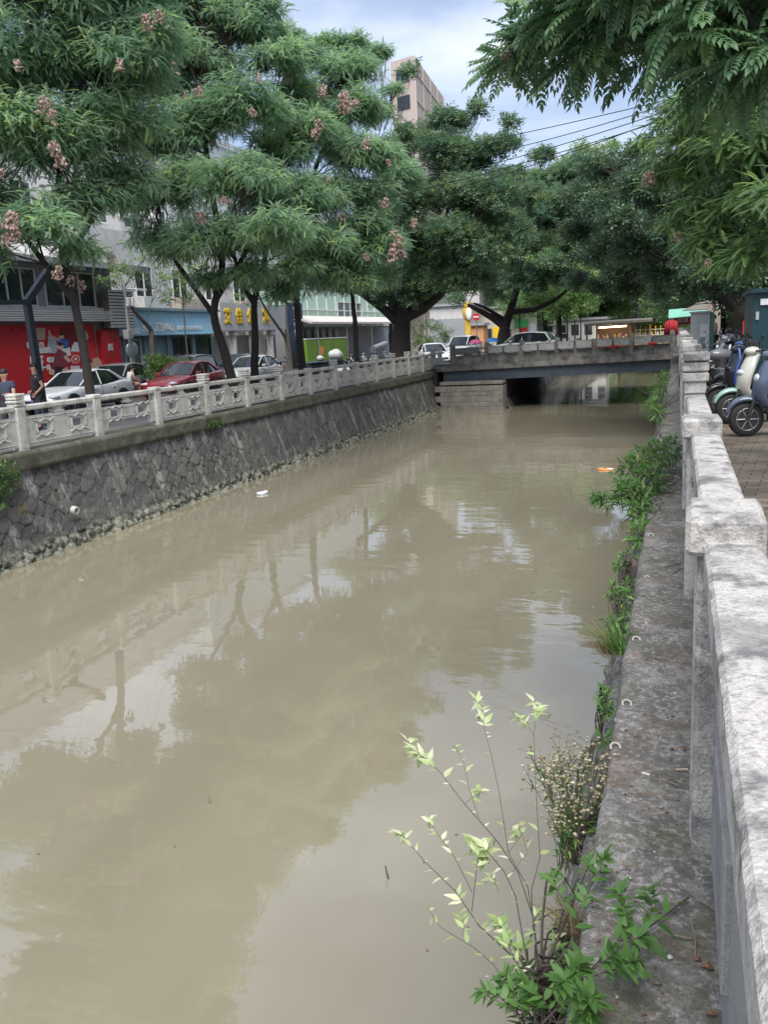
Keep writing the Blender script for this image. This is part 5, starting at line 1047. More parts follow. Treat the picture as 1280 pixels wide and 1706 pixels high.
# ============================================================ VEHICLES
M_tyre = mat('tyre_rubber', (.022, .022, .022), .8, bump=.2, bscale=60); M_rim = mat('alloy_rim', (.30, .30, .31), .35, metal=.8); M_carglass = mat('car_glass', (.012, .015, .018), .04, spec=.8); M_lamp = mat('lamp_lens', (.55, .56, .58), .1, spec=.8); M_tail = mat('tail_lens', (.35, .01, .01), .2); M_blackp = mat('black_plastic', (.025, .025, .027), .55); M_plate = mat('blue_number_plate', (.02, .07, .35), .4)
def paint(n, c): return mat('paint_'+n, c, .28, spec=.6, coat=.8, var=.25, vscale=1.2, col2=tuple(x*.88 for x in c))
def wheel(parent, p, r=.32, w_=.2, axis=(0, 1, 0), name='wheel', spokes=5, ri=.62):
    a = Vector(axis).normalized(); p = Vector(p); b = MB()
    b.lathe(p-a*w_/2, [(r*ri, 0), (r*.9, 0), (r, w_*.22), (r, w_*.78), (r*.9, w_), (r*ri, w_)], 20, axis=a); t = b.build(name, M_tyre, parent)
    b = MB(); b.lathe(p-a*w_*.40, [(r*.62, 0), (r*.64, w_*.03), (r*.64, w_*.77), (r*.60, w_*.80)], 18, axis=a, mi=0)
    for sd in (-1, 1):
        dd, s_, u_ = frame(a); b.tube([p+a*sd*w_*.47+(s_*math.cos(q)+u_*math.sin(q))*r*.60*ri/.62 for q in np.linspace(0, 2*math.pi, 19)], r*.035, 5, mi=1, cap=False)
    d, s, u = frame(a)
    for sd in (-1, 1):
        for k in range(spokes):
            an = k*2*math.pi/spokes; v = s*math.cos(an)+u*math.sin(an); b.tube([p+a*sd*w_*.46+v*r*.08, p+a*sd*w_*.46+v*r*.62*ri/.62], [r*.09, r*.06], 5, mi=1)
        b.lathe(p+a*sd*w_*.40, [(r*.16, 0), (r*.15, .02), (r*.05, .03)], 10, axis=a*sd, mi=1)
    b.build('rim', [M_blackp, M_rim], t); return t
def car(name, label, cat, loc, rz, pm, L=4.6, W=1.8, H=1.46, kind='sedan', group='cars by the far bank'):
    r = thing(name, label, cat, loc, rz, group); h = L/2; w_ = W/2; k = H/1.46
    hood = .80*k; belt = .93*k; trunk = 1.0*k if kind == 'sedan' else .98*k
    st = [(-h, .34, .72, .74), (-h+.05, .27, .92*k, .84), (-h+.25, .22, trunk, .91), (-h+.85, .2, trunk+.02, .98), (-h+1.5, .2, belt+.04, 1.), (0, .2, belt, 1.), (h-1.55, .2, belt-.01, 1.), (h-1.3, .2, hood+.10, .99), (h-.8, .21, hood+.02, .96), (h-.35, .22, hood-.05, .91), (h-.08, .25, .68*k, .80), (h, .32, .56, .66)]
    def ring(x, zb, zt, wf):
        W_ = w_*wf; zm = (zb+zt)/2
        p = [(W_*.80, zb), (W_*.95, zb+.07), (W_*1.0, zm-.05), (W_*1.0, zm+.08), (W_*.965, zt-.10), (W_*.93, zt-.035), (W_*.80, zt), (W_*.35, zt+.022)]
        return [(x, y, z) for y, z in p]+[(x, -y, z) for y, z in reversed(p)]
    b = MB(); b.loft([ring(*q) for q in st]); b.build('body', pm, r)
    # greenhouse
    if kind == 'sedan': cs = [(h-1.42, belt-.02, belt+.0, .86, .86), (h-2.15, belt-.02, H-.07, .93, .72), (h-2.6, belt-.02, H-.005, .94, .70), (-.35, belt-.02, H, .94, .69), (-.95, belt-.02, H-.05, .93, .69), (-h+.72, trunk-.02, trunk+.02, .86, .80)]
    else: cs = [(h-1.30, belt-.02, belt+.02, .88, .88), (h-1.95, belt-.02, H-.08, .94, .78), (h-2.4, belt-.02, H-.01, .95, .76), (-.8, belt-.02, H, .95, .76), (-h+.55, belt-.02, H-.07, .93, .75), (-h+.16, belt-.02, belt+.06, .90, .84)]
    def cring(x, z0, z1, a, c):
        a *= w_; c *= w_; z1 = max(z1, z0+.02); return [(x, a, z0), (x, c+(a-c)*.15, z0+(z1-z0)*.85), (x, c*.86, z1), (x, 0, z1+.012), (x, -c*.86, z1), (x, -c-(a-c)*.15, z0+(z1-z0)*.85), (x, -a, z0)]
    b = MB(); b.loft([cring(*q) for q in cs], sm=False); b.build('windows', M_carglass, r)
    b = MB(); rr = []
    for q in cs[1:-1]: x, z0, z1, a, c = q; c *= w_; rr.append([(x, c*.99, z1-.05), (x, c*.86, z1+.012), (x, c*.4, z1+.026), (x, -c*.4, z1+.026), (x, -c*.86, z1+.012), (x, -c*.99, z1-.05)])
    b.loft(rr, closed=True)
    for s in (-1, 1):
        P = lambda q, e=0: (q[0], s*(q[4]*w_+.0)*1.0+s*.004, q[2]-.03)
        Bm = lambda q: (q[0], s*(q[3]*w_+.004), q[1]+.0)
        b.tube([(cs[0][0], s*cs[0][3]*w_*.98, belt), P(cs[1])], .034, 5); b.tube([P(cs[1]), P(cs[2]), P(cs[3]), P(cs[4])], .028, 5); b.tube([P(cs[4]), (cs[5][0]+.05, s*cs[5][3]*w_*.98, cs[5][1]+.03)], .055, 5)
        mid = -.15 if kind == 'sedan' else -.2
        b.tube([(mid, s*w_*.945, belt), (mid-.05, s*w_*.72, H-.05)], .03, 5)
    b.build('roof', pm, r)
    # seams, trims
    b = MB()
    for s in (-1, 1):
        for x in (h-1.62, -.15, -h+1.22): b.tube([(x, s*w_*1.004, .28), (x, s*w_*1.004, belt*.75), (x, s*w_*.955, belt-.04)], .007, 4)
        b.box((0, s*w_*.985, .25), (L*.52, .03, .1), bev=.01)
    b.build('door_seam', M_blackp, r)
    for s in (-1, 1):
        for x in (.32-.0, -.75): MB().box((x-.1, s*(w_*.985+.012), belt-.14), (.19, .03, .03), bev=.008).build('door_handle', pm, r)
        MB().box((h-1.75, s*(w_+.06), belt+.06), (.16, .2, .13), bev=.03).build('mirror', pm, r)
        b = MB(); b.ell((h-.20, s*w_*.66, .64*k), (.20, .24, .075), 10, 6, M=Matrix.Rotation(-s*.45, 3, 'Z')); b.build('headlight', M_lamp, r)
        b = MB(); b.ell((-h+.10, s*w_*.70, .80*k), (.12, .20, .08), 10, 6, M=Matrix.Rotation(s*.3, 3, 'Z')); b.build('tail_light', M_tail, r)
        for x in (h-.86, -h+.98):
            b = MB(); b.lathe((x, s*(w_*.80), .33), [(.385, 0), (.385, w_*.212), (.36, w_*.216)], 22, axis=(0, s, 0)); b.build('wheel_arch', M_blackp, r)
            wheel(r, (x, s*(w_-.085), .32), .32, .2)
    MB().box((h-.045, 0, .47), (.10, W*.52, .16), bev=.02).build('grille', M_blackp, r); MB().box((h-.10, 0, .31), (.2, W*.66, .09), bev=.02).build('bumper_intake', M_blackp, r)
    MB().box((h+.012, 0, .47), (.02, .42, .13)).build('number_plate', M_plate, r)
    b = MB(); b.box((h-.062, 0, .565), (.06, W*.34, .022)); b.build('chrome_trim', M_rim, r)
    return r
ZR = ZL-.12
car('parked_car', 'white sedan parked beside the red billboard with its nose to the left', 'car', (-20.6, 26.75, ZR), R(-90), paint('white', (.70, .71, .72)), L=4.7, W=1.82)
car('parked_car', 'dark red sedan behind the second golden rain tree trunk', 'car', (-20.3, 33.6, ZR), R(-88), paint('red', (.26, .012, .022)), L=4.75, W=1.85)
car('parked_car', 'silver grey sedan parked right of the red car', 'car', (-20.4, 40.2, ZR), R(-90), paint('silver', (.42, .44, .44)), L=4.6, W=1.8, H=1.5)
car('parked_car', 'dark grey sport utility car half hidden behind the red car', 'car', (-23.4, 38.8, ZR), R(-86), paint('graphite', (.08, .085, .09)), L=4.6, W=1.86, H=1.68, kind='suv')
car('parked_car', 'dark blue grey car between the utility car and the silver sedan', 'car', (-23.2, 44.3, ZR), R(-88), paint('navy', (.035, .045, .07)), L=4.6, W=1.8, H=1.55, kind='suv')
car('parked_car', 'grey hatchback mostly hidden behind the flowering shrubs', 'car', (-23.9, 33.6, ZR), R(-80), paint('grey', (.22, .24, .25)), L=4.2, W=1.75, H=1.5, kind='suv')
car('parked_car', 'pale car crossing the bridge behind the parapet boxes', 'car', (-9.15, 55.0, bz(-9)-.05), R(172), paint('pale', (.36, .37, .36)), L=4.4, W=1.8, H=1.6, kind='suv', group='cars on and beyond the bridge')
P = at_y(770, 570, 66); car('parked_van', 'white van seen above the left end of the bridge', 'van', (P[0], 66, ZR), R(-100), paint('white', (.70, .71, .72)), L=4.4, W=1.75, H=1.9, kind='suv', group='cars on and beyond the bridge')
P = at_y(722, 577, 60); car('parked_car', 'white car behind the last balustrade posts by the bridge', 'car', (P[0], 60, ZR), R(-60), paint('white', (.70, .71, .72)), L=4.4, W=1.78, H=1.5, group='cars on and beyond the bridge')
for i, (px, Y, n, c) in enumerate(((912, 80, 'white', (.7, .71, .72)), (930, 87, 'silver', (.42, .44, .44)), (950, 96, 'pale', (.36, .37, .36)), (888, 74, 'grey', (.22, .24, .25)))):
    P = at_y(px, 568, Y); car('parked_car', ['white car parked under the young trees beyond the bridge', 'silver car next in the row under the young trees', 'pale car farthest in the row under the young trees', 'grey car nearest in the row under the young trees'][i], 'car', (P[0]-1.0, Y, ZL), R(-75), paint(n, c), group='cars on and beyond the bridge')

# ---- scooters
def scooter(label, loc, rz, pm, pm2=None, seatm=None, steer=.12, lean=.0, shield=None, style=0, group='scooters parked along the near parapet', box=False, cover=None, trim=None):
    """x forward; front wheel contact at +.62, rear at -.62"""
    r = thing('motor_scooter', label, 'motor scooter', loc, rz, group); pm2 = pm2 or pm; seatm = seatm or M_blackp
    ax = (-math.sin(steer), math.cos(steer), 0)
    wheel(r, (.66, 0, .225), .225, .10, ax, 'front_wheel', 6, .66); wheel(r, (-.62, 0, .225), .225, .12, (0, 1, 0), 'rear_wheel', 5, .66)
    b = MB(); b.lathe((.66, .045, .225), [(.09, 0), (.095, .004), (.05, .006)], 14, axis=ax); b.build('brake_disc', M_rim, r)
    b = MB()
    for s in (-1, 1): b.tube([(.66, s*.075, .225), (.60, s*.075, .42), (.54, s*.05, .56)], [.022, .026, .028], 8)
    b.tube([(.54, 0, .5), (.40, 0, .98)], .03, 8); b.build('fork', M_blackp, r)
    # front fender
    b = MB(); rings = []
    for i in range(9):
        a = R(20+i*15); R_ = .262; x = .66+R_*math.cos(a)*-1*(-1); z = .235+R_*math.sin(a); wv = .075*(1-.25*abs(i-4)/4)
        rings.append([(x, -wv, z-.03), (x, -wv*.8, z+.012), (x, 0, z+.035), (x, wv*.8, z+.012), (x, wv, z-.03), (x, 0, z+.01)])
    b.loft(rings); b.build('front_fender', pm2, r)
    # leg shield / apron
    b = MB()
    prof = [(.46, .40, .13), (.56, .52, .17), (.54, .68, .20), (.49, .82, .19), (.44, .93, .15), (.40, 1.0, .10)]
    rings = []
    for x, z, wv in prof: rings.append([(x+.05, 0, z), (x+.02, wv*.6, z), (x-.06, wv, z), (x-.11, wv*.97, z), (x-.10, 0, z), (x-.11, -wv*.97, z), (x-.06, -wv, z), (x+.02, -wv*.6, z)])
    b.loft(rings); b.build('leg_shield', shield or pm, r)
    b = MB(); b.ell((.535, 0, .74), (.05, .10, .07) if style != 1 else (.06, .13, .05), 12, 7); b.build('headlight', M_lamp if style != 2 else M_carglass, r)
    if style == 9:
        for s in (-1, 1): b = MB(); b.prism([(0, 0), (.16, .02), (.20, .22), (.10, .15)], (.44, s*.15, .58), (1, 0, 0), (0, 0, 1), .03); b.build('side_lamp', M_carglass, r)
    # handlebar head and bars
    b = MB(); b.ell((.38, 0, 1.04), (.12, .13, .07), 12, 7); b.build('handlebar_cover', pm, r)
    b = MB(); b.tube([(.30, -.34, 1.06), (.36, -.18, 1.05), (.38, 0, 1.04), (.36, .18, 1.05), (.30, .34, 1.06)], .014, 6)
    for s in (-1, 1): b.tube([(.31, s*.24, 1.06), (.285, s*.36, 1.06)], .022, 8); b.tube([(.38, s*.2, 1.05), (.36, s*.33, 1.03)], .008, 5)
    b.build('handlebar', M_blackp, r)
    for s in (-1, 1):
        b = MB(); b.tube([(.34, s*.17, 1.07), (.36, s*.22, 1.17), (.33, s*.25, 1.22)], .007, 5); b.ell((.33, s*.27, 1.25), (.018, .06, .04), 10, 6); b.build('mirror', M_blackp, r)
    # floor, tunnel, body
    b = MB(); b.box((.12, 0, .31), (.62, .30, .06), bev=.02); b.box((.0, 0, .24), (.8, .18, .10), bev=.02); b.build('floorboard', M_blackp, r)
    b = MB(); rings = []
    for x, z0, z1, wv in ((-.12, .34, .66, .10), (-.22, .33, .72, .14), (-.45, .36, .74, .16), (-.70, .46, .76, .14), (-.88, .60, .76, .08), (-.94, .66, .74, .03)): rings.append([(x, wv*.7, z0), (x, wv, (z0+z1)/2), (x, wv*.75, z1), (x, -wv*.75, z1), (x, -wv, (z0+z1)/2), (x, -wv*.7, z0)])
    b.loft(rings); b.build('rear_body', pm, r)
    b = MB(); rings = []
    for x, z0, z1, wv in ((-.02, .68, .71, .06), (-.08, .68, .77, .12), (-.30, .71, .79, .15), (-.50, .73, .80, .15), (-.62, .75, .84, .14), (-.82, .76, .84, .11), (-.88, .77, .80, .05)): rings.append([(x, wv, z0), (x, wv, z1-.03), (x, wv*.7, z1), (x, -wv*.7, z1), (x, -wv, z1-.03), (x, -wv, z0)])
    b.loft(rings); b.build('seat', seatm, r)
    b = MB(); b.ell((-.93, 0, .68), (.03, .08, .04), 8, 5); b.build('tail_light', M_tail, r)
    b = MB(); b.tube([(-.62, -.09, .225), (-.30, -.09, .26)], .05, 8); b.tube([(-.62, .10, .225), (-.55, .12, .60)], .025, 8); b.tube([(-.1, .1, .22), (-.16, .24, .03)], .012, 5); b.build('swing_arm', M_blackp, r)
    if trim:
        for s in (-1, 1): b = MB(); b.tube([(.42, s*.12, 1.06), (.42, s*.19, .92), (.49, s*.225, .70), (.50, s*.20, .54), (.42, s*.15, .40)], .026, 6); b.build('side_trim', trim, r)
    if box: MB().box((-.98, 0, .98), (.34, .36, .30), bev=.05, taper=.92).build('top_box', M_blackp, r)
    if cover:
        b = MB(); rings = []
        for t in np.linspace(0, 1, 10):
            x = .60-.55*t; z = .30+.82*min(1, t*1.9)-.12*max(0, t-.55); wv = .20+.16*math.sin(t*3)
            rings.append([(x+.03, -wv, z-.22), (x+.02, -wv*.9, z+.01*math.sin(t*20)), (x+.05, 0, z+.05), (x+.02, wv*.9, z+.012*math.sin(t*17)), (x+.03, wv, z-.22), (x-.0, wv*.9, z-.2), (x-.01, 0, z+.02), (x, -wv*.9, z-.2)])
        b.loft(rings); b.build('wind_apron', cover, r)
    return r
def park(px, py, rz, **k):   # the front tyre touches the paving at this sight line
    P = at_z(px, py, 0); a = rz; return (P[0]-.66*math.cos(a), P[1]-.66*math.sin(a), 0.)
M_sc1 = paint('slate_blue', (.10, .13, .19)); M_sc2 = paint('cream', (.58, .57, .50)); M_mint = paint('mint', (.27, .45, .38)); M_scb = paint('black', (.018, .02, .022)); M_scblue = paint('cobalt', (.03, .09, .33)); M_grey2 = paint('scooter_grey', (.2, .21, .22)); M_apr = mat('quilted_apron', (.05, .055, .06), .8, var=.5, vscale=9, col2=(.025, .027, .03), bump=.6, bscale=25)
rz = R(186); scooter('slate blue scooter nearest the camera with its front wheel on the paving', park(1243, 727, rz), rz, M_sc1, style=0, steer=.22)
rz = R(192); scooter('cream scooter with a mint front fender, second from the camera', park(1218, 706, rz), rz, M_sc2, M_mint, style=1, steer=.1)
rz = R(196); scooter('black scooter with a bright blue edge, third from the camera', park(1199, 693, rz), rz, M_scb, style=2, steer=.1, trim=M_scblue, cover=None)
rz = R(190); scooter('blue scooter wearing a dark quilted wind apron behind the black one', park(1206, 668, rz), rz, M_scblue, M_scb, style=2, steer=0, cover=M_apr)
rz = R(200); scooter('dark scooter with a rear top box deeper in the row', park(1192, 648, rz), rz, M_scb, M_scb, style=1, box=True)
rz = R(188); scooter('grey scooter with a dark apron deep in the row', park(1190, 632, rz), rz, M_grey2, style=1, cover=M_apr)
rz = R(196); scooter('dark blue scooter at the far end of the row', park(1188, 622, rz), rz, paint('navy', (.035, .045, .07)), style=0)
# classic motorcycle
def motorcycle(label, loc, rz, pm, name='motorcycle'):
    r = thing(name, label, 'motorcycle', loc, rz, None)
    wheel(r, (.70, 0, .30), .30, .09, (0, 1, 0), 'front_wheel', 12, .72); wheel(r, (-.62, 0, .30), .30, .11, (0, 1, 0), 'rear_wheel', 12, .72)
    b = MB()
    for s in (-1, 1): b.tube([(.70, s*.08, .30), (.42, s*.08, .92)], .024, 8)
    b.build('fork', M_rim, r); b = MB(); b.ell((.12, 0, .80), (.30, .14, .13), 14, 8); b.build('fuel_tank', pm, r)
    b = MB(); b.box((-.35, 0, .80), (.62, .24, .09), bev=.03); b.build('seat', M_blackp, r)
    b = MB(); b.box((.05, 0, .42), (.36, .26, .30), bev=.05)
    for k in range(6): b.lathe((.10, 0, .56+.03*k), [(.12, 0), (.12, .015)], 12)
    b.build('engine', M_rim, r)
    b = MB(); b.tube([(.2, .14, .45), (.15, .17, .25), (-.7, .19, .28)], [.025, .03, .045], 8); b.build('exhaust', M_rim, r)
    b = MB(); b.tube([(.42, 0, .85), (.1, 0, .68), (-.5, 0, .72), (-.62, 0, .32)], .02, 6); b.tube([(.42, 0, .80), (.25, 0, .3), (-.3, 0, .28)], .02, 6); b.build('frame', M_blackp, r)
    b = MB(); b.lathe((.50, 0, .86), [(.03, 0), (.085, .05), (.09, .12), (.08, .13)], 14, axis=(1, 0, -.1)); b.build('headlight', M_lamp, r)
    b = MB(); b.tube([(.18, -.38, 1.08), (.34, -.2, 1.04), (.38, 0, .96), (.34, .2, 1.04), (.18, .38, 1.08)], .013, 6); b.build('handlebar', M_rim, r)
    b = MB(); b.prism([(0, 0), (.05, .12), (.02, .24), (-.04, .32), (-.06, .32), (0, .24), (.03, .12), (-.02, 0)], (.48, 0, .95), (1, 0, 0), (0, 0, 1), .22); b.build('windscreen', M_glassl, r)
    for s in (-1, 1): b = MB(); b.tube([(.25, s*.25, 1.06), (.28, s*.28, 1.22)], .007, 5); b.lathe((.28, s*.30, 1.26), [(.05, 0), (.05, .012)], 12, axis=(1, 0, 0)); b.build('mirror', M_rim, r)
    for x in (.70, -.62):
        b = MB(); rings = []
        for i in range(9): a = R(30+i*15); rings.append([(x+.335*math.cos(a), -.07, .30+.335*math.sin(a)), (x+.35*math.cos(a), 0, .30+.35*math.sin(a)), (x+.335*math.cos(a), .07, .30+.335*math.sin(a)), (x+.325*math.cos(a), 0, .30+.325*math.sin(a))])
        b.loft(rings); b.build('fender', pm, r)
    return r
motorcycle('chrome and grey motorcycle with a clear windscreen nearest the tall parapet posts', (.95, 19.6, 0), R(205), M_grey2)
# far bank mopeds
for i, (px, Y) in enumerate(((585, 41.5), (603, 43.5), (622, 45.5), (636, 47.5))):
    P = at_x(px, 600, -17.6); r = scooter(['leftmost dark scooter behind the thin forked tree', 'second dark scooter of the far bank row', 'scooter under the grey cylinder bundle', 'rightmost scooter of the far bank row near the banyan'][i], (-17.8, P[1], ZL-.0), R(-30+i*15), M_scb if i % 2 == 0 else M_grey2, style=i % 3, group='scooters parked along the far bank')
P = at_x(478, 600, -17.6); scooter('dark scooter standing between tree trunks left of the bins', (-17.8, P[1]-.5, ZL), R(-60), M_scb, style=1, group='scooters parked along the far bank')
P = at_x(632, 576, -17.8); b = MB(); b.cyl((-17.9, P[1]-.9, ZL+1.25), (-17.7, P[1]+.9, ZL+1.5), .23, n=14); tag(b.build('rolled_mat', M_grey2), 'thick grey rolled mat carried on a far bank scooter', 'rolled mat')

# ---- coloured umbrellas above the bridge
def parasol(label, px, py, rpx, Y, m, z0):
    U = at_y(px, py, Y); ur = rpx/px_m(U); r = thing('rain_umbrella', label, 'umbrella', (U[0], Y, z0)); hz = U[2]-z0
    MB().lathe((0, 0, hz-ur*.5), [(ur, 0), (ur*.92, ur*.18), (ur*.6, ur*.42), (.02, ur*.55)], 12, sm=False).build('canopy', m, r); MB().cyl((0, 0, .0), (0, 0, hz+ur*.1), .015, n=5).build('shaft', M_steel, r)
parasol('pink umbrella shading a scooter above the left end of the bridge', 793, 566, 12, 63, mat('pink_canopy', (.60, .10, .25), .6), ZL+.0)
parasol('blue umbrella beside the pink one above the bridge', 823, 563, 13, 62, mat('blue_canopy', (.04, .22, .60), .6), ZL+.0)

# ============================================================ PEOPLE
M_hair = mat('black_hair', (.012, .01, .01), .6); M_shoe = mat('dark_shoes', (.03, .03, .03), .6)
def skinned(name, verts, edges, radii, m, parent, root=0, lv=2):
    me = bpy.data.meshes.new(name); me.from_pydata([tuple(v) for v in verts], edges, []); me.materials.append(m)
    o = bpy.data.objects.new(name, me); COL.objects.link(o); o.parent = parent
    md = o.modifiers.new('skin', 'SKIN'); md.use_smooth_shade = True
    sv = me.skin_vertices[0].data
    for i, r in enumerate(radii): sv[i].radius = r if hasattr(r, '__len__') else (r, r); sv[i].use_root = (i == root)
    s = o.modifiers.new('sub', 'SUBSURF'); s.levels = lv; s.render_levels = lv
    return o
def person(label, loc, rz, J, shirt, pants, sleeves='short', legs='long', hair=True, group=None, sc=1.):
    """x forward, y left. J overrides joint positions"""
    r = thing('person', label, 'person', loc, rz, group); r.scale = (sc,)*3
    D = dict(pel=(0, 0, .93), bel=(0, 0, 1.08), che=(.0, 0, 1.28), nek=(.0, 0, 1.46), jaw=(.03, 0, 1.55), hed=(.015, 0, 1.64), top=(0, 0, 1.71),
             shL=(0, .18, 1.40), elL=(-.02, .23, 1.13), wrL=(.06, .25, .90), shR=(0, -.18, 1.40), elR=(-.02, -.23, 1.13), wrR=(.06, -.25, .90),
             hiL=(0, .09, .90), knL=(.02, .10, .50), anL=(-.02, .10, .09), toL=(.16, .11, .03), hiR=(0, -.09, .90), knR=(.02, -.10, .50), anR=(-.02, -.10, .09), toR=(.16, -.11, .03))
    D.update(J); names = list(D); idx = {n: i for i, n in enumerate(names)}; V = [Vector(D[n]) for n in names]
    rad = dict(pel=(.13, .10), bel=(.115, .085), che=(.115, .08), nek=.055, jaw=(.06, .07), hed=(.075, .09), top=.05, shL=.06, shR=.06, elL=.042, elR=.042, wrL=.028, wrR=.028, hiL=.085, hiR=.085, knL=.058, knR=.058, anL=.04, anR=.04, toL=.03, toR=.03)
    E = [('pel', 'bel'), ('bel', 'che'), ('che', 'nek'), ('nek', 'jaw'), ('jaw', 'hed'), ('hed', 'top')]
    for s in 'LR': E += [('che', 'sh'+s), ('sh'+s, 'el'+s), ('el'+s, 'wr'+s), ('pel', 'hi'+s), ('hi'+s, 'kn'+s), ('kn'+s, 'an'+s), ('an'+s, 'to'+s)]
    ed = [(idx[a], idx[c]) for a, c in E]; rd = [rad[n] for n in names]
    for s, sg in (('L', 1), ('R', -1)):       # palm, four fingers and a thumb
        w0 = V[idx['wr'+s]]; d = (w0-V[idx['el'+s]]).normalized(); sd = d.cross(Vector((1, 0, .2))).normalized(); fw = sd.cross(d)
        V.append(w0+d*.06); rd.append((.034, .016)); pi_ = len(V)-1; ed.append((idx['wr'+s], pi_))
        for k in range(4):
            o_ = fw*(k-1.5)*.019; l = (.07, .082, .076, .06)[k]; V.append(w0+d*.10+o_); V.append(w0+d*(.10+l*.5)+o_-sd*.008); V.append(w0+d*(.10+l)+o_-sd*.025); rd += [.009, .008, .007]; n = len(V); ed += [(pi_, n-3), (n-3, n-2), (n-2, n-1)]
        V.append(w0+d*.045+fw*.038); V.append(w0+d*.085+fw*.055); rd += [.010, .008]; n = len(V); ed += [(pi_, n-2), (n-2, n-1)]
    skinned('body', V, ed, rd, M_skin, r)
    def clothes(nm, pts, es, rr, m): skinned(nm, pts, es, rr, m, r)
    P = {n: Vector(D[n]) for n in names}; k = 1.0 if sleeves == 'long' else .55
    pts = [P['pel'], P['bel'], P['che'], P['che'].lerp(P['nek'], .75)]; es = [(0, 1), (1, 2), (2, 3)]; rr = [(.165, .13), (.155, .13), (.18, .15), (.095, .10)]
    for s in 'LR': n = len(pts); pts += [P['sh'+s], P['sh'+s].lerp(P['el'+s], k if k < 1 else 1)]; es += [(2, n), (n, n+1)]; rr += [.082, .07]
    if k == 1:
        for q, s in enumerate('LR'): n = len(pts); pts.append(P['el'+s].lerp(P['wr'+s], .9)); es.append((5+2*q, n)); rr.append(.05)
    clothes('shirt', pts, es, rr, shirt)
    pts = [P['pel']]; es = []; rr = [(.155, .125)]
    for s in 'LR':
        e_ = P['kn'+s] if legs == 'short' else P['an'+s].lerp(P['kn'+s], .1); n = len(pts); pts += [P['hi'+s], P['hi'+s].lerp(P['kn'+s], .95)]; es += [(0, n), (n, n+1)]; rr += [.108, .085]
        if legs != 'short': pts.append(e_); es.append((n+1, n+2)); rr.append(.066)
    clothes('trousers', pts, es, rr, pants)
    for s in 'LR': a = P['an'+s]; t = P['to'+s]; b = MB(); c = a.lerp(t, .5); b.ell((c.x, c.y, c.z-.01), (.15, .055, .055), 10, 6, M=Matrix.Rotation(math.atan2((t-a).y, (t-a).x), 3, 'Z')); b.build('shoe', M_shoe, r)
    h = P['hed']; b = MB(); b.ell((h.x-.022, h.y, h.z+.035), (.098, .088, .098), 12, 8); b.build('hair', M_hair, r)
    fd = Vector((1, 0, 0)); b = MB()
    for s in (-1, 1): b.ell(h+Vector((.082, s*.033, .0)), (.010, .014, .008), 8, 5)
    b.build('eyes', M_hair, r); b = MB(); b.ell(h+Vector((.098, 0, -.03)), (.016, .013, .024), 8, 5); 
    for s in (-1, 1): b.ell(h+Vector((.0, s*.086, -.02)), (.02, .01, .03), 8, 5)
    b.build('nose_and_ears', M_skin, r); b = MB(); b.box(h+Vector((.078, 0, -.075)), (.02, .045, .009), bev=.003); b.build('mouth', mat('lips', (.3, .10, .09), .6), r)
    return r
M_bt = mat('black_tee', (.022, .022, .025), .8, var=.4, vscale=8); M_wt = mat('white_tee', (.62, .60, .57), .8, var=.3, vscale=8); M_pt = mat('dark_trousers', (.03, .032, .04), .8); M_gt = mat('grey_tee', (.28, .31, .31), .8); M_khaki = mat('beige_shorts', (.45, .38, .28), .8)
pm_ = at_x(56, 612, -16.0)
person('man in a black tee and dark trousers standing at the left balustrade', (-16.0, pm_[1], ZL), R(-125), dict(elL=(-.10, .25, 1.14), wrL=(.06, .20, .98), elR=(-.08, -.25, 1.14), wrR=(.10, -.16, 1.02), knL=(.08, .10, .50), anL=(.05, .10, .09), toL=(.22, .11, .03)), M_bt, M_pt)
pm_ = at_x(6, 626, -15.4)
person('man in a dark navy shirt cut off at the left edge of the picture', (-15.4, pm_[1], ZL-.1), R(-70), dict(elL=(.10, .22, 1.14), wrL=(.26, .14, 1.16), elR=(.08, -.22, 1.14), wrR=(.28, -.10, 1.18)), mat('navy_shirt', (.03, .04, .07), .8), M_pt)
SEAT = dict(pel=(0, 0, .50), bel=(.02, 0, .66), che=(.10, 0, .86), nek=(.16, 0, 1.01), jaw=(.21, 0, 1.08), hed=(.22, 0, 1.17), top=(.21, 0, 1.24), shL=(.10, .18, .96), elL=(.18, .22, .72), wrL=(.38, .14, .66), shR=(.10, -.18, .96), elR=(.18, -.22, .72), wrR=(.38, -.14, .66),
            hiL=(.04, .10, .48), knL=(.44, .13, .50), anL=(.42, .13, .09), toL=(.58, .14, .03), hiR=(.04, -.10, .48), knR=(.44, -.13, .50), anR=(.42, -.13, .09), toR=(.58, -.14, .03))
def stool(x, y, z, lab): b = MB(); b.box((x, y, z+.36), (.3, .3, .05), bev=.01); [b.box((x+a*.12, y+c*.12, z+.17), (.035, .035, .34)) for a in (-1, 1) for c in (-1, 1)]; tag(b.build('stool', M_red), lab, 'stool')
q = at_x(212, 612, -22.6)
person('man in a white tee seated by the kerb near the red side panel', (-22.6, q[1], ZR+.12), R(60), SEAT, M_wt, M_khaki, legs='short'); stool(-22.6, q[1], ZR+.12, 'low red stool under the man in the white tee')
q = at_x(198, 612, -23.6)
person('person in black seated beside the red side panel behind the man in white', (-23.6, q[1]-.1, ZL), R(40), SEAT, M_bt, M_pt); stool(-23.6, q[1]-.1, ZL, 'low red stool under the person in black')
q = at_y(1190, 545, 36)
person('person in a grey tee seen between the cabinet and the scooters', (q[0], 36, 0), R(200), dict(elL=(.05, .24, 1.14), wrL=(.22, .16, 1.05)), M_gt, M_pt, sc=.98)
q = at_x(161, 575, -24.6)
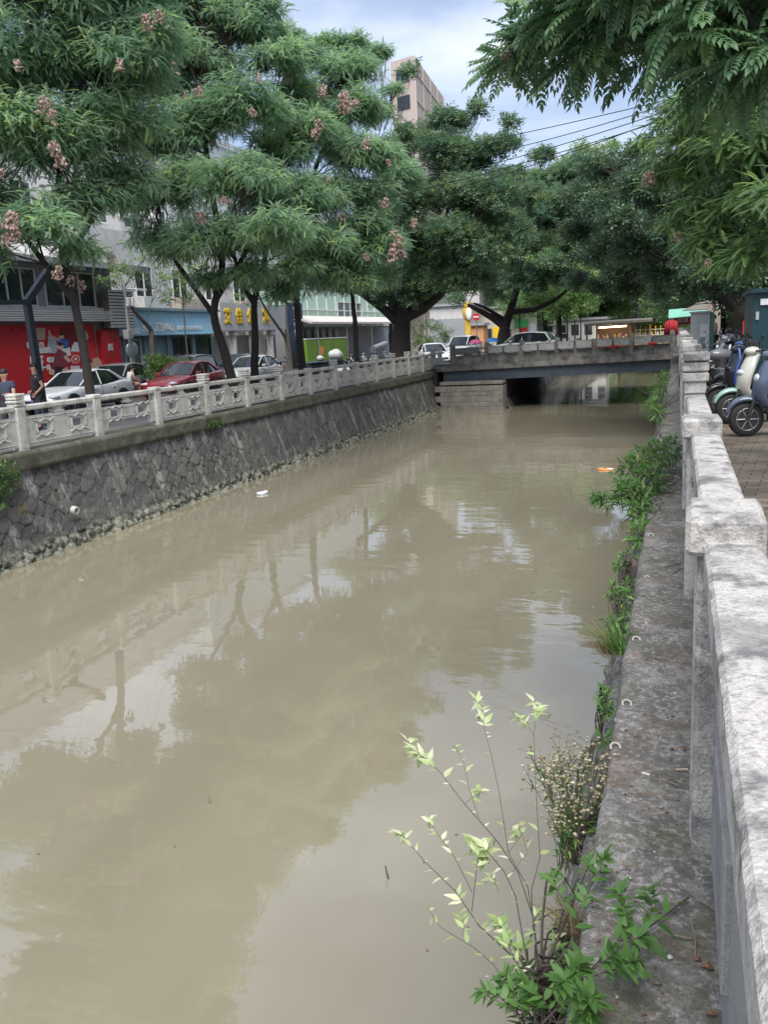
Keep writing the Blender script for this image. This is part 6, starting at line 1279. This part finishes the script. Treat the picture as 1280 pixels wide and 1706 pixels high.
# ============================================================ NEAR PLANTS, DEBRIS, WIRES
M_stem = mat('green_stem', (.08, .12, .04), .7); M_stemd = mat('dark_stem', (.07, .055, .045), .8, var=.5, vscale=20)
M_weedp = leaf_mat('variegated_leaf', (.16, .30, .06), (.42, .52, .24), .35, .45, c3=(.66, .68, .48))
M_weedg = leaf_mat('weed_leaf', (.06, .15, .035), (.15, .29, .075), .35, .5, c3=(.28, .40, .14))
M_weedd = leaf_mat('dark_weed_leaf', (.03, .08, .02), (.09, .19, .04), .3, .45, c3=(.22, .32, .08))
M_seedh = leaf_mat('dry_seed_head', (.28, .24, .12), (.55, .50, .34), .2, .8, c3=(.7, .68, .5))
M_dryst = leaf_mat('dry_stem_leaf', (.16, .12, .06), (.28, .24, .12), .2, .8)
def ovate(L=1., W=.36, n=5, fold=.12, curl=.25):
    V = []; Q = []
    for i in range(n+1):
        t = i/n; wv = W*.5*math.sin(math.pi*min(1, t*1.02)**.75)*(1+.07*(-1)**i)*(1 if 0 < i < n else 0); z = -curl*t*t*L
        V += [(t*L, wv, z+fold*wv), (t*L, 0, z), (t*L, -wv, z+fold*wv)]
    for i in range(n): a = 3*i; Q += [(a, a+1, a+4, a+3), (a+1, a+2, a+5, a+4)]
    return np.array(V), np.array(Q)
T_OV = ovate(); T_OVN = ovate(W=.28, n=5, curl=.45)
M_T = {}
def weed(name, label, base, stems, ml, group=None, ms=None, cat='weed'):
    """stems: list of (points, r0, r1, leaves[(t, size, side, up)])"""
    root = thing(name, label, cat, base, 0, group); b = MB(); P = []; A = []; U = []; S = []; T = []
    for pts, r0, r1, leaves in stems:
        pts = [Vector(p) for p in pts]; n = len(pts); b.tube(pts, [(r0+(r1-r0)*i/(n-1))*.72 for i in range(n)], 6)
        for (t, s, a, u, ti) in leaves:
            f = min(t*(n-1), n-1.001); i = int(f); p = pts[i].lerp(pts[i+1], f-i); d = (pts[i+1]-pts[i]).normalized()
            x, sd, up = frame(d); v = (d*.55+sd*math.cos(a)+up*math.sin(a)*.8+Vector((0, 0, -.1))).normalized()
            P.append(p); A.append(v); U.append(Vector((random.gauss(0, .35), random.gauss(0, .35), 1))+Vector((0, 0, .3))); S.append(s); T.append(ti)
    rel(root, b.build('stems', ms or M_stemd, root))
    V, Q, T2 = scatter(weed.tm, np.array(P), np.array([tuple(a) for a in A]), np.array([tuple(u) for u in U]), np.array(S), np.array(T)); npmesh('leaves', V-np.array(root.location), Q, ml, tint=T2, parent=root, smooth=True); return root
weed.tm = T_OV
def zp(zx, zy, Y): p = at_y(620+zx/2.4615, 1120+zy/2.4615, Y); return tuple(p)     # enlarged view of the near weed
def stem(pix, Y0, Y1, r0, r1, leaves): n = len(pix); return ([zp(a, c, Y0+(Y1-Y0)*i/(n-1)) for i, (a, c) in enumerate(pix)], r0, r1, leaves)
def lv(n, t0, t1, s, ti=.6, js=.25): return [(t0+(t1-t0)*i/max(1, n-1), s*random.uniform(1-js, 1+js), i*2.4+random.uniform(-.4, .4), 0, min(1, max(0, ti+random.gauss(0, .15)))) for i in range(n)]
def tuft(t, n, s, ti=.9): n = int(n*2.3); s = s*(1.7 if ti > .6 else .68); return [(t-random.random()**1.5*.16, s*random.uniform(.55, 1.1), k*2.4+random.uniform(-.6, .6), 0, min(1, ti+random.gauss(0, .08))) for k in range(n)]
bz0 = zp(690, 1440, 1.95)
S1 = [stem([(690, 1440), (640, 1240), (560, 1150), (440, 1040), (340, 895), (220, 780), (130, 675), (110, 655)], 1.95, 2.6, .0035, .0010, lv(8, .62, .98, .030, .95)+tuft(1, 5, .030)+tuft(.55, 4, .034)),
      stem([(690, 1440), (650, 1260), (590, 920), (545, 820), (470, 730), (440, 690)], 1.95, 2.4, .0035, .0012, tuft(1, 6, .042, .85)+lv(5, .75, .95, .042, .8)),
      stem([(690, 1440), (680, 1150), (660, 1000), (600, 820), (520, 700), (460, 630), (380, 540), (280, 410), (180, 320), (145, 280)], 1.95, 2.9, .0035, .0010, tuft(1, 7, .038)+tuft(.90, 5, .034)+lv(3, .62, .85, .024, .9)),
      stem([(660, 1000), (640, 880), (560, 740), (545, 640), (520, 480), (490, 340), (460, 220), (455, 160), (425, 110)], 2.2, 2.9, .0022, .0008, tuft(1, 4, .032)+tuft(.90, 4, .030)+lv(4, .70, .86, .028, .95)),
      stem([(660, 1000), (655, 890), (690, 760), (680, 600), (670, 400), (665, 260), (675, 150), (665, 120)], 2.2, 3.0, .0020, .0008, tuft(1, 4, .030)+tuft(.93, 4, .030)+lv(3, .80, .9, .024, .95)),
      stem([(665, 260), (635, 210), (605, 185)], 2.9, 3.0, .0011, .0007, tuft(1, 4, .026)),
      stem([(440, 600), (400, 480), (375, 370), (340, 300)], 2.7, 2.9, .0014, .0007, tuft(1, 3, .022)), stem([(380, 540), (430, 500), (445, 485)], 2.7, 2.8, .0011, .0007, tuft(1, 3, .022)),
      stem([(410, 980), (430, 800), (440, 740)], 2.2, 2.35, .002, .0012, tuft(1, 7, .046, .8)), stem([(410, 900), (340, 760), (260, 650), (235, 600)], 2.3, 2.6, .0018, .0008, tuft(1, 4, .026)+lv(3, .5, .8, .026, .9)),
      stem([(650, 1260), (560, 1080), (520, 1020)], 2.05, 2.2, .003, .0015, tuft(1, 8, .062, .55)+tuft(.7, 4, .055, .5)), stem([(680, 1150), (660, 1040), (680, 980)], 2.1, 2.3, .0025, .0012, tuft(1, 9, .048, .6)),
      stem([(690, 1440), (600, 1200), (540, 1090)], 1.95, 2.1, .003, .0015, tuft(1, 7, .070, .55)), stem([(690, 1440), (620, 1240), (610, 1120)], 1.95, 2.1, .003, .0015, tuft(1, 5, .066, .55)),
      stem([(690, 1440), (740, 1300), (760, 1180), (750, 1080)], 1.95, 2.2, .003, .0012, tuft(1, 5, .045, .55)+lv(4, .4, .8, .045, .3)),
      stem([(640, 1400), (500, 1200), (420, 1130), (280, 1045), (230, 970)], 2.0, 2.3, .0020, .0007, lv(1, .9, .9, .012)), stem([(370, 1080), (380, 1040), (370, 1010)], 2.2, 2.25, .001, .0006, lv(1, .9, .9, .01)),
      stem([(560, 840), (640, 740), (600, 620)], 2.4, 2.6, .0012, .0006, lv(1, .9, .9, .012)), stem([(520, 900), (500, 850), (475, 830)], 2.3, 2.4, .0012, .0006, tuft(1, 2, .014)),
      stem([(700, 1442), (600, 1400), (450, 1310)], 1.95, 2.0, .002, .0008, lv(2, .8, 1, .02, .1)), stem([(560, 740), (620, 660), (580, 650)], 2.4, 2.5, .0012, .0008, tuft(1, 3, .028))]
S1 = [(a, b_, c, d+lv(9, .30, .97, .034, .85)) for a, b_, c, d in S1]
weed('pale_weed', 'spindly weed with pale yellow green leaf tufts reaching over the water at the bottom', bz0, S1, M_weedp)
bz1 = zp(760, 1440, 1.85)
S2 = [stem([(700, 1440), (760, 1380), (880, 1240), (1000, 1110), (1130, 1050), (1280, 940)], 1.8, 1.9, .0035, .0018, lv(6, .3, .75, .070, .35)), stem([(1000, 1110), (1050, 1040), (1035, 940), (1010, 900)], 1.85, 1.95, .002, .001, tuft(1, 6, .055, .4)+tuft(.6, 3, .05, .4)),
      stem([(880, 1240), (960, 1180), (1060, 1100), (1110, 1080)], 1.8, 1.85, .002, .001, tuft(1, 6, .062, .45)+tuft(.5, 5, .075, .4)), stem([(760, 1380), (820, 1260), (850, 1200)], 1.75, 1.8, .0025, .001, tuft(1, 8, .080, .35)), stem([(760, 1380), (780, 1300), (790, 1260)], 1.75, 1.75, .0025, .001, tuft(1, 6, .085, .3)),
      stem([(760, 1440), (860, 1380), (900, 1330)], 1.72, 1.72, .0025, .001, tuft(1, 7, .080, .3)), stem([(760, 1440), (700, 1330), (640, 1290)], 1.85, 1.9, .0025, .001, tuft(1, 6, .070, .2)), stem([(760, 1440), (600, 1360), (540, 1290)], 1.85, 1.95, .0025, .001, tuft(1, 5, .060, .1)),
      stem([(800, 1180), (840, 1000), (900, 880), (890, 760)], 2.0, 2.25, .0022, .001, tuft(1, 6, .052, .5)+tuft(.62, 5, .062, .45)), stem([(840, 1000), (760, 900), (740, 830)], 2.1, 2.2, .0018, .001, tuft(1, 8, .055, .55)), stem([(900, 880), (940, 800), (960, 760)], 2.2, 2.25, .0016, .001, tuft(1, 5, .050, .45)),
      stem([(1130, 1050), (1150, 960), (1135, 890)], 1.9, 1.95, .0014, .0008, tuft(1, 5, .034, .45)), stem([(760, 1440), (840, 1430), (880, 1400)], 1.7, 1.7, .002, .001, tuft(1, 6, .07, .2)), stem([(900, 1250), (1040, 1200), (1080, 1180)], 1.8, 1.8, .002, .001, tuft(1, 6, .070, .35))]
S2 += [stem([(700+dx, 1440), (700+dx*1.6+ex*.5, 1330), (700+dx*2+ex, 1240+k*14)], 1.85, 1.95, .0024, .001, tuft(1, 5, .058, .35)) for k, (dx, ex) in enumerate(((-60, -30), (-30, 20), (0, -10), (30, 30), (60, 10), (-80, -90), (15, -60), (80, 70)))]
S2 = [(a, b_, c, d+lv(13, .25, .97, .046, .4)) for a, b_, c, d in S2]
weed('green_weed', 'broad leaved fresh green weed spreading over the ledge at the bottom', bz1, S2, M_weedg)
# flowering dry bush
def drybush(label, c, R_, H_, n, seed):
    r_ = random.Random(seed); root = thing('seeding_weed', label, 'weed', c); b = MB(); P = []; T = []; L = []
    for k in range(n):
        a = r_.uniform(0, 6.28); rr = R_*math.sqrt(r_.random()); tip = Vector((rr*math.cos(a), rr*math.sin(a), H_*r_.uniform(.75, 1.05)*(1-.25*(rr/R_)**2))); p0 = Vector((r_.gauss(0, .015), r_.gauss(0, .015), 0))
        m1 = p0.lerp(tip, .45)*.9+Vector((0, 0, .05*H_)); b.tube([p0, m1, tip], [.0022, .0014, .0007], 4)
        for j in range(7):
            f = r_.uniform(.5, .98); q = m1.lerp(tip, f); e = q+Vector((r_.gauss(0, .03), r_.gauss(0, .03), r_.uniform(.01, .06))); b.tube([q, e], [.0009, .0005], 3); P.append(e); T.append(r_.random())
        P.append(tip); T.append(r_.random())
        for j in range(6): L.append(m1.lerp(tip, r_.uniform(-.3, .9)))
    b.build('stems', mat('seed_stem', (.10, .095, .05), .8), root)
    V = []; F = []; TT = []
    for p, t in zip(P, T):
        i = len(V); s = .0055*r_.uniform(.7, 1.4)
        V += [(p.x+s, p.y, p.z), (p.x, p.y+s, p.z), (p.x-s, p.y, p.z), (p.x, p.y-s, p.z), (p.x, p.y, p.z+s*.9), (p.x, p.y, p.z-s*1.4)]; TT += [t]*6
        for a, c_ in ((0, 1), (1, 2), (2, 3), (3, 0)): F += [(i+a, i+c_, i+4), (i+c_, i+a, i+5)]
    npmesh('seed_heads', np.array(V), np.array(F), M_seedh, tint=np.array(TT), parent=root)
    n_ = len(L); V, Q, T2 = scatter(T_OVN, np.array([tuple(p) for p in L]), rng.normal(size=(n_, 3))*[1, 1, .5]+[0, 0, .5], np.tile([0.1, 0, 1.], (n_, 1)), rng.uniform(.02, .04, n_), rng.uniform(0, 1, n_)); npmesh('leaves', V, Q, M_weedd, tint=T2, parent=root)
    return root
q = at_y(965, 1440, 3.0); drybush('bushy weed with tiny cream seed heads growing from the wall edge', (q[0]-.02, 3.0, q[2]), .19, .50, 46, 3)
q = at_y(925, 1470, 2.75); drybush('thin browned seed stalks left of the bushy cream weed', (q[0]+.03, 2.75, q[2]+.05), .08, .26, 10, 5)
# leafy clumps along the near wall
def clump(label, px, py, rpx, Y, n, m=None, size=.5, hang=.0, tm=None, lobes=None, dens=110, name='wall_shrub'):
    P = at_y(px, py, Y); r = rpx/px_m(P); lobs = lobes or [(P[0]+random.uniform(-.6, .6)*r, P[1]+random.uniform(-1.2, 1.2)*r, P[2]+random.uniform(-.6, .5)*r, r*random.uniform(.35, .6)) for _ in range(n)]
    base = Vector((-.40, Y, ZL if False else P[2]-r*.6)); base.x = min(-.3, P[0]+r); root = thing(name, label, 'shrub', base)
    Ps = []; As = []; b = MB()
    for l in lobs:
        c = Vector(l[:3]); k = int(dens*l[3]*l[3]*95)+30; e = sph(k); Ps.append(np.array(l[:3])+e*(rng.uniform(0, 1, k)**.4)[:, None]*l[3]); As.append(e*.8+rng.normal(size=(k, 3))*.5+[0, 0, .15])
        for j in range(7): tipp = c+Vector(sph(1)[0])*l[3]*.9; branch(b, base+Vector((0, random.uniform(-.4, .4)*r, random.uniform(-.2, .1))), tipp, .005, .0015, n=5, wig=.18)
    P_ = np.concatenate(Ps); A_ = np.concatenate(As); k = len(P_); V, Q, T = scatter(tm or T_OVN, P_, A_, np.tile([.05, 0, 1.], (k, 1))+rng.normal(size=(k, 3))*.4, size*rng.uniform(.6, 1.2, k), np.clip(.45+rng.normal(size=k)*.25, 0, 1))
    rel(root, b.build('stems', M_stemd, root)); npmesh('foliage', V-np.array(base), Q, m or M_weedg, tint=T, parent=root); return root
def L3(*a): return [(*at_y(px, py, Y), r/px_m(at_y(px, py, Y))) for px, py, r, Y in a]
clump('large leafy shrub bulging from the near wall over the water', 1070, 790, 55, 8.2, 0, size=.085, m=M_weedg, lobes=L3((1105, 755, 26, 9.4), (1080, 765, 30, 8.8), (1050, 790, 28, 8.4), (1085, 800, 24, 8.3), (1060, 830, 30, 7.9), (1075, 860, 24, 7.5), (1040, 820, 20, 8.0), (1065, 890, 17, 7.0), (1120, 745, 15, 9.6), (1010, 835, 13, 7.9), (995, 828, 8, 7.9)), dens=70)
clump('second shrub farther along the near wall close to the bridge', 1100, 660, 25, 15, 0, size=.10, m=M_weedg, lobes=L3((1102, 640, 13, 18), (1098, 665, 16, 16), (1095, 690, 13, 14), (1110, 625, 8, 20), (1090, 675, 10, 15)), dens=45)
clump('thin wall weed below the large shrub', 1045, 930, 20, 6.0, 0, size=.055, m=M_weedg, lobes=L3((1050, 925, 13, 6.2), (1035, 940, 10, 6.0), (1045, 975, 13, 5.5)), dens=110)
clump('green weed tuft halfway down the near wall', 1035, 1010, 28, 4.9, 0, size=.05, m=M_weedg, lobes=L3((1040, 1000, 17, 5.1), (1025, 985, 13, 5.1), (1045, 1035, 18, 4.8), (1035, 1065, 20, 4.4), (1020, 1040, 12, 4.7)), dens=150)
clump('small leafy sprig on the wall face above the cream weed', 1008, 1165, 12, 3.75, 0, size=.045, m=M_weedg, lobes=L3((1008, 1165, 9, 3.75), (1012, 1185, 7, 3.7), (1005, 1150, 5, 3.8)), dens=260)
clump('leaf tuft beside the ledge edge near the cream weed', 1005, 1400, 14, 2.9, 0, size=.045, m=M_weedg, lobes=L3((1008, 1230, 7, 3.5), (1010, 1350, 7, 3.1), (1000, 1395, 8, 2.9)), dens=200)
# dark low tangle under the weeds
clump('dense dark undergrowth at the foot of the near weeds', 930, 1640, 50, 1.9, 0, size=.05, m=M_weedd, lobes=L3((930, 1670, 40, 2.0), (905, 1700, 40, 2.05), (960, 1620, 22, 2.1), (880, 1640, 25, 2.1), (950, 1560, 20, 2.4), (965, 1500, 14, 2.6), (985, 1440, 8, 2.8)), dens=120)
# grasses
def grass(label, x, y, z, n, h, m=M_weedg, lean=(-.5, 0)):
    root = thing('grass_tuft', label, 'grass', (x, y, z)); V = []; Q = []; T = []
    for k in range(n):
        a = random.uniform(0, 6.28); L = h*random.uniform(.5, 1.1); d = Vector((math.cos(a)*.5+lean[0], math.sin(a)*.5+lean[1], 1)).normalized(); s = Vector((-d.y, d.x, 0)).normalized()*.0035; i = len(V); o = Vector((random.gauss(0, .02), random.gauss(0, .03), 0))
        for t in (0, .4, .75, 1): c = o+d*L*t+Vector((lean[0]*.3, 0, -.35))*L*t*t; V += [tuple(c-s*(1-t*.9)), tuple(c+s*(1-t*.9))]; 
        T += [random.random()]*8; Q += [(i+2*j, i+2*j+1, i+2*j+3, i+2*j+2) for j in range(3)]
    npmesh('blades', np.array(V), np.array(Q), m, tint=np.array(T), parent=root); return root
for lab, px, py, Y, n, h, m in (('grass tuft on the wall below the weed tuft', 1035, 1085, 4.3, 60, .3, M_weedg), ('dry grass wisps on the wall at the weed tuft', 1015, 1090, 4.3, 50, .28, M_dryst), ('grass blades at the wall foot near the dead stems', 965, 1560, 2.35, 40, .2, M_dryst)):
    q = at_y(px, py, Y); grass(lab, q[0], Y, q[2], n, h, m)
# far wall growth
P = at_x(2, 800, -12.75); lobs = [(P[0]+.1, P[1]+d, P[2]+e, s) for d, e, s in ((-.1, 0, .34), (.1, .12, .24), (-.4, .1, .35), (-.3, -.25, .3))]
clump('small green shrub rooted in the far wall at the left edge', 0, 800, 30, P[1], 0, size=.12, m=M_lbush, lobes=lobs, dens=14).location
P = at_x(355, 705, -12.8); clump('moss and ferns growing on the far coping', 0, 0, 10, P[1], 0, size=.09, m=M_lbush, lobes=[(P[0], P[1]+k*.28, P[2]+.0, .12) for k in (-1, 0, 1)], dens=60, name='fern_patch')
P = at_x(30, 868, -12.45); grass('tuft of tan dead grass hanging on the far wall', P[0]+.1, P[1], P[2]+.15, 60, .45, M_dryst, lean=(.5, .1))

# ---- debris on the ledge and water
M_paper = mat('white_paper', (.68, .68, .66), .7); M_pipe = mat('white_plastic_pipe', (.46, .46, .42), .5, var=.4, vscale=20, col2=(.4, .4, .36)); M_dleaf = mat('dead_leaf', (.20, .10, .055), .7, var=.7, vscale=60, col2=(.10, .055, .035)); M_twig = mat('dry_twig', (.24, .19, .14), .8, var=.5, vscale=50); M_twigd = mat('dark_twig', (.08, .065, .05), .8)
def hook(px, py, lab, s=.018):
    P = at_z(px, py, -.05); b = MB(); b.tube([Vector((s*math.cos(a), s*.8*math.sin(a)*.6, s*.9*math.sin(a)+.012)) for a in np.linspace(-.9, 3.6, 11)], .0042, 8); o = b.build('pipe_hook', M_pipe); o.location = (P[0], P[1], -.055); o.rotation_euler = (R(-30), 0, R(20)); tag(o, lab, 'hook', 'white pipe hooks along the ledge edge')
for (px, py, lab) in ((1046, 1175, 'white curved pipe hook at the ledge edge, upper of the near pair'), (1027, 1248, 'white curved pipe hook above the cream seeding weed'), (1062, 1068, 'white pipe hook beside the grass tuft'), (1080, 965, 'white pipe hook near the reddish wall stone'), (1086, 893, 'white pipe hook just below the large shrub')): hook(px, py, lab)
for (px, py, dx) in ((1036, 1200, 0),): P = at_z(px, py, -.08); b = MB(); b.ell((0, 0, 0), (.03, .022, .018), 7, 5); o = b.build('pale_stone', M_pipe); o.location = tuple(P); tag(o, 'pale lump of mortar between the two near hooks', 'stone')
P = at_z(1077, 948, -.18); b = MB(); b.box((0, 0, 0), (.12, .26, .24), bev=.05, rz=.2); o = b.build('wall_stone', mat('reddish_stone', (.14, .11, .105), .9, var=.6, vscale=9, bump=.5, bscale=30)); o.location = (-.30, P[1], -.22); tag(o, 'reddish grey stone sticking out of the near wall', 'stone')
def leafbit(px, py, s, m, lab, cat='leaf', nm='dead_leaf', z=-.038):
    P = at_z(px, py, z); b = MB(); n = 9; a0 = random.uniform(0, 6)
    pts = [(s*(.6+.4*math.sin(k*2.3+a0))*math.cos(k*2*math.pi/n+a0), s*(.5+.2*math.cos(k*1.7))*math.sin(k*2*math.pi/n+a0)) for k in range(n)]
    vs = [(x, y, .004+.25*s*math.sin(x/s*2+a0)**2) for x, y in pts]+[(0, 0, .014)]; vs += [(x, y, z_-.0015) for x, y, z_ in vs]; m_ = n+1
    b.add(vs, [(k, (k+1) % n, n) for k in range(n)]+[(m_+(k+1) % n, m_+k, m_+n) for k in range(n)]+[(k, m_+k, m_+(k+1) % n, (k+1) % n) for k in range(n)])
    o = b.build(nm, m); o.location = tuple(P); return tag(o, lab, cat)
leafbit(1139, 1248, .018, M_dleaf, 'brown curled leaf against the near post, upper'); leafbit(1180, 1612, .022, M_dleaf, 'brown dead leaf lying on the ledge by the parapet foot'); leafbit(1164, 1600, .013, M_dleaf, 'small brown leaf touching the larger dead leaf'); leafbit(1186, 1690, .016, M_dleaf, 'dead leaf at the very bottom of the ledge')
leafbit(1117, 1598, .010, M_paper, 'torn white paper scrap on the near ledge', 'litter', 'paper_scrap')
b = MB(); P = at_z(1077, 1289, -.04); b.box((0, 0, 0), (.028, .008, .004), rz=-.4); o = b.build('paper_scrap', M_paper); o.location = tuple(P); tag(o, 'small white strip lying on the ledge below the hooks', 'litter')
b = MB(); P = at_z(1137, 1283, -.03); b.cyl((-.02, 0, .0), (.02, .003, .004), .0035, n=6); o = b.build('wood_stub', mat('pale_wood', (.5, .42, .3), .7)); o.location = tuple(P); tag(o, 'pale wooden stub beside the near post', 'stick')
tw_ = [((1148, 1495), (1085, 1545), (1065, 1552)), ((1010, 1540), (1035, 1560), (1052, 1563)), ((1135, 1475), (1165, 1500), (1195, 1518)), ((1152, 1530), (1160, 1570), (1160, 1595)), ((1120, 1558), (1155, 1566)), ((1060, 1320), (1100, 1325), (1138, 1332)), ((1110, 1300), (1135, 1312)), ((1035, 1440), (1050, 1443), (1065, 1444)), ((1108, 945), (1138, 938)), ((1122, 955), (1136, 948)), ((1105, 818), (1130, 800), (1135, 785)), ((1112, 828), (1135, 812))]
labs = ['long dark twig crossing the ledge among the green leaves', 'pale bent twig near the weed stems', 'thin straw leaning toward the parapet foot', 'dry stalk lying along the ledge by the dead leaves', 'short dry stalk across the ledge bottom', 'thin dry straw across the middle ledge', 'short straw below the wooden stub', 'white twig fragment at the ledge edge', 'upper brown twig on the far ledge', 'lower brown twig on the far ledge', 'pale stick in the litter patch by the large shrub', 'second pale stick in the litter patch']
for i, (pp, l) in enumerate(zip(tw_, labs)):
    pts = [Vector(at_z(a, c, -.030))+Vector((0, 0, .004*(k % 2))) for k, (a, c) in enumerate(pp)]; o = MB().tube(pts, [.0028, .0022, .0015][:len(pts)] if i != 0 else [.0035, .0028, .002], 6).build('twig', M_twigd if i in (0, 8, 9) else M_twig); tag(o, l, 'twig')
# litter speckles too many to count
V = []; F = []; mi_ = []
b = MB()
for k in range(420):
    y = 1.6+7.5*random.random()**1.6; x = random.uniform(-.18, .04); s = random.uniform(.0015, .006)*(1 if random.random() < .9 else 1.8); b.ell((x, y, -.040), (s, s*random.uniform(.5, 1), s*.5), 5, 3, mi=random.choice((0, 1, 1, 2, 2)))
for k in range(160):
    y = random.uniform(8.2, 11.2); x = random.uniform(-.14, .04); s = random.uniform(.008, .022); b.box((x, y, -.034+random.uniform(0, .012)), (s*2, s*.7, .004), rz=random.uniform(0, 3), rx=random.uniform(-.3, .3), mi=random.choice((0, 1, 2, 1)))
tag(b.build('litter_specks', [M_pipe, M_dleaf, M_twig]), 'scattered chips, crumbs and leaf bits on the ledge', 'debris', kind='stuff')
# floating things
def onw(px, py): return at_z(px, py, ZW)
P = onw(1012, 783); b = MB(); b.ell((0, 0, .01), (.24, .12, .045), 10, 6, M=Matrix.Rotation(.2, 3, 'Z')); b.ell((-.16, .05, .015), (.12, .08, .05), 8, 5); b.ell((.08, -.03, .03), (.13, .05, .035), 8, 5, mi=1); o = b.build('floating_wrapper', [mat('orange_wrapper', (.75, .20, .03), .35, var=.5, vscale=14, col2=(.8, .45, .1)), M_paper]); o.location = tuple(P); tag(o, 'orange and yellow wrapper floating near the large shrub', 'wrapper')
P = onw(437, 823); b = MB(); b.ell((0, 0, .02), (.13, .16, .06), 8, 6); b.ell((.06, .10, .04), (.08, .06, .05), 7, 5); b.ell((-.08, -.06, .03), (.07, .09, .04), 7, 5); o = b.build('floating_bag', mat('pale_bag', (.55, .60, .64), .3)); o.location = tuple(P); tag(o, 'crumpled whitish bag floating below the far wall', 'bag')
for (a, c, lab, h) in (((638, 1443), (648, 1465), 'short dark stick poking out of the water at the bottom', .10), ((357, 1331), (350, 1340), 'small pale stick standing in the brown water', .07), ((268, 1408), (276, 1412), 'tiny dark twig floating in the lower left water', .0)):
    p = Vector(onw(*c)); q_ = p+Vector((-.03, .02, h)) if h else p+Vector((.08, .03, .003)); o = MB().tube([p+Vector((0, 0, -.02)), q_], [.007, .005], 6).build('floating_stick', M_twigd if h != .07 else M_twig); tag(o, lab, 'stick')
b = MB()
for k in range(150):
    x = random.uniform(-11.8, -.9); y = random.uniform(2, 42); x = x if random.random() < .5 else (-12.1+random.random()**2*1.5 if random.random() < .5 else -.8-random.random()**2*1.2); s = random.uniform(.006, .012)+y*.0006; b.box((x, y, ZW+.004), (s*random.uniform(1, 2.2), s*random.uniform(.3, .8), .006), rz=random.uniform(0, 3), mi=random.choice((0, 1, 1, 2)))
tag(b.build('floating_specks', [M_pipe, M_dleaf, M_twigd]), 'tiny leaves and specks floating on the canal', 'debris', kind='stuff')
# drain tube on the far wall
P = at_x(122, 849, -12.45); b = MB(); b.lathe((P[0]-.02, P[1], P[2]), [(.09, 0), (.09, .12), (.065, .12), (.065, .02)], 14, axis=(1, -.1, -.2)); tag(b.build('drain_pipe', M_pipe), 'small white drain pipe end in the far wall', 'pipe')
# ---- overhead cables
cab = [((1045, 175), (560, 262), 26, 48, .5), ((1045, 179), (600, 262), 26, 48, .9), ((1040, 190), (650, 300), 25, 46, .6), ((1045, 196), (640, 330), 24, 45, .7), ((1040, 205), (480, 345), 24, 44, .7)]
for i, (a, c, ya, yc, sg_) in enumerate(cab):
    A_ = Vector(at_y(a[0]+120, a[1]-22, ya)); C_ = Vector(at_y(c[0]-150, c[1]+20, yc)); n = 24
    pts = [A_.lerp(C_, k/n)+Vector((0, 0, -sg_*4*(k/n)*(1-k/n))) for k in range(n+1)]; tag(MB().tube(pts, .013, 5).build('overhead_cable', M_blackp), ['uppermost black cable crossing the sky', 'second black cable, close under the uppermost', 'third overhead cable from the top', 'fourth overhead cable from the top', 'lowest overhead cable sloping over the banyan'][i], 'cable', 'overhead cables')
